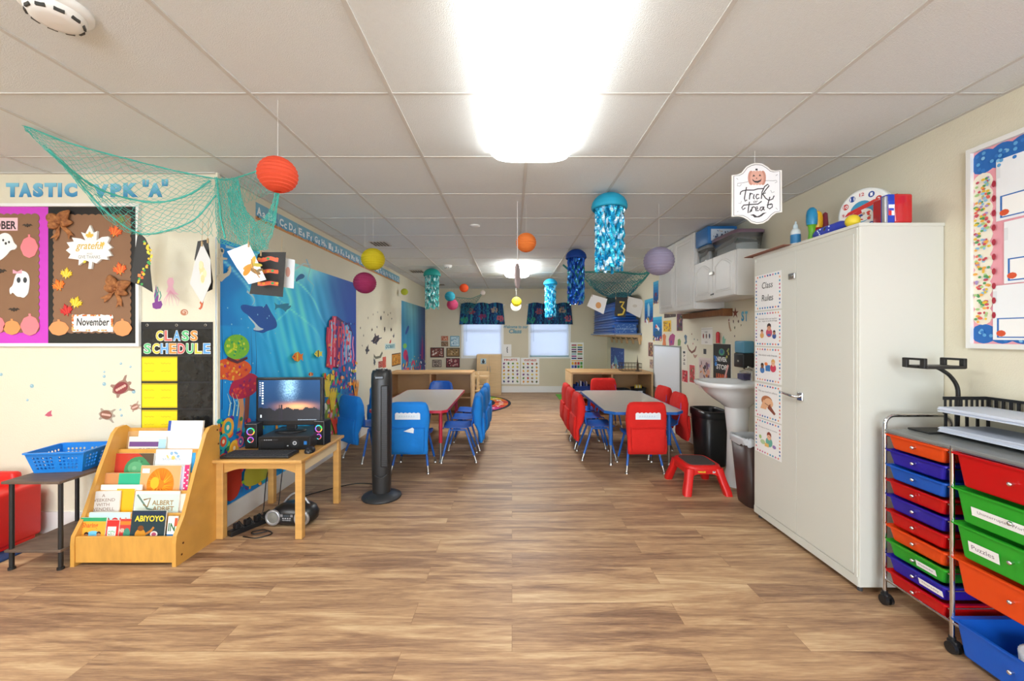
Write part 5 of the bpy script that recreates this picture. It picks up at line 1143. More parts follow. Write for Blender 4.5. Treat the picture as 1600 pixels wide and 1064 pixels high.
photo(WL, 590.5, 565, 597, 575, '#7a3a34', ['#b05048', '#5a2a24', '#e0b8a0'], 'small dark red picture beside the red card', seed=3, group='pictures on the left wall')
silh(WL, 585, 566, 4.5, '#3a4450', 'dark upright figure sticker above the tower fan', seed=50, ysc=1.9)
S = on(WL, 617, 496, 619, 506, '#d8cfb8', .002); put(S, 'wall_plate', 'blank cream wall plate beside the far mural', 'wall plate')
# ---------- back wall pictures
for i, (x0, y0, x1, y1, fr, pal, lb) in enumerate(((689.5, 525, 700.5, 532.5, '#a0604a', ['#c87a5a', '#7a3a2a', '#e8c0a0'], 'small reddish picture, upper of the stacked pair on the back wall'), (689.5, 533.5, 700.5, 541, '#6a4a34', ['#8a6a4a', '#3a2a20', '#c0a080'], 'small brown picture, lower of the stacked pair on the back wall'),
        (703.5, 525, 718, 541.5, '#5f9ab0', ['#bcd4dc', '#5f8fa8', '#e8f0f0'], 'light blue framed picture left of the left window'), (672.5, 543, 694, 558.5, '#2a1a16', ['#7a3a2c', '#c0a090', '#4a2018', '#e0d0c0'], 'dark framed family photo at the left of the middle row'), (697.5, 543.5, 718.5, 557.5, '#2c1e14', ['#8a6a3a', '#c0a070', '#4a3a20'], 'dark framed golden photo at the right of the middle row'),
        (675.5, 562, 690, 573.5, '#4a3a30', ['#b0a090', '#6a5a4c', '#3a2f28'], 'greyish framed photo at the lower left above the shelf'), (697, 559.5, 718.5, 574, '#2a1416', ['#7a2a34', '#c89a90', '#3a1418'], 'dark red framed photo at the lower right above the shelf'))):
    photo(WB, x0, y0, x1, y1, fr, pal, lb, seed=i+30, group='pictures on the back wall left of the window', t=.012)
def food(x0, y0, x1, y1, title, label, seed):
    S = on(WB, x0, y0, x1, y1, '#efeeea', .0015); w, h = S.w/2, S.h/2; random.seed(seed); S.text(title, -w*.7, h*.74, w*.7, h*.9, '#c04a2a', .03)
    for r_ in range(6):
        for q in range(4):
            x, y = -w*.72+q*w*.48, h*.55-r_*h*.27; S.ell(x, y, w*.13, h*.07, rc(['#c8342a', '#4a9a3a', '#e8a02a', '#6a3a7a', '#d8c03a', '#8a5a2a', '#2f6a34', '#3a3c78']), 10, random.uniform(0, 3)); S.ell(x+.01, y+.008, w*.05, h*.03, rc(['#3a8a34', '#f0e0a0', '#a02a20']), 8); S.rect(x-.015, y-h*.11, x+.015, y-h*.1, '#9a9a94')
    put(S, 'food_poster', label, 'poster', 'food posters on the back wall')
food(783.5, 558.5, 812.5, 600, 'FRUITS', 'white poster with rows of fruit, beside the play cupboard', 4); food(814, 559, 842.5, 600.5, 'VEGETABLES', 'white poster with rows of vegetables, under the right window', 5)
S = on(WB, 785.5, 538, 799, 557, '#e9e8e4', .0015); [S.ell(random.uniform(-.01, .01), S.h*(.25-.1*k), .015, .012, '#22242a', 8) for k in range(5)]; put(S, 'small_poster', 'small white poster with a black figure above the fruit poster', 'poster')
S = on(WB, 785, 507, 826, 519, '#c8ccc0', .001); 
S = Sheet(plane=WB, o=WB.uv(805, 513)); S.mw = WB.mat(*S.o, .0006); S.t = .001
for t_, x0, x1, y0, y1 in (('Welcome to our', 786, 825, 508, 513), ('Class', 795, 815, 514, 521)): a_, b_ = S.P(x0, y1), S.P(x1, y0); S.text(t_, a_[0], a_[1], b_[0], b_[1], '#6f97a2', .05, .1)
put(S, 'word_sticker', 'curly grey blue lettering between the two windows', 'wall sticker')
S = on(WB, 891.5, 535, 912, 578, '#f0efe9', .0015); w, h = S.w/2, S.h/2
for r_ in range(7):
    for q in range(2): S.rect(-w*.85+q*w*.9, h*.85-r_*h*.16-h*.1, -w*.85+q*w*.9+w*.75, h*.85-r_*h*.16, ['#a83a4a', '#d8b03a', '#5a8a4a', '#2f6a6a', '#7a3a7a', '#3a3a6a', '#202024', '#c86a3a', '#8ab0c0', '#4a7a3a', '#a03a8a', '#d0d0d0', '#34548a', '#6a2a3a'][r_*2+q])
S.rect(-w*.9, -h*.36, w*.9, -h*.3, '#e8a82a')
for r_ in range(2):
    for q in range(4): S.rect(-w*.85+q*w*.44, -h*.62-r_*h*.24, -w*.5+q*w*.44, -h*.42-r_*h*.24, ['#e8b02a', '#d86a2a', '#c83a3a', '#4a9a4a', '#5a6ac0', '#3a3a88', '#2a8a6a', '#7aa83a'][r_*4+q])
put(S, 'colour_chart', 'colour chart poster on the back wall above the right shelf', 'poster')
# ---------- window valances
def valance(x0, x1, label, seed):
    a_, b_ = WB.uv(x0, 507), WB.uv(x1, 475); G = []; rows = 14; n = 64; cs = []; random.seed(seed); pal = ['#10305e', '#15457e', '#1b6a98', '#0d2248', '#1d5a7a', '#173a6a', '#207a8a', '#0e2a5a']
    for j in range(rows+1):
        v = j/rows; row = []
        for i in range(n+1):
            u = i/n; x = a_[0]+(b_[0]-a_[0])*u; x = (a_[0]+b_[0])/2+(x-(a_[0]+b_[0])/2)*(1.03-.09*v); z = a_[1]+(b_[1]-a_[1])*v+(.03*abs(math.sin(u*math.pi*3)) if j == rows else 0)
            row.append((x, YB-.045-.016*math.sin(u*60+v)-(.02*v), z))
        G.append(row)
    m = MB(); m.grid(G); k = 0; m.c = []
    for j in range(rows):
        for i in range(n):
            c = C(pal[(i//3+seed) % 8 if random.random() < .6 else random.randrange(8)])
            for (bx5, by5, q) in ((.25, .6, '#8a4a5a'), (.78, .65, '#9a8a7a'), (.5, .35, '#7a2f5a'), (.1, .2, '#2a8a6a'), (.9, .25, '#b05a6a')):
                if (i/n-bx5)**2*3+(j/rows-by5)**2 < .022 and random.random() < .7: c = C(q)
            m.c.append(c)
    t = thing('window_valance', label, 'valance', (0, 0, 0), group='underwater print window valances')
    o = obj('fabric', m, CLOTH, t); md = o.modifiers.new('thickness', 'SOLIDIFY'); md.thickness = .004
    r_ = MB(); r_.tube([(a_[0]-.02, YB-.04, b_[1]-.02), (b_[0]+.02, YB-.04, b_[1]-.02)], .008, 8); r_.tube([(a_[0], YB-.04, b_[1]-.02), (a_[0], YB-.001, b_[1]-.02)], .006, 6); r_.tube([(b_[0], YB-.04, b_[1]-.02), (b_[0], YB-.001, b_[1]-.02)], .006, 6); obj('curtain_rod', r_, WHITE, t)
valance(719, 788, 'dark blue underwater print valance over the left window', 1); valance(823.5, 893.5, 'dark blue underwater print valance over the right window', 4)
# ---------- fishing nets
def cr(P, t):
    n = len(P)-1; x = min(t*n, n-1e-6); i = int(x); f = x-i; p0, p1, p2, p3 = P[max(i-1, 0)], P[i], P[i+1], P[min(i+2, n)]
    return .5*((2*p1)+(-p0+p2)*f+(2*p0-5*p1+4*p2-p3)*f*f+(-p0+3*p1-3*p2+p3)*f*f*f)
def net_patch(m, rows, nu, nv, r, jit=.006, seed=0, diamond=True):
    rnd = random.Random(seed); G = []
    for j in range(nv+1):
        cp = [cr(row_, 0) for row_ in []]
        col_ = []
        for i in range(nu+1):
            u = i/nu; pts = [cr(R_, u) for R_ in rows]; p = cr(pts, j/nv); col_.append(p+Vector((rnd.uniform(-jit, jit), rnd.uniform(-jit, jit), rnd.uniform(-jit, jit))))
        G.append(col_)
    def seg(a_, b_, rr_=r):
        mid = (a_+b_)/2+Vector((rnd.uniform(-jit, jit)*.5, 0, -abs(rnd.uniform(0, jit)))); m.tube([a_, mid, b_], rr_, 3, cap=False)
    for j in range(nv):
        for i in range(nu):
            if diamond:
                if (i+j) % 2 == 0: seg(G[j][i], G[j+1][i+1])
                else: seg(G[j][i+1], G[j+1][i])
            else: seg(G[j][i], G[j+1][i]); seg(G[j][i], G[j][i+1])
    return G
NET = mat('teal_netting', '#50bcac', .8); NETD = mat('dark_teal_netting', '#3f8f86', .8)
def V3(L): return [at(x, y, d) for x, y, d in L]
nt_ = thing('fishing_net', 'teal fishing net draped from the ceiling over the left wall corner', 'net', at(335, 280, 2.55))
NI = Matrix.Translation(-nt_.location)
def nobj(name, m, mt=None):
    o = obj(name, m, mt or NET, nt_); o.matrix_parent_inverse = NI; return o
m = MB(); net_patch(m, [V3([(36, 196, 2.07), (110, 224, 2.2), (190, 245, 2.35), (270, 265, 2.5), (333, 277, 2.6)]), V3([(38, 200, 2.07), (105, 245, 2.2), (180, 275, 2.35), (265, 282, 2.45), (330, 284, 2.55)]), V3([(42, 204, 2.08), (110, 268, 2.25), (185, 308, 2.4), (265, 312, 2.5), (330, 288, 2.55)])], 46, 14, .0011, .004, 1); nobj('upper_mesh', m)
m = MB(); net_patch(m, [V3([(60, 222, 2.12), (120, 275, 2.25), (185, 308, 2.4), (262, 313, 2.5), (333, 288, 2.55)]), V3([(90, 250, 2.15), (150, 305, 2.3), (205, 340, 2.42), (270, 338, 2.5), (335, 310, 2.55)]), V3([(110, 270, 2.2), (170, 345, 2.3), (217, 368, 2.45), (280, 362, 2.5), (332, 370, 2.55)])], 40, 16, .0014, .005, 2); nobj('lower_mesh', m)
for nm, P_, rr_ in (('head_rope', [(75, 233, 2.13), (130, 280, 2.27), (180, 305, 2.4), (245, 316, 2.48), (295, 304, 2.52), (328, 282, 2.55)], .0055), ('foot_rope', [(120, 280, 2.22), (165, 330, 2.3), (216, 364, 2.42), (262, 360, 2.48), (305, 342, 2.52), (337, 305, 2.54)], .0045), ('top_rope', [(30, 193, 2.06), (110, 224, 2.2), (190, 246, 2.35), (270, 266, 2.5), (335, 279, 2.58), (360, 280, 2.55), (400, 268, 2.45), (432, 258, 2.4)], .004)):
    m = MB(); Q = V3(P_); m.tube([cr(Q, k/40) for k in range(41)], [rr_*(1+.25*math.sin(k*2.1)) for k in range(41)], 6); nobj(nm, m)
m = MB(); net_patch(m, [V3([(336, 276, 2.58), (336, 310, 2.56), (337, 345, 2.54), (340, 380, 2.5)]), V3([(345, 278, 2.55), (350, 315, 2.52), (358, 350, 2.48), (375, 385, 2.42)]), V3([(362, 278, 2.52), (370, 318, 2.46), (380, 345, 2.42), (398, 392, 2.36)]), V3([(372, 280, 2.5), (382, 322, 2.44), (400, 348, 2.38), (420, 388, 2.33)])], 34, 42, .0015, .004, 3); nobj('corner_mesh', m)
m = MB(); net_patch(m, [V3([(372, 282, 2.5), (380, 325, 2.44), (400, 345, 2.38), (420, 330, 2.36), (432, 292, 2.38)]), V3([(362, 290, 2.5), (372, 345, 2.44), (398, 368, 2.38), (424, 345, 2.36), (436, 300, 2.38)]), V3([(355, 300, 2.5), (366, 360, 2.44), (398, 392, 2.36), (424, 370, 2.34), (434, 310, 2.38)])], 50, 26, .0015, .004, 4); nobj('swag_mesh', m)
m = MB(); net_patch(m, [V3([(360, 280, 2.55), (395, 268, 2.46), (430, 260, 2.4)]), V3([(372, 290, 2.52), (400, 285, 2.44), (432, 285, 2.38)]), V3([(380, 318, 2.48), (405, 310, 2.4), (430, 300, 2.38)])], 18, 9, .0010, .004, 5); nobj('side_mesh', m)
m = MB(); Q = V3([(338, 278, 2.57), (342, 310, 2.55), (346, 345, 2.5), (352, 372, 2.47)]); m.tube([cr(Q, k/20) for k in range(21)], .005, 6); nobj('hanging_strand', m)
# ---------- artworks clipped to the net
def hung(D, pts, col, label, deco=None, curl=.0, tilt=(1, 0, 0), back=None, group='children\'s artworks hanging from the left net'):
    pl = Plane((0, D, 0), tilt); S = shape_on(pl, pts, col, .0012, edge='#cfcfca' if col != '#262626' else '#202020', off=0)
    if deco: deco(S)
    o = put(S, 'hanging_artwork', label, 'artwork', group)
    q = min(pts, key=lambda p: p[1]); a = S.P(q[0], q[1]+1); m = MB(); m.tube([(a[0], a[1]-.004, .0015), (a[0], a[1]+.02, .002), (a[0]+.004, a[1]+.13, .0)], .0012, 5); m.rbox(a[0]-.004, a[1]-.02, -.003, a[0]+.004, a[1]+.01, .006, .0015)
    obj('hanging_clip', m, mat('clip_wood', '#b89a70', .6), o)
def d1(S):
    random.seed(4)
    for k in range(26):
        t_ = k/25; c = S.P(227+8*math.sin(t_*5)+random.uniform(-3, 3), 378+t_*66); S.poly(rot2([(-.5, -.3), (.4, -.5), (.6, .3), (-.2, .5)], random.uniform(0, 6), random.uniform(.012, .022), *c), rc(['#e8622a', '#3fa050', '#e8c02a', '#f08a4a', '#d8d23a']))
hung(2.5, [(216, 362), (227, 372), (235, 388), (235, 420), (239, 457), (222, 447), (204, 440), (209, 405)], '#262626', 'black paper with a curve of torn orange, green and yellow scraps', d1)
hung(2.48, [(309, 377), (325, 374), (333, 440), (332, 452), (320, 458), (304, 405)], '#262626', 'black paper behind the white diamond shaped painting', None)
def d2(S):
    c = S.P(317, 425); [S.ell(c[0]+random.uniform(-.012, .012), c[1]+random.uniform(-.05, .05), .012, .025, rc(['#e6d2a4', '#dfc890', '#eadcc0', '#e2c070']), 10) for _ in range(14)]
hung(2.45, [(316, 379), (329, 406), (330, 441), (316, 474), (297, 443), (305, 408)], '#cfcfcc', 'white paper hanging by its corner like a diamond with a faint yellow print', d2)
def d3(S):
    for x, y, w_, h_, q, a_ in ((389, 417, .035, .014, '#c8902a', .4), (396, 408, .03, .012, '#d8a83a', 1.3), (399, 424, .035, .012, '#8a6a3a', -.5), (386, 424, .03, .016, '#d88a1a', .9), (402, 414, .03, .01, '#b8a83a', -.1), (406, 422, .02, .008, '#7a6a4a', .3)): c = S.P(x, y); S.ell(c[0], c[1], w_, h_, q, 12, a_)
    S.stroke([S.P(393, 405), S.P(396, 420), S.P(406, 434)], .006, '#a87a3a')
hung(2.3, [(355, 393), (389, 380), (401, 405), (416, 437), (389, 444), (370, 418)], '#f2f2f4', 'white painting with a brown and yellow pressed leaf flower, leftmost by the mural', d3)
def d4(S):
    random.seed(8)
    for y, ys in ((405, 2), (424, 1), (443, 1)):
        S.stroke([S.P(403+k*4, y+ys*math.sin(k)*.8) for k in range(9)], .022, '#e2644a')
        for k in range(5): c = S.P(405+k*7, y+random.uniform(-1, 1)); S.ell(c[0], c[1], .01, .008, rc(['#3fa060', '#e8a03a', '#e86a3a']), 6)
hung(2.36, [(403, 398), (408, 394), (447, 394), (446, 410), (442, 464), (390, 459), (396, 430)], '#262626', 'black paper with three rows of torn orange strips', d4)
hung(2.42, [(440, 402), (461, 406), (459, 451), (438, 448)], '#eceef0', 'white paper with a small pink print behind the black striped one', lambda S: S.ell(*S.P(450, 425), .014, .03, '#e0a898'))
# ---------- paper lanterns
def lantern(px, py, D, r, col, label, sz=.93, strz=None, ribs=13):
    c = at(px, py, D); t = thing('paper_lantern', label, 'paper lantern', c, group='round paper lanterns hanging from the ceiling')
    prof = []; n = ribs*3
    for i in range(n+1):
        a_ = math.pi*(.06+.88*i/n); k = 1-.045*(i % 3 == 1)-.03*(i % 3 == 2); prof.append((r*math.sin(a_)*k, -r*sz*math.cos(a_)))
    m = MB(); m.lathe(prof, n=28, cap=False); m.sm = [False]*len(m.sm); o = obj('shade', m, mat('lantern_'+col[1:], col, .7, sub=.35), t)
    m = MB(); m.tube([(0, 0, r*sz*.98), (0, 0, ZC-c.z-.001)], .0008, 5); m.tube([(-r*.2, 0, r*sz*.97), (r*.2, 0, r*sz*.97)], .0012, 5); q = obj('string', m, mat('white_string', '#e8e8e4', .6), t); return t
for a in ((434, 273, 1.84, .084, '#e85a38', 'large coral red paper lantern hanging near the teal net'), (822, 379, 3.3, .083, '#f08a3c', 'orange paper lantern hanging in the middle of the room'), (1029.5, 408, 3.3, .122, '#a79fb8', 'pale lavender paper lantern before the white wall cupboards'),
          (583, 405, 3.5, .1, '#dccb1e', 'bright yellow paper lantern below the alphabet strip'), (570, 442, 3.62, .1, '#b03468', 'magenta paper lantern at the edge of the ocean mural'), (632, 456, 6.9, .06, '#bcc43a', 'tiny yellow green lantern near the far mural'),
          (707, 476, 7.1, .1, '#c84a74', 'pink paper lantern beneath the teal one at the back'), (703, 463, 6.8, .088, '#2fa0b4', 'teal blue round paper lantern above the pink one'), (725, 450, 7.3, .082, '#e85a26', 'small orange lantern near the back wall, left of the white ball'), (754.5, 457.5, 8.0, .05, '#e8dcd4', 'tiny white ball lantern near the left window'),
          (807, 471.5, 7.0, .088, '#d8cc2e', 'yellow lantern hanging between the two windows')): lantern(*a)
c = at(806, 478, 7.15); m = MB(); m.tube([(0, -.001, 0), (0, .001, 0)], .09, 20); t_ = thing('paper_plate', 'white paper disc hanging behind the yellow lantern', 'paper plate', c)
obj('disc', m, mat('white_card', '#e6e4e0', .6), t_); m = MB(); m.tube([(0, 0, .09), (0, 0, ZC-c.z-.001)], .0008, 5); obj('string', m, mat('white_string'), t_)
c = at(808.5, 431, 3.25); t_ = thing('paper_fish', 'thin mauve cut-out hanging edge-on in front of the far light', 'paper ornament', c, R(74))
m = MB(); P = [(.105*math.sin(math.pi*k/12)*.75 if False else 0, 0) for k in range(1)]; P = [(math.sin(2*math.pi*k/20)*.07, .1*math.cos(2*math.pi*k/20)) for k in range(20)]; m.prism(P, -.007, .007, 'y'); obj('cutout', m, mat('mauve_card', '#a99a9a', .7), t_)
m = MB(); m.tube([(0, 0, .1), (0, 0, ZC-c.z-.001)], .0022, 5); obj('string', m, mat('white_string'), t_)
# ---------- jellyfish
def jelly(px, D, r, zt, ln, cols, dome, label, seed):
    t = thing('paper_jellyfish', label, 'hanging jellyfish', ((px-CX)/F0*D, D, zt), group='lantern jellyfish with foil tentacles'); rnd = random.Random(seed)
    prof = []
    for i in range(19): a_ = math.pi/2*(1-i/18); k = 1-.015*(i % 3 == 1); prof.append((r*math.cos(a_)*k+.0001, -.008-r*.78*(1-math.sin(a_))))
    prof += [(r*1.0, -.008-r*.86), (r*.93, -.008-r*.95), (r*.9, -.008-r*.86)]
    m = MB(); m.lathe(prof, n=36, cap=False); obj('bell', m, mat('jelly_bell_'+dome[1:], dome, .6, sub=.3), t)
    m = MB(); m.tube([(0, 0, 0), (0, 0, max(.0005, ZC-zt-.0005))], .001, 5); obj('string', m, mat('white_string'), t)
    m = MB(); rad = r*.76; nst = 64
    for s_ in range(nst):
        a_ = 2*math.pi*s_/nst+rnd.uniform(-.03, .03); rr_ = rad*(rnd.uniform(.92, 1.0) if s_ % 3 else rnd.uniform(.4, .85)); L = ln*rnd.uniform(.88, 1.0); nseg = 34; tw = rnd.uniform(0, 6); wv = .011*r/.13; cc_ = rnd.choice(cols); prev = None; vs = []; fs = []; cs = []
        for k in range(nseg+1):
            z = -r*.7-L*k/nseg; ph = tw+k*.45; x0 = rr_*math.cos(a_)+.004*math.sin(k*.9+s_); y0 = rr_*math.sin(a_)+.004*math.cos(k*.7+s_)
            dx, dy = math.cos(ph)*wv, math.sin(ph)*wv; vs += [(x0-dx, y0-dy, z), (x0+dx, y0+dy, z)]
            if k: fs.append((2*k-2, 2*k-1, 2*k+1, 2*k)); cc_ = rnd.choice(cols) if k % 3 == 0 else cc_; cs.append(C(cc_))
        m.add(vs, fs, cs)
    o = obj('foil_tentacles', m, mat('iridescent_foil', rough=.3, metal=.45, attr=True), t, kind='stuff')
    return t
jelly(952, 3.03, .131, 2.349, .505, ['#1fa8d8', '#58d0f0', '#2fb8e0', '#d8f4ff', '#1898cc', '#3fc8e8', '#bfeaff'], '#2ab4d8', 'largest jellyfish, turquoise, hanging in front of the blue mats', 1)
jelly(900, 5.0, .127, 2.349, .60, ['#1a58c8', '#2f7ae0', '#124aa8', '#58b0e8', '#1f66d0', '#3a9a9a'], '#0f4aa8', 'royal blue jellyfish behind the largest turquoise one', 2)
jelly(860, 7.0, .118, 2.27, .60, ['#1fa8d8', '#58d0f0', '#2fb8e0', '#a8e4ff', '#1898cc'], '#2ab4e0', 'small turquoise jellyfish in front of the right window valance', 3)
jelly(675, 6.4, .133, 2.345, .56, ['#4fb8b8', '#8fd8d8', '#2f9a9a', '#d8f0f0', '#5fc8c0', '#b8d8d8'], '#26a8a0', 'sea green jellyfish at the far left near the back corner', 4)
# ---------- ceiling details
def vent(px, py, D, w, d, label, dark):
    x = (px-CX)/F0*D; t = thing('ceiling_vent', label, 'ceiling vent', (x, D, ZC), group='ceiling vents'); obj('frame', MB().rbox(-w/2, -d/2, -.012, w/2, d/2, -.004, .003), mat('vent_paint', '#b9b4ac', .5), t)
    m = MB()
    for k in range(5): m.box(-w*.42+k*w*.18, -d*.42, -.014, -w*.42+k*w*.18+w*.1, d*.42, -.012)
    obj('louvres', m, mat('vent_dark_%d' % dark, '#2b2724' if dark else '#5a544c', .7), t)
vent(594, 380, 4.7, .2, .24, 'first ceiling vent above the yellow lantern', 0); vent(652, 424, 6.75, .22, .26, 'dark ceiling vent beside the sea green jellyfish', 1); vent(689, 446, 8.5, .16, .2, 'farthest small dark ceiling vent', 1)
def detector(x, y, r, label):
    t = thing('smoke_detector', label, 'smoke detector', (x, y, ZC), group='smoke detectors'); m = MB(); m.lathe([(r, 0), (r, -.012), (r*.9, -.02), (r*.82, -.022)], n=36, cap=False); obj('base', m, WHITE, t)
    m = MB(); m.lathe([(r*.82, -.02), (r*.78, -.035), (r*.66, -.048), (r*.45, -.052), (.0001, -.053)], n=36, cap=False); h = obj('housing', m, WHITE, t)
    for k in range(10):
        a_ = 2*math.pi*k/10; m = MB(); m.rbox(-.012*r/.09, -.003, -.007, .012*r/.09, .003, .004, .001); m.M = Matrix(); o = obj('slot', m, mat('slot_dark', '#3a3a36', .6), h); o.matrix_local = Matrix.Translation((r*.72*math.cos(a_), r*.72*math.sin(a_), -.04)) @ Matrix.Rotation(a_+math.pi/2, 4, 'Z')
detector(-1.47, 1.32, .09, 'round white smoke detector on the ceiling at the top left corner'); detector((700-CX)/F0*6.2, 6.2, .06, 'small far smoke detector on the ceiling near the sea green jellyfish')
m = MB(); m.lathe([(.05, 0), (.05, -.006), (.02, -.012), (.0001, -.012)], n=20, cap=False); obj('sprinkler_cap', m, WHITE, loc=((742-CX)/F0*3.95, 3.95, ZC), label='small white sprinkler cap on the ceiling left of the orange lantern', cat='sprinkler')
# small net with the white ball at the back
bn = thing('fishing_net', 'small dark green net strung over the left window valance', 'net', at(735, 470, 8.9))
m = MB(); net_patch(m, [V3([(712, 464, 8.6), (735, 466, 8.7), (753, 460, 8.7)]), V3([(718, 480, 9.0), (733, 480, 9.0), (748, 468, 8.9)]), V3([(722, 489, 9.15), (732, 490, 9.15), (741, 480, 9.1)])], 22, 14, .0022, .01, 6)
o = obj('mesh', m, NETD, bn); o.matrix_parent_inverse = Matrix.Translation(-bn.location)
for a in ((712, 464, 8.6), (755, 459, 8.7)):
    p_ = at(*a); m = MB(); m.tube([tuple(p_), (p_.x, p_.y, ZC-.001)], .001, 5); o = obj('string', m, mat('white_string'), bn); o.matrix_parent_inverse = Matrix.Translation(-bn.location)
m = MB(); m.tube(V3([(712, 464, 8.6), (735, 467, 8.7), (755, 459, 8.7), (756, 456, 8.75)]), .006, 6); o = obj('top_rope', m, NETD, bn); o.matrix_parent_inverse = Matrix.Translation(-bn.location)
# right net
rn = thing('fishing_net', 'sea green net slung under the ceiling in front of the blue mats', 'net', at(965, 400, 5.3)); RI = Matrix.Translation(-rn.location)
m = MB(); net_patch(m, [V3([(893, 420, 5.0), (925, 424, 5.2), (965, 422, 5.3), (1000, 425, 5.3), (1028, 412, 5.2)]), V3([(905, 428, 5.2), (930, 440, 5.3), (965, 446, 5.4), (992, 440, 5.4), (1018, 424, 5.3)]), V3([(918, 440, 5.3), (936, 458, 5.4), (965, 465, 5.5), (988, 458, 5.5), (1004, 440, 5.4)])], 44, 16, .0026, .008, 7)
o = obj('mesh', m, NETD, rn); o.matrix_parent_inverse = RI
m = MB(); net_patch(m, [V3([(920, 436, 5.4), (945, 440, 5.5), (975, 440, 5.5), (1003, 436, 5.5)]), V3([(926, 448, 5.35), (945, 456, 5.35), (975, 458, 5.35), (994, 450, 5.4)]), V3([(936, 456, 5.4), (950, 464, 5.4), (975, 465, 5.4), (986, 460, 5.45)])], 40, 16, .0034, .006, 8)
o = obj('gathered_mesh', m, mat('slate_net', '#2f6f7e', .8), rn); o.matrix_parent_inverse = RI
for P_ in ([(880, 414, 5.0), (895, 424, 5.1), (925, 425, 5.3), (965, 425, 5.4), (1005, 428, 5.3), (1030, 414, 5.15), (1045, 398, 5.1)], [(988, 448, 5.4), (1006, 436, 5.35), (1018, 420, 5.2), (1024, 404, 5.1)]):
    Q = V3(P_); m = MB(); m.tube([cr(Q, k/30) for k in range(31)], .012, 6); o = obj('rope', m, NETD, rn); o.matrix_parent_inverse = RI
G2 = "artworks hanging from the right net"
hung(5.1, [(925, 460), (949, 467), (943, 491), (917, 478)], '#ece9e4', 'white artwork with an orange print, left one on the right net', lambda S: S.ell(*S.P(935, 477), .035, .04, '#d89a5a'), group=G2)
def d5(S): S.stroke([S.P(968, 472), S.P(975, 472), S.P(971, 479), S.P(976, 484), S.P(973, 491), S.P(965, 492)], .022, '#d8b83a')
hung(5.15, [(962, 464), (981, 465), (977, 496), (960, 493)], '#262626', 'black artwork with a yellow curl in the middle of the right net', d5, group=G2)
hung(5.2, [(981, 463), (1003, 468), (1005, 474), (1000, 497), (979, 486)], '#dedad0', 'cream artwork, right one on the right net', lambda S: S.ell(*S.P(992, 478), .03, .02, '#c8c0b0'), group=G2)
# ============================================================ RIGHT SIDE
LOCK = mat('locker_enamel', '#d3d3c9', .38, bump=.03, bscale=8)
lk = thing('storage_cabinet', 'tall off-white metal storage cabinet on the right with Class Rules posters', 'cabinet', (1.945, 2.49, 0))
X0, X1, Y0, Y1 = -.213, .213, -.445, .445
obj('cabinet_body', MB().rbox(X0+.004, Y0, .03, X1, Y1, 1.84, .003), LOCK, lk)
obj('top_lip', MB().box(X0-.002, Y0-.004, 1.836, X1, Y1+.003, 1.8515), LOCK, lk)
for ya, yb in ((Y0+.028, -.0008), (.0008, Y1-.028)):
    dr = obj('door', MB().rbox(X0-.0035, ya, .085, X0+.01, yb, 1.805, .002), LOCK, lk)
    if ya < -.1:
        m = MB(); m.rbox(X0-.016, -.065, .9, X0-.0035, -.02, .95, .004); hd = obj('latch_plate', m, CHROME, dr)
        m = MB(); m.tube([(X0-.014, -.04, .925), (X0-.045, -.04, .925), (X0-.052, -.03, .926), (X0-.055, .055, .935), (X0-.05, .085, .94)], [.009, .009, .009, .0065, .0045], 10); obj('lever_handle', m, CHROME, hd)
    m = MB(); m.box(X0-.0042, ya+.02 if ya < -.1 else yb-.03, .1, X0-.0036, ya+.022 if ya < -.1 else yb-.028, 1.79)
m = MB(); m.rbox(X0-.018, .0, 1.635, X0-.0035, .055, 1.672, .004); m.tube([(X0-.018, .014, 1.654), (X0-.026, .014, 1.654)], .007, 10); m.tube([(X0-.018, .04, 1.654), (X0-.022, .04, 1.654)], .006, 10); obj('padlock_hasp', m, CHROME, lk)
for sx in (X0+.03, X1-.03):
    for sy in (Y0+.03, Y1-.03): m = MB(); m.tube([(sx, sy, 0), (sx, sy, .031)], .012, 10); obj('foot', m, mat('foot_dark', '#3f3f40', .5), lk)
for sy in (Y0+.012, Y1-.026): obj('frame_stile', bx(X0-.001, sy, .05, X0+.004, sy+.014, 1.83), LOCK, lk)
obj('plinth', bx(X0-.0008, Y0+.005, .032, X0+.004, Y1-.005, .078), LOCK, lk)
DOORP = Plane((1.945+X0-.0035, 0, 0), (0, -1, 0))
def rule(i, x0, y0l, y1l, fn, label):
    S = on(DOORP, 1180, y0l, 1221.5, y1l, '#f4f3f2', .001); S.mw = DOORP.mat(S.o[0], S.o[1]+0, .0004); w, h = S.w/2, S.h/2; random.seed(i); S.rect(-w, -h, w, h, '#f1f0ef')
    pal = ['#2f6fb0', '#e88a6a', '#d0506a', '#3a4f98', '#e8a87a', '#c86a9a', '#2a9ac0']
    for k in range(9):
        x = -w*.78+k*w*.195
        for y in (h*.88, -h*.88): S.ell(x, y, w*.055, h*.055, rc(pal), 8)
    for k in range(8):
        y = -h*.68+k*h*.195
        for x in (w*.88, -w*.88): S.ell(x, y, w*.05, h*.055, rc(pal), 8)
    fn(S, w, h); put(S, 'class_rules_poster', label, 'poster', 'Class Rules posters in a column on the cabinet door')
def kid(S, x, y, s, hair, skin, shirt): people(S, x, y, s, hair, skin, shirt)
def f1(S, w, h): S.text('Class', -w*.42, h*.2, w*.38, h*.55, '#2a2a2c', .0, .12); S.text('Rules', -w*.44, -h*.5, w*.42, -h*.15, '#2a2a2c', .0, .12)
def cap_(S, w, h, t, y): S.text(t, -w*.7, y, w*.7, y+h*.1, '#7a7a7c')
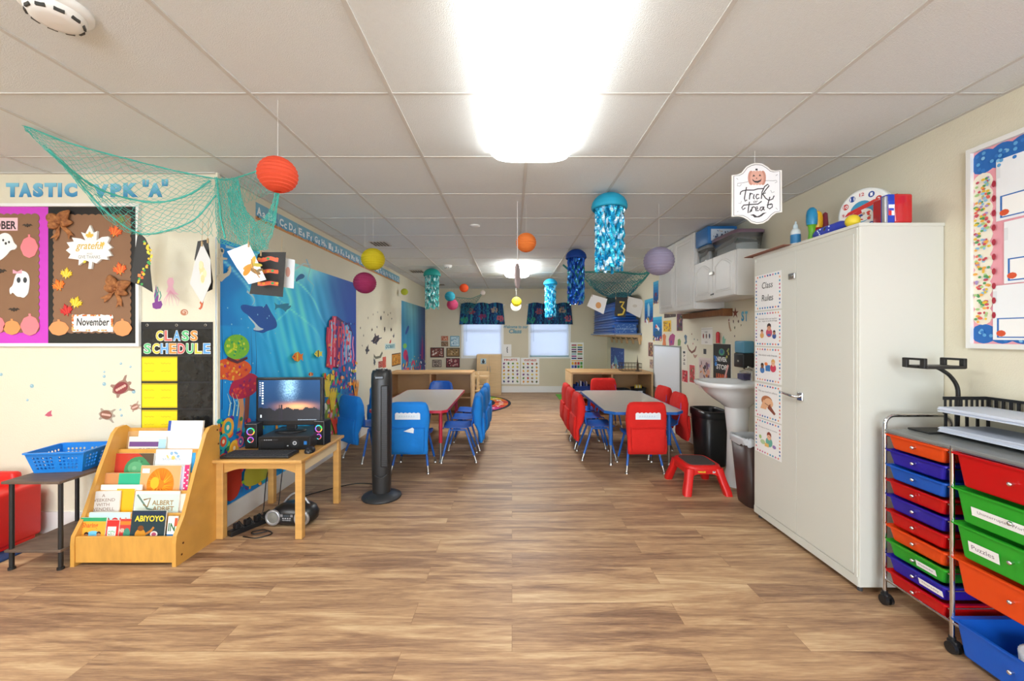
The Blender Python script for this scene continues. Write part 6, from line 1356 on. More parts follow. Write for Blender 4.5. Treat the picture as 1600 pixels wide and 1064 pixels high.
def f2(S, w, h): cap_(S, w, h, 'We listen when our teacher', h*.52); cap_(S, w, h, 'is speaking', h*.38); kid(S, w*.12, h*.05, w*.26, '#3a2420', '#d8a080', '#c8506a'); kid(S, -w*.42, -h*.2, w*.17, '#5a3020', '#e0a888', '#e0a860'); kid(S, w*.5, -h*.25, w*.16, '#2a1c18', '#b88060', '#3a5aa0'); S.rect(w*.0, -h*.42, w*.25, -h*.3, '#4a6ab0')
def f3(S, w, h): cap_(S, w, h, 'We share with friends', h*.5); kid(S, -w*.4, -h*.1, w*.2, '#1f1a18', '#8a5a40', '#4a7fc0'); kid(S, w*.42, h*.12, w*.24, '#e0a860', '#eab898', '#d0405a'); S.rect(-w*.15, -h*.35, w*.2, 0, '#3a7ab8'); S.ell(-w*.1, h*.05, w*.12, h*.1, '#e8803a')
def f4(S, w, h): cap_(S, w, h, 'We are kind to others', h*.52); S.ell(-w*.05, h*.05, w*.42, h*.3, '#b8744c', 16); S.ell(w*.08, -h*.05, w*.34, h*.28, '#e8b890', 16); S.poly([(-w*.55, -h*.45), (-w*.3, h*.1), (0, -h*.2), (-w*.1, -h*.45)], '#e8b48a'); S.poly([(w*.15, -h*.1), (w*.6, -h*.55), (w*.5, -h*.65), (0, -h*.35)], '#8a4a34'); S.stroke([(-w*.2, -h*.1), (w*.1, -h*.2), (w*.25, -h*.1)], .005, '#8a5638')
def f5(S, w, h): cap_(S, w, h, 'We keep our hands to ourselves', h*.48); kid(S, w*.12, h*.12, w*.28, '#8a4030', '#e8b898', '#6ab0a0'); S.ell(-w*.35, -h*.3, w*.2, h*.14, '#b8d0a0', 12); S.ell(w*.5, -h*.35, w*.13, h*.1, '#9a80b8', 12); S.ell(-w*.55, -h*.05, w*.1, h*.12, '#a8c878', 10); S.rect(-w*.2, -h*.5, w*.1, -h*.3, '#e8c070')
rule(1, 0, 432, 486, f1, 'top poster on the cabinet door reading Class Rules'); rule(2, 0, 488, 540, f2, 'second rules poster, a teacher with two seated children'); rule(3, 0, 542, 594, f3, 'middle rules poster, two children sharing blue and red toys'); rule(4, 0, 597, 649, f4, 'fourth rules poster with two hands holding'); rule(5, 0, 651, 703, f5, 'lowest rules poster with a red haired child and toys')
# ---------- things on the cabinet
ZT = 1.8522
cb = thing('cardboard_sheet', 'thin brown cardboard sheet sticking out over the far top edge of the cabinet', 'cardboard', (1.8, 2.78, ZT)); m = MB(); m.box(-.11, -.23, 0, .13, .2, .005); obj('sheet', m, mat('brown_card', '#8a5a4a', .8), cb)
def on_top(y, x): return (x, y, ZT)
gb = thing('paint_bottle', 'clear blue labelled squeeze bottle at the far end of the cabinet top', 'bottle', (1.80, 2.6, ZT+.0055))
m = MB(); m.lathe([(.026, 0), (.028, .005), (.028, .09), (.02, .105), (.014, .11), (.0001, .11)], n=24); obj('bottle_body', m, mat('milky_plastic', '#dfe8ea', .3), gb)
m = MB(); m.lathe([(.0285, .015), (.0285, .07)], n=24, cap=False); q = obj('bottle_label', m, mat('blue_label', '#2f7fb4', .4), gb)
m = MB(); m.lathe([(.015, .11), (.013, .13), (.006, .14), (.004, .155), (.0001, .156)], n=16); obj('bottle_cap', m, mat('clear_cap', '#cfe0e6', .2), gb)
def maraca(x, y, top, bot, label, tilt):
    t = thing('toy_maraca', label, 'toy', (x, y, ZT+.0055 if y > 2.55 else ZT), group='toy maracas on the cabinet'); t.rotation_euler = (tilt, 0, 0)
    m = MB(); m.lathe([(.02, .0), (.022, .01), (.016, .06), (.02, .1), (.026, .105)], n=20); obj('handle', m, mat('toy_'+bot[1:], bot, .35), t)
    m = MB(); m.lathe([(.027, .105), (.03, .13), (.029, .17), (.024, .195), (.012, .21), (.0001, .213)], n=24, cap=False); obj('shaker_head', m, mat('toy_'+top[1:], top, .3), t)
maraca(1.815, 2.48, '#1f86b4', '#6fb82a', 'blue and lime green toy maraca standing on the cabinet', 0); maraca(1.90, 2.55, '#eeb41e', '#c02a24', 'yellow and red toy maraca behind the blue one', 0)
m = MB(); m.lathe([(.018, 0), (.018, .1), (.012, .19), (.0001, .2)], n=16); obj('toy_cone', m, mat('toy_maroon', '#7a2438', .4), loc=(1.935, 2.53, ZT), label='dark maroon toy piece just behind the yellow maraca', cat='toy')
tb = thing('toy_bat_case', 'blue plastic toy with white dots lying along the cabinet front edge', 'toy', (1.79, 2.30, ZT), R(-3))
m = MB(); rings_ = []
for k in range(12):
    y = -.13+.27*k/11; s = math.sin(math.pi*min(1, (k+.6)/3)/2) if k < 3 else (math.sin(math.pi*min(1, (11.6-k)/3)/2) if k > 9 else 1)
    rings_.append([(.026*s*math.cos(a)*1.0, y, .03+.03*s*math.sin(a)) for a in [2*math.pi*q/20 for q in range(20)]])
m.loft(rings_); obj('toy_body', m, mat('toy_blue', '#2c3fb0', .35), tb)
m = MB()
for yy, zz in ((.05, .045), (.06, .03), (.07, .04), (.055, .018), (-.02, .045), (-.02, .025)): m.sphere((-.024, yy, zz), .0045, 8, 6)
obj('white_dots', m, mat('dot_white', '#dfe8f8', .5), tb, kind='stuff'); m = MB(); m.sphere((-.02, .015, .035), .014, 14, 8, sx=.5); obj('dark_window', m, mat('toy_dark', '#3a4038', .4), tb)
m = MB(); m.sphere((0, 0, .033), .033, 24, 16); obj('yellow_ball', m, mat('toy_ball_yellow', '#dcc42c', .5), loc=(1.775, 2.135, ZT), label='yellow ball at the near end of the blue toy', cat='ball')
tk = thing('teaching_clock', 'round white teaching clock toy with red numbers leaning on the wall side', 'clock', (1.985, 2.30, ZT), R(-72))
o0 = MB(); rad = .125
def disc_rings(r0, r1, y0, y1): return None
m = MB(); L = []
for r_, y in ((.125, .03), (.13, .02), (.13, -.02), (.125, -.028), (.115, -.028)): L.append([(r_*math.cos(a), y, .13+r_*math.sin(a)) for a in [2*math.pi*q/40 for q in range(40)]])
m.loft(L); obj('clock_body', m, mat('clock_white', '#e4e6e2', .35), tk)
S = Sheet(t=.002, col='#f2f2ee', poly=[(.116*math.cos(2*math.pi*k/40), .116*math.sin(2*math.pi*k/40)) for k in range(40)])
for k in range(12):
    a = math.pi/2-2*math.pi*k/12; S.ell(.095*math.cos(a), .095*math.sin(a), .016, .017, ['#c8342c', '#2a4a98'][k % 2] if k % 3 else '#f0e8e4', 12); t_ = str(k or 12); S.text(t_, .095*math.cos(a)-.006*len(t_), .095*math.sin(a)-.009, .095*math.cos(a)+.006*len(t_), .095*math.sin(a)+.009, '#ffffff' if k % 3 else '#c03a44', .02)
S.ell(0, 0, .06, .06, '#3f9ac0', 24); S.ell(.0, -.02, .055, .035, '#f0ece4', 20); blobs(S, -.04, -.05, .04, .0, 14, ['#c8a080', '#d83a2a', '#3a4a8a', '#8a7a60', '#3a8a4a'], .01)
S.poly([(-.09, -.01), (-.07, .012), (.06, .05), (.09, .045), (.05, .02)], '#d8342a'); S.stroke([(0, 0), (-.075, -.02)], .02, '#d02a2a')
o = obj('clock_face', S, GLOSS, tk); o.matrix_local = Matrix.Translation((0, -.029, .13)) @ Matrix.Rotation(R(90), 4, 'X')
rbx = thing('red_case', 'glossy red and blue plastic case at the near end of the cabinet top', 'case', (1.935, 2.12, ZT))
m = MB(); m.rbox(-.02, -.07, 0, .075, .06, .15, .012, 3); obj('red_shell', m, mat('case_red', '#c41c22', .2, coat=.5), rbx)
m = MB(); m.rbox(-.055, -.072, .002, -.02, -.03, .145, .004); q = obj('blue_front', m, mat('case_blue', '#2440b8', .3), rbx)
S = Sheet(.05, .12, '#eef0f2', .001); S.rect(-.025, .03, .025, .06, '#2a48c0'); S.rect(-.025, -.06, .0, .0, '#d83030'); S.rect(-.02, -.02, .02, -.0, '#2a48c0'); o = obj('case_label', S, GLOSS, q); o.matrix_local = Matrix.Translation((-.038, -.0725, .074)) @ Matrix.Rotation(R(90), 4, 'X') @ Matrix.Scale(.6, 4)
m = MB(); m.rbox(-.068, -.072, .002, -.055, -.05, .135, .003); obj('silver_band', m, mat('silver_plastic'), rbx)
m = MB(); m.tube([(.03, -.03, .15), (.03, -.03, .157), (.03, .03, .157), (.03, .03, .15)], .005, 8); obj('case_handle', m, mat('case_red'), rbx)
# ---------- hanging sign
sg = thing('hanging_sign', 'white trick or treat sign with a pumpkin hanging from the ceiling', 'sign', at(1181, 301, 2.35)); sgp = Plane((0, 2.35, 0), (1, .0, 0))
Zp = lambda x, y: (1120+x/7.6, 220+y/7.6)
out = [(172, 412), (240, 405), (290, 380), (345, 310), (400, 280), (460, 268), (530, 275), (590, 310), (640, 350), (690, 362), (765, 352), (768, 850), (700, 860), (650, 895), (600, 950), (540, 985), (470, 993), (400, 975), (345, 930), (290, 905), (235, 900), (172, 905)]
S = Sheet(); o_s = sgp.uv(1181, 301); pl_ = [(sgp.uv(*Zp(*p))[0]-o_s[0], sgp.uv(*Zp(*p))[1]-o_s[1]) for p in out]
S = Sheet(t=.006, col='#eceae4', edge='#d8d4c8', poly=ccw(pl_), plane=sgp, o=o_s)
def zs(P): return [S.P(*Zp(*p)) for p in P]
cx, cy = 470, 631; inn = [(cx+(x-cx)*.93, cy+(y-cy)*.955) for x, y in out]; S.poly(ccw(zs(inn)), '#3c3a3c'); inn = [(cx+(x-cx)*.91, cy+(y-cy)*.94) for x, y in out]; S.poly(ccw(zs(inn)), '#f0eff0')
K = '#3a383c'
for x, y, rx in ((400, 445, 38), (540, 445, 36), (435, 445, 45), (505, 445, 45), (470, 445, 45)): c = S.P(*Zp(x, y)); S.ell(c[0], c[1], rx/7.6*2.35/640, 86/7.6*2.35/640, '#c88f7c' if rx < 40 else '#dca896', 18)
for P in ([(430, 405), (415, 430), (450, 425)], [(505, 400), (490, 422), (520, 425)], [(412, 455), (440, 480), (475, 482), (510, 468), (525, 450), (515, 485), (480, 505), (445, 500), (420, 480)], [(465, 440), (455, 455), (475, 455)], [(448, 355), (455, 335), (475, 335), (478, 358)], [(385, 885), (430, 875), (470, 900), (500, 890), (540, 860), (585, 855), (550, 875), (530, 895), (495, 912), (440, 915), (420, 895)]): S.poly(ccw(zs(P)), K)
w_ = .0062
for P in ([(345, 555), (332, 620), (320, 690), (330, 722), (352, 705)], [(270, 645), (275, 615), (300, 598), (345, 590), (430, 590), (480, 575), (550, 572)], [(388, 622), (378, 702)], [(380, 660), (400, 628), (420, 638)], [(435, 640), (426, 688), (442, 694)], [(492, 642), (468, 640), (456, 670), (470, 696), (498, 680)], [(520, 694), (530, 610), (560, 548), (598, 520), (612, 540), (570, 590), (532, 645), (572, 622)], [(540, 640), (570, 685), (610, 712), (655, 695), (672, 655)],
          [(380, 728), (368, 800), (362, 860), (385, 850), (402, 818)], [(332, 800), (302, 822), (288, 798), (312, 768), (400, 760), (480, 756), (525, 722)], [(412, 790), (402, 846)], [(406, 812), (425, 786), (446, 796)], [(450, 820), (478, 808), (472, 786), (452, 798), (455, 834), (490, 832)], [(542, 790), (512, 795), (502, 825), (520, 836), (545, 800)], [(550, 785), (545, 822), (562, 826)], [(585, 768), (645, 752)], [(622, 670), (602, 740), (592, 795), (618, 812), (650, 790), (650, 758), (622, 762)]): S.stroke(zs(P), w_, K)
for P in ([(365, 490), (300, 505), (240, 510), (235, 540), (265, 545), (285, 520)], [(560, 480), (600, 478), (660, 480), (700, 475), (705, 495), (680, 505)], [(250, 745), (275, 750), (285, 720)], [(630, 590), (645, 622), (675, 610)], [(225, 450), (245, 465)], [(690, 420), (712, 405)], [(690, 800), (712, 820)], [(230, 850), (250, 840)]): S.stroke(zs(P), .0018, K)
a_, b_ = S.P(*Zp(425, 742)), S.P(*Zp(480, 716)); S.text('or', a_[0], a_[1], b_[0], b_[1], K, .01, .2)
o = obj('sign_board', S, PRINT, sg); o.matrix_local = Matrix.Rotation(R(90), 4, 'X')
m = MB(); m.tube([(-.005, .003, .117), (-.005, .003, ZC-sg.location.z-.001)], .0012, 6); m.tube([(-.005, .0, .12), (-.005, .0, .108)], .004, 6); obj('string', m, mat('white_string'), sg)
# ---------- right bulletin board
rb2 = thing('bulletin_board', 'white framed bulletin board with blue border on the right wall, cut by the photo edge', 'bulletin board', mw=WR.mat(-1.33, 1.695, .0006))
W_, H_ = .6, .465
for a in ((-W_, H_-.022, W_, H_), (-W_, -H_, W_, -H_+.022), (-W_, -H_+.022, -W_+.02, H_-.022), (W_-.02, -H_+.022, W_, H_-.022)): obj('frame_rail', bx(a[0], a[1], 0, a[2], a[3], .022), WHITE, rb2)
S = Sheet(1.16, .886, '#e8a0ac', .006); obj('pink_backing', S, PRINT, rb2)
def bpc(x0, y0, x1, y1, label, seed, side=None):
    S = Sheet(t=.001, col='#1f68b8', poly=ccw(scallop(x0, y0, x1, y1, .07, .012))); random.seed(seed)
    for _ in range(int(abs((x1-x0)*(y1-y0))*1400)+10): S.ell(random.uniform(x0, x1), random.uniform(y0, y1), .008, .008, rc(['#5fa8dc', '#88c4e8', '#2f7ac8']), 8)
    o = obj('blue_border', S, PRINT, rb2); o.location = (0, 0, .0062); o['label'] = label
bpc(-W_+.025, H_-.12, W_-.025, H_-.035, 'blue dotted top border', 1); bpc(-W_+.025, -H_+.035, W_-.025, -H_+.1, 'blue dotted bottom border', 2)
S = Sheet(t=.001, col='#f0ead8', poly=ccw(scallop(-W_+.028, -H_+.12, -W_+.085, H_-.14, .06, .012))); random.seed(3)
for k in range(170): S.ell(random.uniform(-W_+.03, -W_+.084), random.uniform(-H_+.12, H_-.15), random.uniform(.005, .01), .006, rc(['#e8c23a', '#a8d08a', '#a890c8', '#e86a5a', '#8ac0e0', '#f0b04a', '#5aa060', '#c84a5a']), 8)
for k in range(10): S.ell(-W_+.105, -H_+.15+k*.065, .008, .015, '#a8243a', 8)
o = obj('children_border', S, PRINT, rb2); o.location = (0, 0, .0065); o['label'] = 'multicoloured border of little figures'
for k, (xx, yy, w, h, lb) in enumerate(((-.3, .235, .38, .27, 'top'), (-.28, -.045, .36, .27, 'middle'), (-.31, -.305, .38, .24, 'bottom'))):
    S = Sheet(w, h, '#eef1f4', .0008); S.rect(-w*.5, h*.2, -w*.46, h*.4, '#dfe2e6')
    for q in range(9): S.rect(0, h*.4-q*h*.055, w*.3, h*.4-q*h*.055+.0015, '#b4bac4')
    S.rect(-w*.46, -h*.46, -w*.06, -h*.1, '#2a6ab8'); S.rect(-w*.44, -h*.44, -w*.08, -h*.12, '#f4f4f2'); S.ell(-w*.42, -h*.38, .018, .014, '#d8542a', 9); S.ell(-w*.12, -h*.36, .018, .02, '#e89a4a', 9)
    S.rect(w*.06, -h*.46, w*.44, -h*.1, '#2a6ab8'); S.rect(w*.08, -h*.44, w*.42, -h*.12, '#f4f4f2')
    S.mw = WR.mat(-1.33+xx, 1.695+yy, .0082+.0012*k); put(S, 'pinned_paper', '%s white paper with a blue edged name card on the right bulletin board' % lb, 'paper', 'papers pinned on the right bulletin board')
# ---------- drawer cart
CW = mat('cart_top_grey', '#7f8381', .25)
ct = thing('drawer_cart', 'chrome rolling cart with rainbow plastic drawers along the right wall', 'cart', (1.96, 1.62, 0)); cx0, cx1 = -.165, .155; ys = [-.375, .05, .352]
def post(x, y, z1=.84): m = MB(); m.tube([(x, y, .062), (x, y, z1)], .0085, 12); return obj('post', m, CHROME, ct)
for x in (cx0, cx1): post(x, ys[1])
for y in (ys[0], ys[2]):
    m = MB(); P = [(cx0, y, .062), (cx0, y, .86)]+[(cx0+.045*(1-math.cos(a)), y, .86+.045*math.sin(a)) for a in [math.pi/2*k/6 for k in range(1, 7)]]+[(cx1-.045+.045*math.sin(a), y, .86+.045*math.cos(a)) for a in [math.pi/2*k/6 for k in range(7)]]+[(cx1, y, .062)]
    m.tube(P, .0085, 12); obj('end_loop', m, CHROME, ct)
for x in (cx0, cx1):
    for z in (.12, .825): m = MB(); m.tube([(x, ys[0], z), (x, ys[2], z)], .006, 8); obj('long_rail', m, CHROME, ct)
obj('top_panel', MB().rbox(cx0-.008, ys[0]+.008, .828, cx1+.008, ys[2]-.008, .843, .004), CW, ct)
def caster(x, y):
    m = MB(); m.tube([(x, y, .048), (x, y, .064)], .012, 12); c = obj('caster', m, BLACKP, ct)
    for s in (-1, 1): m = MB(); m.tube([(x+s*.006, y-.008, .024), (x+s*.02, y-.008, .024)], [.024, .022], 20); obj('wheel', m, BLACKP, c)
    m = MB(); m.rbox(x-.014, y-.025, .03, x+.014, y+.012, .054, .006); obj('fork', m, BLACKP, c)
for x in (cx0, cx1):
    for y in ys: caster(x, y)
def dmat(c): return mat('drawer_'+c[1:], c, .22, coat=.3, sub=.3)
def drawer(y0, y1, ztop, h, col, label=None, xf=0.0, cardc=None):
    ym, ry = (y0+y1)/2, (y1-y0)/2-.012; xm = (cx0+cx1)/2-.012+xf; rx = (cx1-cx0)/2-.002
    m = MB(); m.rrings([(xm, ym, ztop-h, rx*.91, ry*.86), (xm, ym, ztop-h+.004, rx*.925, ry*.88), (xm, ym, ztop-.007, rx*.98, ry*.97), (xm, ym, ztop-.007, rx*1.03, ry*1.06), (xm, ym, ztop, rx*1.03, ry*1.06), (xm, ym, ztop, rx*.965, ry*.95), (xm, ym, ztop-h+.004, rx*.89, ry*.84)], .014)
    d = obj('drawer', m, dmat(col), ct)
    if label: d['label'] = label
    xf_ = xm-rx*.95; m = MB(); m.tube([(xf_+.004, ym, ztop-h*.48), (xf_-.01, ym, ztop-h*.48)], [.005, .004], 8); m.sphere((xf_-.014, ym, ztop-h*.48), .008, 12, 8); obj('knob', m, CHROME, d)
    for yy in (y0+.006, y1-.006):
        m = MB(); m.tube([(cx0, yy, ztop-.012), (cx1, yy, ztop-.012)], .003, 6); obj('runner', m, CHROME, ct)
    if cardc:
        for cy_, cw, ch_, art in cardc:
            S = Sheet(cw, ch_, '#f0f0ee', .001)
            if art == 'pic': S.rect(-cw*.4, -ch_*.38, cw*.4, ch_*.3, '#e88a5a')
            else: S.text(art, -cw*.4, -ch_*.2, cw*.35, ch_*.22, '#6a5a6a')
            tilt = math.atan2(rx*.09, h); o = obj('drawer_label', S, PRINT, d)
            o.matrix_local = Matrix.Translation((xf_-.0035, ym+cy_, ztop-h*.56)) @ Matrix.Rotation(R(-90), 4, 'Z') @ Matrix.Rotation(R(90)+tilt*1.2, 4, 'X')
OR, IN, BL, RE, GN = '#f8581c', '#3328b8', '#1c68d8', '#dc1418', '#34b832'
for i, (c, nm) in enumerate(((OR, 'orange'), (IN, 'indigo'), (BL, 'blue'), (RE, 'red'), (IN, 'indigo'), (RE, 'red'), (OR, 'orange'), (GN, 'green'), (IN, 'indigo'), (RE, 'red'))):
    drawer(ys[1]+.008, ys[2]-.008, .822-.0715*i, .065, c, nm+' shallow drawer', cardc=[(-.05, .085, .026, 'Wednesday')] if i == 7 else ([(-.07, .1, .026, 'Thursday')] if i == 8 else None))
for i, (c, nm, z, cd) in enumerate(((RE, 'red', .822, [(-.12, .12, .028, 'Lined Paper')]), (GN, 'green', .682, [(.03, .2, .034, 'Uninterrupted Work')]), (GN, 'green', .542, [(.09, .1, .04, 'Puzzles'), (-.1, .12, .075, 'pic')]), (OR, 'orange', .402, None), (BL, 'blue', .152, None))):
    drawer(ys[0]+.008, ys[1]-.008, z, .128, c, 'deep '+nm+' drawer', cardc=cd, xf=-.008)
pt = thing('paper_plate', 'stack of white ribbed paper plates in the bottom blue drawer', 'paper plates', (1.93, 1.44, .05)); m = MB()
m.lathe([(.0001, 0), (.06, 0), (.09, .02), (.095, .085), (.088, .085), (.062, .07), (.0001, .068)], n=48); obj('plates', m, mat('plate_white', '#dfe4ea', .5), pt); m = MB()
for k in range(36): a = 2*math.pi*k/36; m.tube([(.091*math.cos(a), .091*math.sin(a), .02), (.0955*math.cos(a), .0955*math.sin(a), .085)], .0015, 4)
obj('ribs', m, mat('plate_white'), pt, kind='stuff')
# tablet stand
ts = thing('tablet_stand', 'black gooseneck tablet stand on top of the drawer cart', 'tablet stand', (1.955, 1.905, .8435))
m = MB(); m.rbox(-.07, -.055, 0, .12, .05, .009, .004); obj('base', m, BLACKM, ts)
Q = [Vector(p) for p in ((.115, 0, .008), (.118, 0, .11), (.117, 0, .2), (.085, 0, .255), (.045, 0, .285), (.02, 0, .298))]; m = MB(); m.tube([cr(Q, k/24) for k in range(25)], .0085, 10); obj('arm', m, BLACKM, ts)
m = MB(); m.rbox(-.085, -.06, .294, .095, .05, .308, .004); hold = obj('cradle', m, BLACKM, ts)
for x in (-.085, .095):
    for y in (-.055, .03): m = MB(); m.rbox(x-.008, y, .296, x+.008, y+.022, .34, .003); obj('clamp_post', m, BLACKM, hold)
    m = MB(); m.rbox(x-.008, -.055, .332, x+.008, .052, .342, .003); obj('clamp_bar', m, BLACKM, hold)
    m = MB(); m.tube([(x, -.02, .303), (.01, -.02, .303)], .005, 8); obj('slide_rod', m, BLACKM, hold)
# letter tray and papers
lt = thing('letter_tray', 'black two tier letter tray on the drawer cart', 'letter tray', (2.045, 1.665, .8435))
for z in (.012, .1):
    obj('tray_floor', MB().rbox(-.095, -.19, z, .105, .19, z+.004, .002), BLACKP, lt)
for x, xs in ((.1, 1),):
    for z0, z1 in ((.01, .016), (.075, .1), (.158, .17)): obj('tray_wall', bx(x-.003, -.19, z0, x+.003, .19, z1), BLACKP, lt)
for y in (.187, -.187):
    for z0, z1 in ((.01, .02), (.092, .104), (.155, .17)): obj('tray_wall', bx(-.095, y-.003, z0, .105, y+.003, z1), BLACKP, lt)
    for k in range(9):
        x = -.09+k*.024; obj('tray_bar', bx(x, y-.0025, .104, x+.008, y+.0025, .155), BLACKP, lt)
        if k % 2 == 0: obj('tray_bar', bx(x, y-.0025, .02, x+.012, y+.0025, .092), BLACKP, lt)
for k in range(14):
    y = -.18+k*.027; obj('tray_bar', bx(.0975, y, .1, .1025, y+.011, .158), BLACKP, lt)
for nm, z, n, lb in (('paper_stack', .8605, .022, 'lower stack of white paper in the black letter tray'), ('paper_stack', .9485, .022, 'upper stack of white paper in the black letter tray')):
    m = MB(); random.seed(int(z*1000))
    for k in range(11): dx, dy = random.uniform(-.004, .004), random.uniform(-.005, .005); m.box(-.135+dx, -.17+dy, n*k/11, .085+dx, .17+dy, n*(k+.85)/11, '#e4eaf4' if k % 2 else '#cfd8e8')
    obj(nm, m, mat('paper_sheets', rough=.5, attr=True), loc=(2.045, 1.665, z), label=lb, cat='paper')
# ---------- wall cupboards
CAB = mat('white_cupboard', '#e0e0dc', .3)
def arch(y0, y1, z0, z1, rise, n=14): return [(y0, z0), (y1, z0), (y1, z1-rise)]+[(y1-(y1-y0)*k/n, z1-rise+rise*math.sin(math.pi*k/n)) for k in range(1, n)]+[(y0, z1-rise)]
def cupboard(x, y0, y1, z0, z1, doors, arched, label, knobs=True):
    t = thing('wall_cupboard', label, 'cupboard', (x, (y0+y1)/2, z0), group=None); h = z1-z0; w = (y1-y0)/2; d = XR-x-.001
    obj('cupboard_body', MB().rbox(.02, -w, 0, d, w, h, .003), CAB, t)
    dw = 2*w/doors
    for k in range(doors):
        a = -w+k*dw+.004; b = a+dw-.008; dd = obj('door', MB().rbox(0, a, .006, .0195, b, h-.006, .004), CAB, t)
        m = MB(); i = .05; rise = .05 if arched else .0
        P0 = arch(a+i, b-i, i+.006, h-i, rise) if arched else [(a+i, i), (b-i, i), (b-i, h-i), (a+i, h-i)]
        cy, cz = (a+b)/2, h/2; sc = lambda q: [(cy+(y-cy)*q, cz+(z-cz)*(1-(1-q)*.6)) for y, z in P0]
        P1 = sc(.93); P2 = sc(.82); n = len(P0)
        m.add([(-.001, y, z) for y, z in P0]+[(.006, y, z) for y, z in P1]+[(-.004, y, z) for y, z in P2], [(j, (j+1) % n, (j+1) % n+n, j+n) for j in range(n)]+[(j+n, (j+1) % n+n, (j+1) % n+2*n, j+2*n) for j in range(n)]+[tuple(range(2*n, 3*n))])
        Q0 = sc(1.03); m.add([(-.0002, y, z) for y, z in Q0]+[(-.004, y, z) for y, z in P0], [(j, (j+1) % n, (j+1) % n+n, j+n) for j in range(n)]); m.add([(-.004, y, z) for y, z in P0]+[(.006, y, z) for y, z in P1], [(j, (j+1) % n, (j+1) % n+n, j+n) for j in range(n)])
        obj('raised_panel', m, CAB, dd)
    return t
cupboard(1.85, 4.16, 5.16, 1.56, 2.345, 2, False, 'tall white wall cupboard reaching the ceiling on the right wall')
ac = cupboard(1.85, 3.4, 4.155, 1.625, 2.01, 2, True, 'low white wall cupboard with two arched doors holding plastic bins on top')
m = MB(); m.rbox(-.018, -.03, .22, -.004, .03, .25, .004); obj('child_lock', m, STEEL, ac)
m = MB(); q = [(-.0045, .0, .03)]; S = Sheet(t=.001, col='#2a2a2c', poly=[(-.035, 0), (-.02, .01), (0, .006), (.02, .014), (.035, .008), (.03, -.004), (.01, -.006), (0, .0), (-.02, -.008)]); o = obj('fish_sticker', S, PRINT, ac); o.matrix_local = Matrix.Translation((-.0042, 0, .04)) @ Matrix.Rotation(R(-90), 4, 'Z') @ Matrix.Rotation(R(90), 4, 'X')
wr = thing('wooden_rail', 'brown wooden rail fixed to the wall under the white cupboards', 'wall rail', (2.1, 4.5, 1.49)); obj('rail', bx(-.04, -.46, 0, .06, .46, .055), mat('brown_rail_wood', '#8a5a34', .6, noise=.3, nscale=6, stretch=(1, 6, 1)), wr); obj('end_block', bx(-.04, -.49, -.01, .06, -.46, .065), mat('brown_rail_wood'), wr)
CLR = mat('clear_plastic', '#f4f7f8', .06, trans=.96); 
def clearbin(x0, y0, z0, x1, y1, z1, lid, label, fill):
    t = thing('storage_bin', label, 'bin', ((x0+x1)/2, (y0+y1)/2, z0), group=None); rx, ry, h = (x1-x0)/2, (y1-y0)/2, z1-z0
    m = MB(); m.rings([(0, 0, .001, rx*.86, ry*.86), (0, 0, h-.03, rx*.97, ry*.97), (0, 0, h-.03, rx*.95, ry*.95), (0, 0, .006, rx*.84, ry*.84)], 40, 7); obj('bin_body', m, CLR, t)
    m = MB(); m.rings([(0, 0, h-.032, rx, ry), (0, 0, h-.008, rx*1.01, ry*1.01), (0, 0, h, rx*.94, ry*.94)], 40, 7); obj('lid', m, lid, t)
    for k, (c, a) in enumerate(fill): obj('contents', MB().rbox(a[0]*rx, a[1]*ry, .01+a[2]*h, a[3]*rx, a[4]*ry, a[5]*h, .003), mat('fill_'+c[1:], c, .7), t)
clearbin(1.87, 3.415, 2.011, 2.13, 3.88, 2.185, mat('mauve_lid', '#7a6272', .3), 'large clear plastic bin with a mauve lid on the low cupboard', [('#cfd4d4', (-.7, -.7, 0, .7, .7, .3)), ('#5f7f74', (-.7, -.7, .32, .7, .7, .42)), ('#b8bcc0', (-.6, -.6, .45, .6, .6, .6))])
clearbin(1.86, 3.9, 2.011, 2.1, 4.14, 2.16, mat('clear_lid', '#a8adb0', .2, trans=.4), 'small clear plastic bin beside the large one on the low cupboard', [('#d8d8d8', (-.7, -.7, 0, -.1, .7, .6)), ('#9a4a3a', (.0, -.7, 0, .7, .0, .4))])
tx = thing('storage_box', 'blue box with a white label on top of the small clear bin', 'box', (1.99, 4.0, 2.161)); obj('box_body', MB().rbox(-.14, -.13, 0, .14, .13, .165, .01, 3), mat('box_blue', '#2470b4', .4), tx)
S = Sheet(.22, .11, '#c8d4e0', .001); random.seed(2); blobs(S, -.09, -.04, .09, .04, 22, ['#3a5a8a', '#7a8aa0', '#2a3a5a', '#b8a08a'], .008); o = obj('box_label', S, GLOSS, tx); o.matrix_local = Matrix.Translation((0, -.1305, .08)) @ Matrix.Rotation(R(90), 4, 'X')
# ---------- wall shelf with blue mats
sh = thing('wall_shelf', 'wooden wall shelf with brackets under the pile of blue mats', 'shelf', (1.93, 7.8, 1.30)); obj('board', bx(-.235, -1.0, 0, .229, 1.0, .022), mat('shelf_paint', '#7f8fa8', .5), sh)
obj('wall_rail', bx(.205, -1.0, -.1, .229, 1.0, -.02), WOODP, sh)
for k in range(6):
    y = -.95+k*.38; P = [(.225, -.16), (.225, 0), (-.2, 0), (-.2, -.02), (.17, -.05), (.195, -.16)]; m = MB(); m.prism(P, y-.012, y+.012, 'y'); obj('bracket', m, WOODP, sh)
for k in range(5):
    y = -.8+k*.36; m = MB(); m.tube([(.2, y, -.06), (.15, y, -.07), (.13, y, -.04)], .006, 8); obj('coat_hook', m, BLACKM, sh)
MT = [mat('mat_blue_%d' % k, c, .35, bump=.3, bscale=9) for k, c in enumerate(('#1d4f9e', '#163f86', '#2460b4'))]
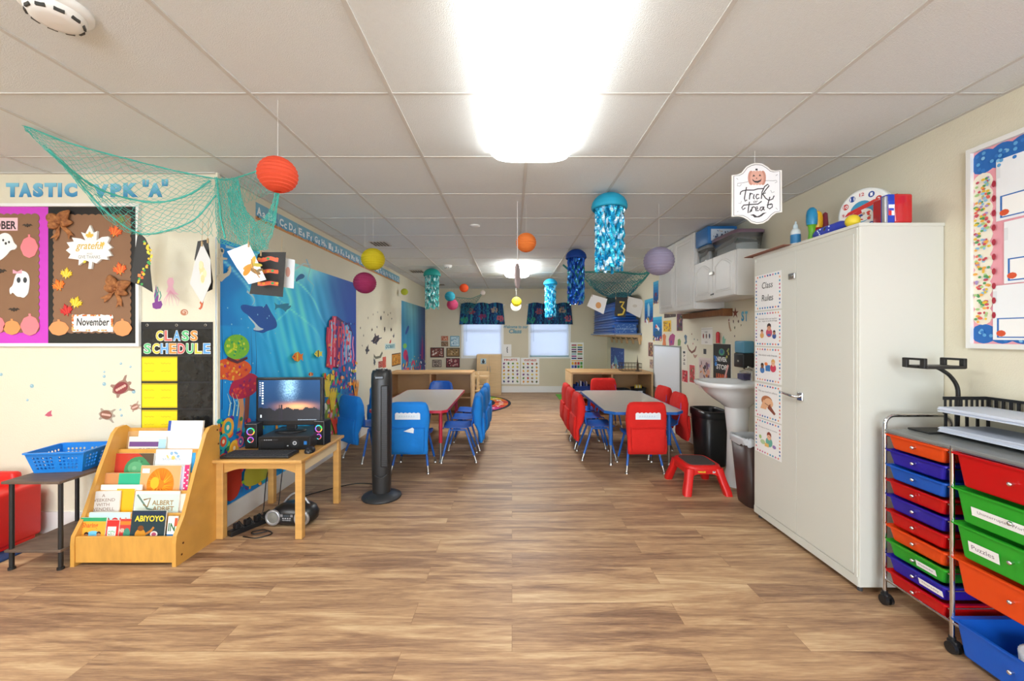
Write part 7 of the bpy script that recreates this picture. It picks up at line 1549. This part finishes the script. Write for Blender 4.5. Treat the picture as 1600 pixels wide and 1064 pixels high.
random.seed(21); z = 1.3225; ords = ['lowest', 'second', 'third', 'fourth', 'fifth', 'sixth', 'seventh', 'eighth', 'ninth', 'tenth', 'eleventh']
for k in range(11):
    dx = random.uniform(-.012, .01); h = .048; dy = .25*(k % 3 == 2)
    m = MB(); G = []
    m.rings([(0, 0, 0, .205, .93-dy*.3), (0, 0, .006, .212, .94-dy*.3), (0, 0, h-.008, .212, .94-dy*.3), (0, 0, h-.002, .2, .92-dy*.3)], 40, 10); m2 = MB(); m2.tube([(-.2125, -.9+dy*.3, h/2), (-.2125, .9-dy*.3, h/2)], .003, 6)
    t = thing('folded_mat', '%s blue folded mat counted from the bottom of the pile on the wall shelf' % ords[k], 'mat', (1.935+dx, 7.8+random.uniform(-.03, .03), z), group='blue mats piled on the wall shelf'); obj('pad', m, MT[k % 3], t); obj('seam', m2, MT[1], t); z += h+.0006
m = MB(); rnd = random.Random(4); m.rings([(0, 0, 0, .17, .5), (0, .02, .05, .2, .6), (-.01, 0, .12, .18, .5), (0, .03, .17, .1, .3), (0, .03, .185, .02, .05)], 30, 2.2)
for i, v in enumerate(m.v): m.v[i] = (v[0]+rnd.uniform(-.012, .012), v[1]+rnd.uniform(-.03, .03), v[2]+(rnd.uniform(-.01, .01) if v[2] > .01 else 0))
obj('fabric_bundle', m, mat('dark_green_cloth', '#123a3c', .9, noise=.5, nscale=9, col2='#0a1a2a'), loc=(1.9, 7.3, z), label='dark green cloth bundle lying on top of the blue mats', cat='bundle')
S = Sheet(.36, .16, '#2a5aa0', .004); [S.ell(random.uniform(-.16, .16), random.uniform(-.07, .07), .006, .006, '#8fb4d8', 6) for _ in range(40)]; S.rect(-.18, -.005, .18, .0, '#a8c4e0'); S.mw = Plane((0, 6.845, 0), (1, 0, 0)).mat(1.9, 1.40); put(S, 'hanging_towel', 'spotted blue cloth hanging at the near end of the mat pile', 'cloth')
# ---------- whiteboard and wall pictures on the right wall
o1 = WR.uv(1023, 539); o2 = WR.uv(1064, 539); wv = (WR.uv(1023, 540)[1], WR.uv(1023, 603)[1]); ow = ((o1[0]+o2[0])/2, (wv[0]+wv[1])/2)
wbd = thing('whiteboard', 'blank whiteboard with a grey frame leaning on the right wall', 'whiteboard', mw=WR.mat(ow[0], ow[1], .0006)); ww, wh = (o2[0]-o1[0])/2, (wv[0]-wv[1])/2
obj('writing_surface', bx(-ww, -wh, 0, ww, wh, .012), mat('whiteboard_white', '#e4e8ec', .15), wbd)
for a in ((-ww-.01, wh, ww+.01, wh+.015), (-ww-.01, -wh-.015, ww+.01, -wh), (-ww-.015, -wh, -ww, wh), (ww, -wh, ww+.015, wh)): obj('frame_rail', bx(a[0], a[1], 0, a[2], a[3], .018), mat('frame_grey', '#8f938c', .4, metal=.3), wbd)
GRW = 'pictures and charts on the right wall'
def rphoto(x0, y0, x1, y1, fr, pal, label, seed, bg=None, n=30): return photo(WR, x0, y0, x1, y1, fr, pal, label, 'wall_picture', 'picture', GRW, 0, seed, .002, n, bg)
def blue_p(x0, y0, x1, y1, label, seed, extra=None, pl=WR):
    S = on(pl, x0, y0, x1, y1, '#1a5fa8', .0015); random.seed(seed); w, h = S.w/2, S.h/2
    for k in range(8): S.rect(-w, h-h*2*(k+1)/8, w, h-h*2*k/8, ['#4ab0d8', '#2f98cc', '#2488c4', '#1c78b8', '#1a68ac', '#175a9c', '#154c8c', '#123f7c'][k])
    if extra: extra(S, w, h)
    blobs(S, -w*.9, -h, w*.9, -h*.7, 14, ['#e8ecec', '#c84a5a', '#2a7a8a', '#d8a84a'], w*.14); put(S, 'ocean_poster', label, 'poster', 'ocean posters on the right wall')
blue_p(1021, 441, 1029, 475, 'small high blue ocean poster beside the tall cupboard', 1, lambda S, w, h: S.ell(0, -h*.2, w*.4, h*.2, '#7a3a5a', 12))
blue_p(1007.5, 469, 1020.5, 504, 'blue ocean poster with a pale shark, left of the other large one', 2, lambda S, w, h: S.poly([(-w*.3, h*.5), (0, h*.7), (w*.3, h*.3), (w*.2, -h*.6), (0, -h*.4), (-w*.25, -h*.6)], '#a8c8d8'))
blue_p(1020.5, 496, 1034.5, 532, 'blue poster with a red and white fish above the whiteboard', 3, lambda S, w, h: (S.poly([(-w*.5, h*.1), (-w*.2, h*.4), (w*.5, 0), (w*.3, -h*.2), (0, 0)], '#e8e8e8'), S.poly([(-w*.5, h*.1), (-w*.3, h*.4), (0, h*.1)], '#d8402a'), S.ell(0, -h*.35, w*.6, h*.2, '#2a5a78', 14)))
blue_p(954.5, 542.5, 975.5, 575, 'deep blue starry poster on the right wall above the shelf', 4, lambda S, w, h: (S.rect(-w, -h, w, h, '#1748a0'), S.poly([(-w*.5, -h*.5), (-w*.3, h*.3), (0, -h*.1), (w*.1, -h*.6)], '#6fb0d0'), [S.ell(random.uniform(-w, w)*.9, random.uniform(-h, h)*.9, .012, .015, '#8fc0f0', 6) for _ in range(30)]))
rphoto(1038, 487, 1056.5, 497, '#3a3230', ['#5a4a44', '#c8b8a8', '#2a2422'], 'dark narrow picture directly under the tall white cupboard', 1); rphoto(1057, 488, 1067.5, 519, '#d8c8b0', ['#6a3a4a', '#3a6a3a', '#5a4a7a', '#a88a6a', '#2a2a3a'], 'tall collage of children photos under the cupboard end', 2)
rphoto(1036, 500, 1049.5, 520, '#dcd4bc', ['#e8b82a', '#8a3a4a', '#5aa0a0', '#3a5a4a'], 'yellow and teal picture right of the red and white fish poster', 3)
decal('yoga_figure_sticker', 'red and orange figure sticker above the whiteboard', 'wall sticker', WR, [(1035, 524), (1038, 521), (1041, 525), (1040, 532), (1041, 540), (1035, 540), (1036, 532)], '#d87a4a', None, 'figures above the whiteboard')
decal('yoga_figure_sticker', 'pink and purple figure sticker above the whiteboard', 'wall sticker', WR, [(1045, 530), (1047, 524), (1051, 521), (1055, 524), (1054, 531), (1053, 539), (1046, 540)], '#a8487a', lambda S: S.ell(*S.P(1049, 534), .02, .02, '#5a3a9a', 10), 'figures above the whiteboard')
decal('yoga_figure_sticker', 'green plant sticker at the right corner above the whiteboard', 'wall sticker', WR, [(1059, 531), (1062, 529), (1064, 533), (1063, 540), (1059, 540)], '#7a9a5a', None, 'figures above the whiteboard')
decal('seahorse_sticker', 'grey blue seahorse sticker right of the whiteboard top', 'wall sticker', WR, [(1069, 525), (1071, 522.5), (1073.5, 525), (1073, 531), (1073.5, 535), (1071, 538.5), (1069, 536), (1071, 533), (1070, 529)], '#5f7a8c')
def fn(S): S.stroke([S.P(1074, 539), S.P(1077, 547), S.P(1081, 551), S.P(1086, 548), S.P(1088, 541)], .022, '#7a4a3a'); [S.ell(*S.P(*p), .012, .012, q, 7) for p, q in (((1081, 522), '#8a5a4a'), ((1085, 530), '#5a7a7a'), ((1083, 537), '#b86a6a'), ((1090, 531), '#8a8a7a'))]
decal('moon_sticker', 'thin brown crescent sticker with small shapes near the wall chart', 'wall sticker', WR, [(1074, 541), (1076, 547), (1081, 551.5), (1086, 548.5), (1088, 541), (1085, 546), (1081, 549), (1077, 545)], '#7a4a3a', fn)
decal('coral_sticker', 'pale brown coral sticker under the crescent', 'wall sticker', WR, [(1083, 553), (1086, 555), (1090, 554), (1088, 558), (1086, 560), (1084, 557)], '#b08a78')
rphoto(1012.7, 533, 1021, 558, '#d8cfbc', ['#7a4a4a', '#d8b86a', '#3a3a3a', '#a87a5a'], 'narrow picture strip left of the whiteboard, upper', 5); rphoto(1015, 560, 1022, 576, '#d8cfbc', ['#b8a08a', '#6a4a44', '#8a7a9a'], 'narrow picture strip left of the whiteboard, lower', 6)
S = on(WR, 1065, 546, 1073.5, 575, '#e2dccd', .0015); [S.text('17352'[k], -S.w*.2, S.h*(.3-.2*k), S.w*.2, S.h*(.42-.2*k), '#3a3a40', .02) for k in range(4)]; put(S, 'number_chart', 'narrow number chart right of the whiteboard', 'poster', GRW)
rphoto(1065.5, 576, 1075.5, 597, '#e2d8cc', ['#c83a44', '#e0b0a0', '#3a2a2a', '#d86a6a'], 'red toned picture strip right of the whiteboard', 7); rphoto(1077, 568, 1086.5, 598, '#e4dccd', ['#c84a50', '#8a5a48', '#5a7a4a', '#e0a8a0'], 'picture strip of red strawberries and figures left of the sink', 8)
S = on(WR, 1096, 512, 1113.5, 538, '#ebe8e0', .0015); w, h = S.w/2, S.h/2; S.rect(-w, h*.8, w, h*.85, '#b8b4a8'); [S.ell(-w*.6+w*.55*k, -h*.0, w*.12, h*.3, ['#a03a34', '#7a5a48', '#2a3a5a'][k], 10) for k in range(3)]; S.text('III', -w*.3, h*.4, w*.1, h*.55, '#4a4a4a'); S.text('abc', -w*.3, -h*.8, w*.2, -h*.6, '#5a5a5a'); put(S, 'wall_chart', 'white chart with three small figures above the children photo', 'poster', GRW)
S = on(WR, 1099.5, 545, 1104, 553, '#3a3c40', .002); put(S, 'small_sign', 'tiny dark sign between the white chart and the children photo', 'sign', GRW)
rphoto(1092, 558, 1111, 606, '#d8c8c0', ['#7a5a6a', '#e0b08a', '#5a3a34', '#c87a3a', '#8a7aa0', '#3a3038', '#d8a090'], 'photo poster of children reading beside the sink', 9, bg='#c8b4b0', n=44)
S = on(WR, 1116, 537, 1143.5, 612, '#262826', .01); w, h = S.w/2, S.h/2; random.seed(5)
S.ell(0, h*.68, w*.33, h*.14, '#4a9a7a', 16); S.ell(0, h*.7, w*.2, h*.09, '#2a5a8a', 12)
for t_, y0, y1, c in (('NEVER', .3, .48, '#f0f0ec'), ('STOP', -.02, .18, '#f0f0ec'), ('LEARN', -.4, -.2, '#e8602a')): S.text(t_, -w*.62, h*y0, w*.6, h*y1, c, .03)
S.stroke([(w*.35, -h*.35), (w*.72, h*.2)], .03, '#e8b0a8'); blobs(S, -w*.85, h*.1, -w*.6, h*.5, 8, ['#2a6ab8', '#3a8ad0'], .02); blobs(S, -w*.6, -h*.9, w*.8, -h*.45, 20, ['#5aa88a', '#e8602a', '#d8c84a', '#4a80b8'], .02); blobs(S, w*.5, h*.4, w*.85, h*.8, 6, ['#8a9a5a', '#c8b85a'], .015)
put(S, 'slogan_board', 'black board lettered NEVER STOP in white above the sink', 'sign')
m = MB(); m.tube([(0, -.008, 0), (0, -.008, .1)], .018, 12); m.sphere((0, -.008, .1), .018, 12, 8); c = WR.pt(1124, 536); obj('red_marker', m, mat('marker_red', '#c8202a', .35), loc=(XR-.02, c.y, c.z), label='fat red marker shape above the black slogan board', cat='marker')
decal('paper_cactus', 'small mint green cut-out right of the red marker', 'wall sticker', WR, [(1129, 537), (1129, 528), (1131, 524), (1132, 530), (1134, 529), (1133, 537)], '#7ab8a0')
def star(cx, cy, rx, ry, a0=-1.57): return [(cx+(rx if k % 2 == 0 else rx*.35)*math.cos(a0+math.pi*k/5), cy+(ry if k % 2 == 0 else ry*.35)*math.sin(a0+math.pi*k/5)) for k in range(10)]
decal('starfish_sticker', 'brown starfish sticker above the soap dispenser', 'wall sticker', WR, star(1149, 489, 5.5, 9), '#7a4434')
for i, (x, y, s, q, lb) in enumerate(((1139, 500, 2.6, '#8a5a54', 'brown shell sticker at the far left under the starfish'), (1146, 502, 2.6, '#5a4438', 'dark shell sticker directly under the starfish'), (1154, 502, 2.8, '#6a4a3a', 'brown shell sticker right under the starfish'), (1148, 512, 2.6, '#5a6a50', 'greenish shell sticker in the middle of the cluster'), (1158, 508, 2, '#7a7a5a', 'small olive shell sticker at the right of the cluster'), (1148, 525, 1.8, '#4a3434', 'lone dark shell sticker lowest, above the soap dispenser'))):
    silh(WR, x, y, s, q, lb, 'shell_sticker', 'shell stickers above the sink', 70+i, 1.4)
decal('seaweed_sticker', 'thin brown wavy sticker left of the shell cluster', 'wall sticker', WR, [(1138, 503), (1140, 503), (1141, 510), (1143, 517), (1141, 518), (1139, 511)], '#a88a6a')
for ch_, x0, x1 in (('S', 1158.5, 1163), ('T', 1164, 1168.5)):
    S = Sheet(); a_, b_ = WR.uv(x0, 502), WR.uv(x1, 486); S.t = .0; o_w = ((a_[0]+b_[0])/2, (a_[1]+b_[1])/2); w, h = (b_[0]-a_[0])/2, (b_[1]-a_[1])/2; S.text(ch_, -w, -h, w, h, '#2f8fb8', .05, grad=('#1f7fb0', '#6fc0d8')); S.mw = WR.mat(o_w[0], o_w[1], .002); put(S, 'wall_letter', 'blue ombre letter %s beside the white cabinet on the right wall' % ch_, 'letter', 'blue letters on the right wall')
# ---------- soap dispenser
sd = thing('soap_dispenser', 'blue and black wall soap dispenser above the sink', 'soap dispenser', (XR-.001, 3.72, 1.0)); m = MB(); m.rbox(-.1, -.075, .13, 0, .075, .24, .012, 3); obj('soap_cover', m, mat('soap_blue', '#5fa0c0', .25, trans=.2), sd)
m = MB(); m.rbox(-.105, -.078, .0, 0, .078, .13, .012, 3); b_ = obj('lower_body', m, BLACKP, sd); m = MB(); m.tube([(-.05, 0, .0), (-.05, 0, -.015)], .008, 8); obj('nozzle', m, BLACKP, b_); obj('badge', bx(-.107, -.012, .05, -.104, .012, .066), STEEL, b_)
# ---------- sink
PORC = mat('porcelain', '#e4e6e6', .12, coat=.5)
sk = thing('pedestal_sink', 'white pedestal sink between the black and brown bins', 'sink', (1.885, 3.55, 0))
m = MB(); m.rings([(.06, 0, .67, .09, .09), (.055, 0, .70, .12, .115), (.04, 0, .74, .165, .155), (.02, 0, .80, .215, .2), (.01, 0, .845, .236, .226), (0, 0, .856, .262, .253), (0, 0, .88, .272, .265), (0, 0, .895, .268, .26), (0, 0, .897, .25, .243), (-.02, 0, .892, .215, .215), (-.02, 0, .85, .2, .2), (-.02, 0, .79, .13, .13), (-.02, 0, .775, .03, .03)], 48, 2.5); obj('basin', m, PORC, sk)
m = MB(); m.rings([(.07, 0, 0, .115, .11), (.07, 0, .03, .11, .105), (.07, 0, .15, .085, .08), (.07, 0, .45, .08, .075), (.06, 0, .7, .095, .09)], 36, 2.4); obj('pedestal', m, PORC, sk)
m = MB(); m.tube([(.2, 0, .895), (.2, 0, .95), (.19, 0, .975), (.14, 0, .985), (.09, 0, .97)], [.018, .015, .014, .012, .011], 12); m.tube([(.2, 0, .975), (.2, 0, 1.0), (.16, .0, 1.015)], .009, 8); obj('faucet', m, CHROME, sk)
obj('purple_box', MB().rbox(-.05, -.05, 0, .05, .05, .05, .004), mat('box_purple', '#4a4468', .5), loc=(2.09, 3.66, .898), label='small dark purple box on the back of the sink', cat='box')
# ---------- bins
bk = thing('waste_bin', 'tall black plastic waste bin beside the sink', 'waste bin', (2.008, 4.16, 0))
m = MB(); m.rings([(0, 0, 0, .105, .15), (0, 0, .02, .11, .155), (0, 0, .48, .135, .19), (0, 0, .485, .13, .185), (0, 0, .03, .105, .15)], 40, 5); obj('bin_body', m, BLACKP, bk)
m = MB(); m.rings([(0, 0, .475, .142, .197), (0, 0, .505, .147, .203), (0, 0, .54, .143, .198), (0, 0, .545, .125, .18), (0, 0, .52, .12, .175), (0, 0, .48, .118, .173)], 40, 5, cap=False); obj('swing_lid_rim', m, BLACKP, bk)
br2 = thing('waste_bin', 'brown waste bin lined with a white bag beside the white cabinet', 'waste bin', (1.90, 3.14, 0)); m = MB(); m.rings([(0, 0, 0, .13, .1), (0, 0, .02, .135, .105), (0, 0, .5, .178, .135), (0, 0, .5, .172, .13), (0, 0, .03, .13, .1)], 40, 5); obj('bin_body', m, mat('brown_plastic', '#3c2a26', .4), br2)
m = MB(); rnd = random.Random(3); m.rings([(0, 0, .47, .183, .14), (0, 0, .505, .186, .143), (0, 0, .52, .18, .138), (0, 0, .525, .165, .125), (0, 0, .49, .16, .12), (0, 0, .3, .15, .11)], 60, 5, cap=False)
for i, v in enumerate(m.v): m.v[i] = (v[0]+rnd.uniform(-.004, .004), v[1]+rnd.uniform(-.004, .004), v[2]+rnd.uniform(-.008, .008))
obj('bag_liner', m, mat('white_bag', '#d4d8dc', .3, sub=.3), br2)
# ---------- step stool
ss = thing('step_stool', 'red plastic step stool with a dark tread in front of the sink', 'step stool', (1.575, 3.5, 0), R(0))
m = MB(); m.rings([(0, 0, .185, .15, .17), (0, 0, .205, .15, .17), (0, 0, .222, .143, .163), (0, 0, .226, .135, .155)], 44, 5); obj('top', m, REDP, ss)
m = MB(); m.rings([(0, 0, .2262, .115, .135), (0, 0, .229, .113, .133)], 44, 6); o = obj('tread', m, mat('dark_tread', '#4a4542', .9, bump=.6, bscale=200), ss); o['label'] = 'dark textured non-slip tread'
for sx in (-1, 1):
    for sy in (-1, 1):
        m = MB(); m.rings([(sx*.165, sy*.2, 0, .03, .032), (sx*.16, sy*.19, .03, .032, .036), (sx*.135, sy*.16, .12, .03, .034), (sx*.115, sy*.135, .2, .034, .036)], 20, 4); obj('leg', m, REDP, ss)
for sy in (-1, 1):
    P = [(-.125, .125), (-.14, .205), (.14, .205), (.125, .125), (.09, .15), (.06, .16), (-.06, .16), (-.09, .15)]; m = MB(); m.prism(P[::-1], sy*.158-.008, sy*.158+.008, 'y'); q = obj('apron', m, REDP, ss)
for sx in (-1, 1):
    P = [(-.15, .12), (-.16, .205), (.16, .205), (.15, .12), (.1, .155), (-.1, .155)]; m = MB(); m.prism(P[::-1], sx*.138-.008, sx*.138+.008, 'x'); obj('apron', m, REDP, ss)
S = Sheet(t=.0006, col='#e8c030', poly=[(-.03, -.012), (.03, -.014), (.034, .01), (0, .018), (-.034, .01)]); S.text('step', -.02, -.006, .02, .008, '#b02018', .03); o = obj('sticker', S, PRINT, ss); o.matrix_local = Matrix.Translation((-.03, -.1665, .185)) @ Matrix.Rotation(R(90), 4, 'X')
S = Sheet(t=.0006, col='#e8d8c8', poly=[(-.012, -.014), (.012, -.012), (.01, .014), (-.01, .012)]); S.ell(0, 0, .005, .006, '#3a5a9a', 8); o = obj('sticker', S, PRINT, ss); o.matrix_local = Matrix.Translation((.07, -.1665, .182)) @ Matrix.Rotation(R(90), 4, 'X')
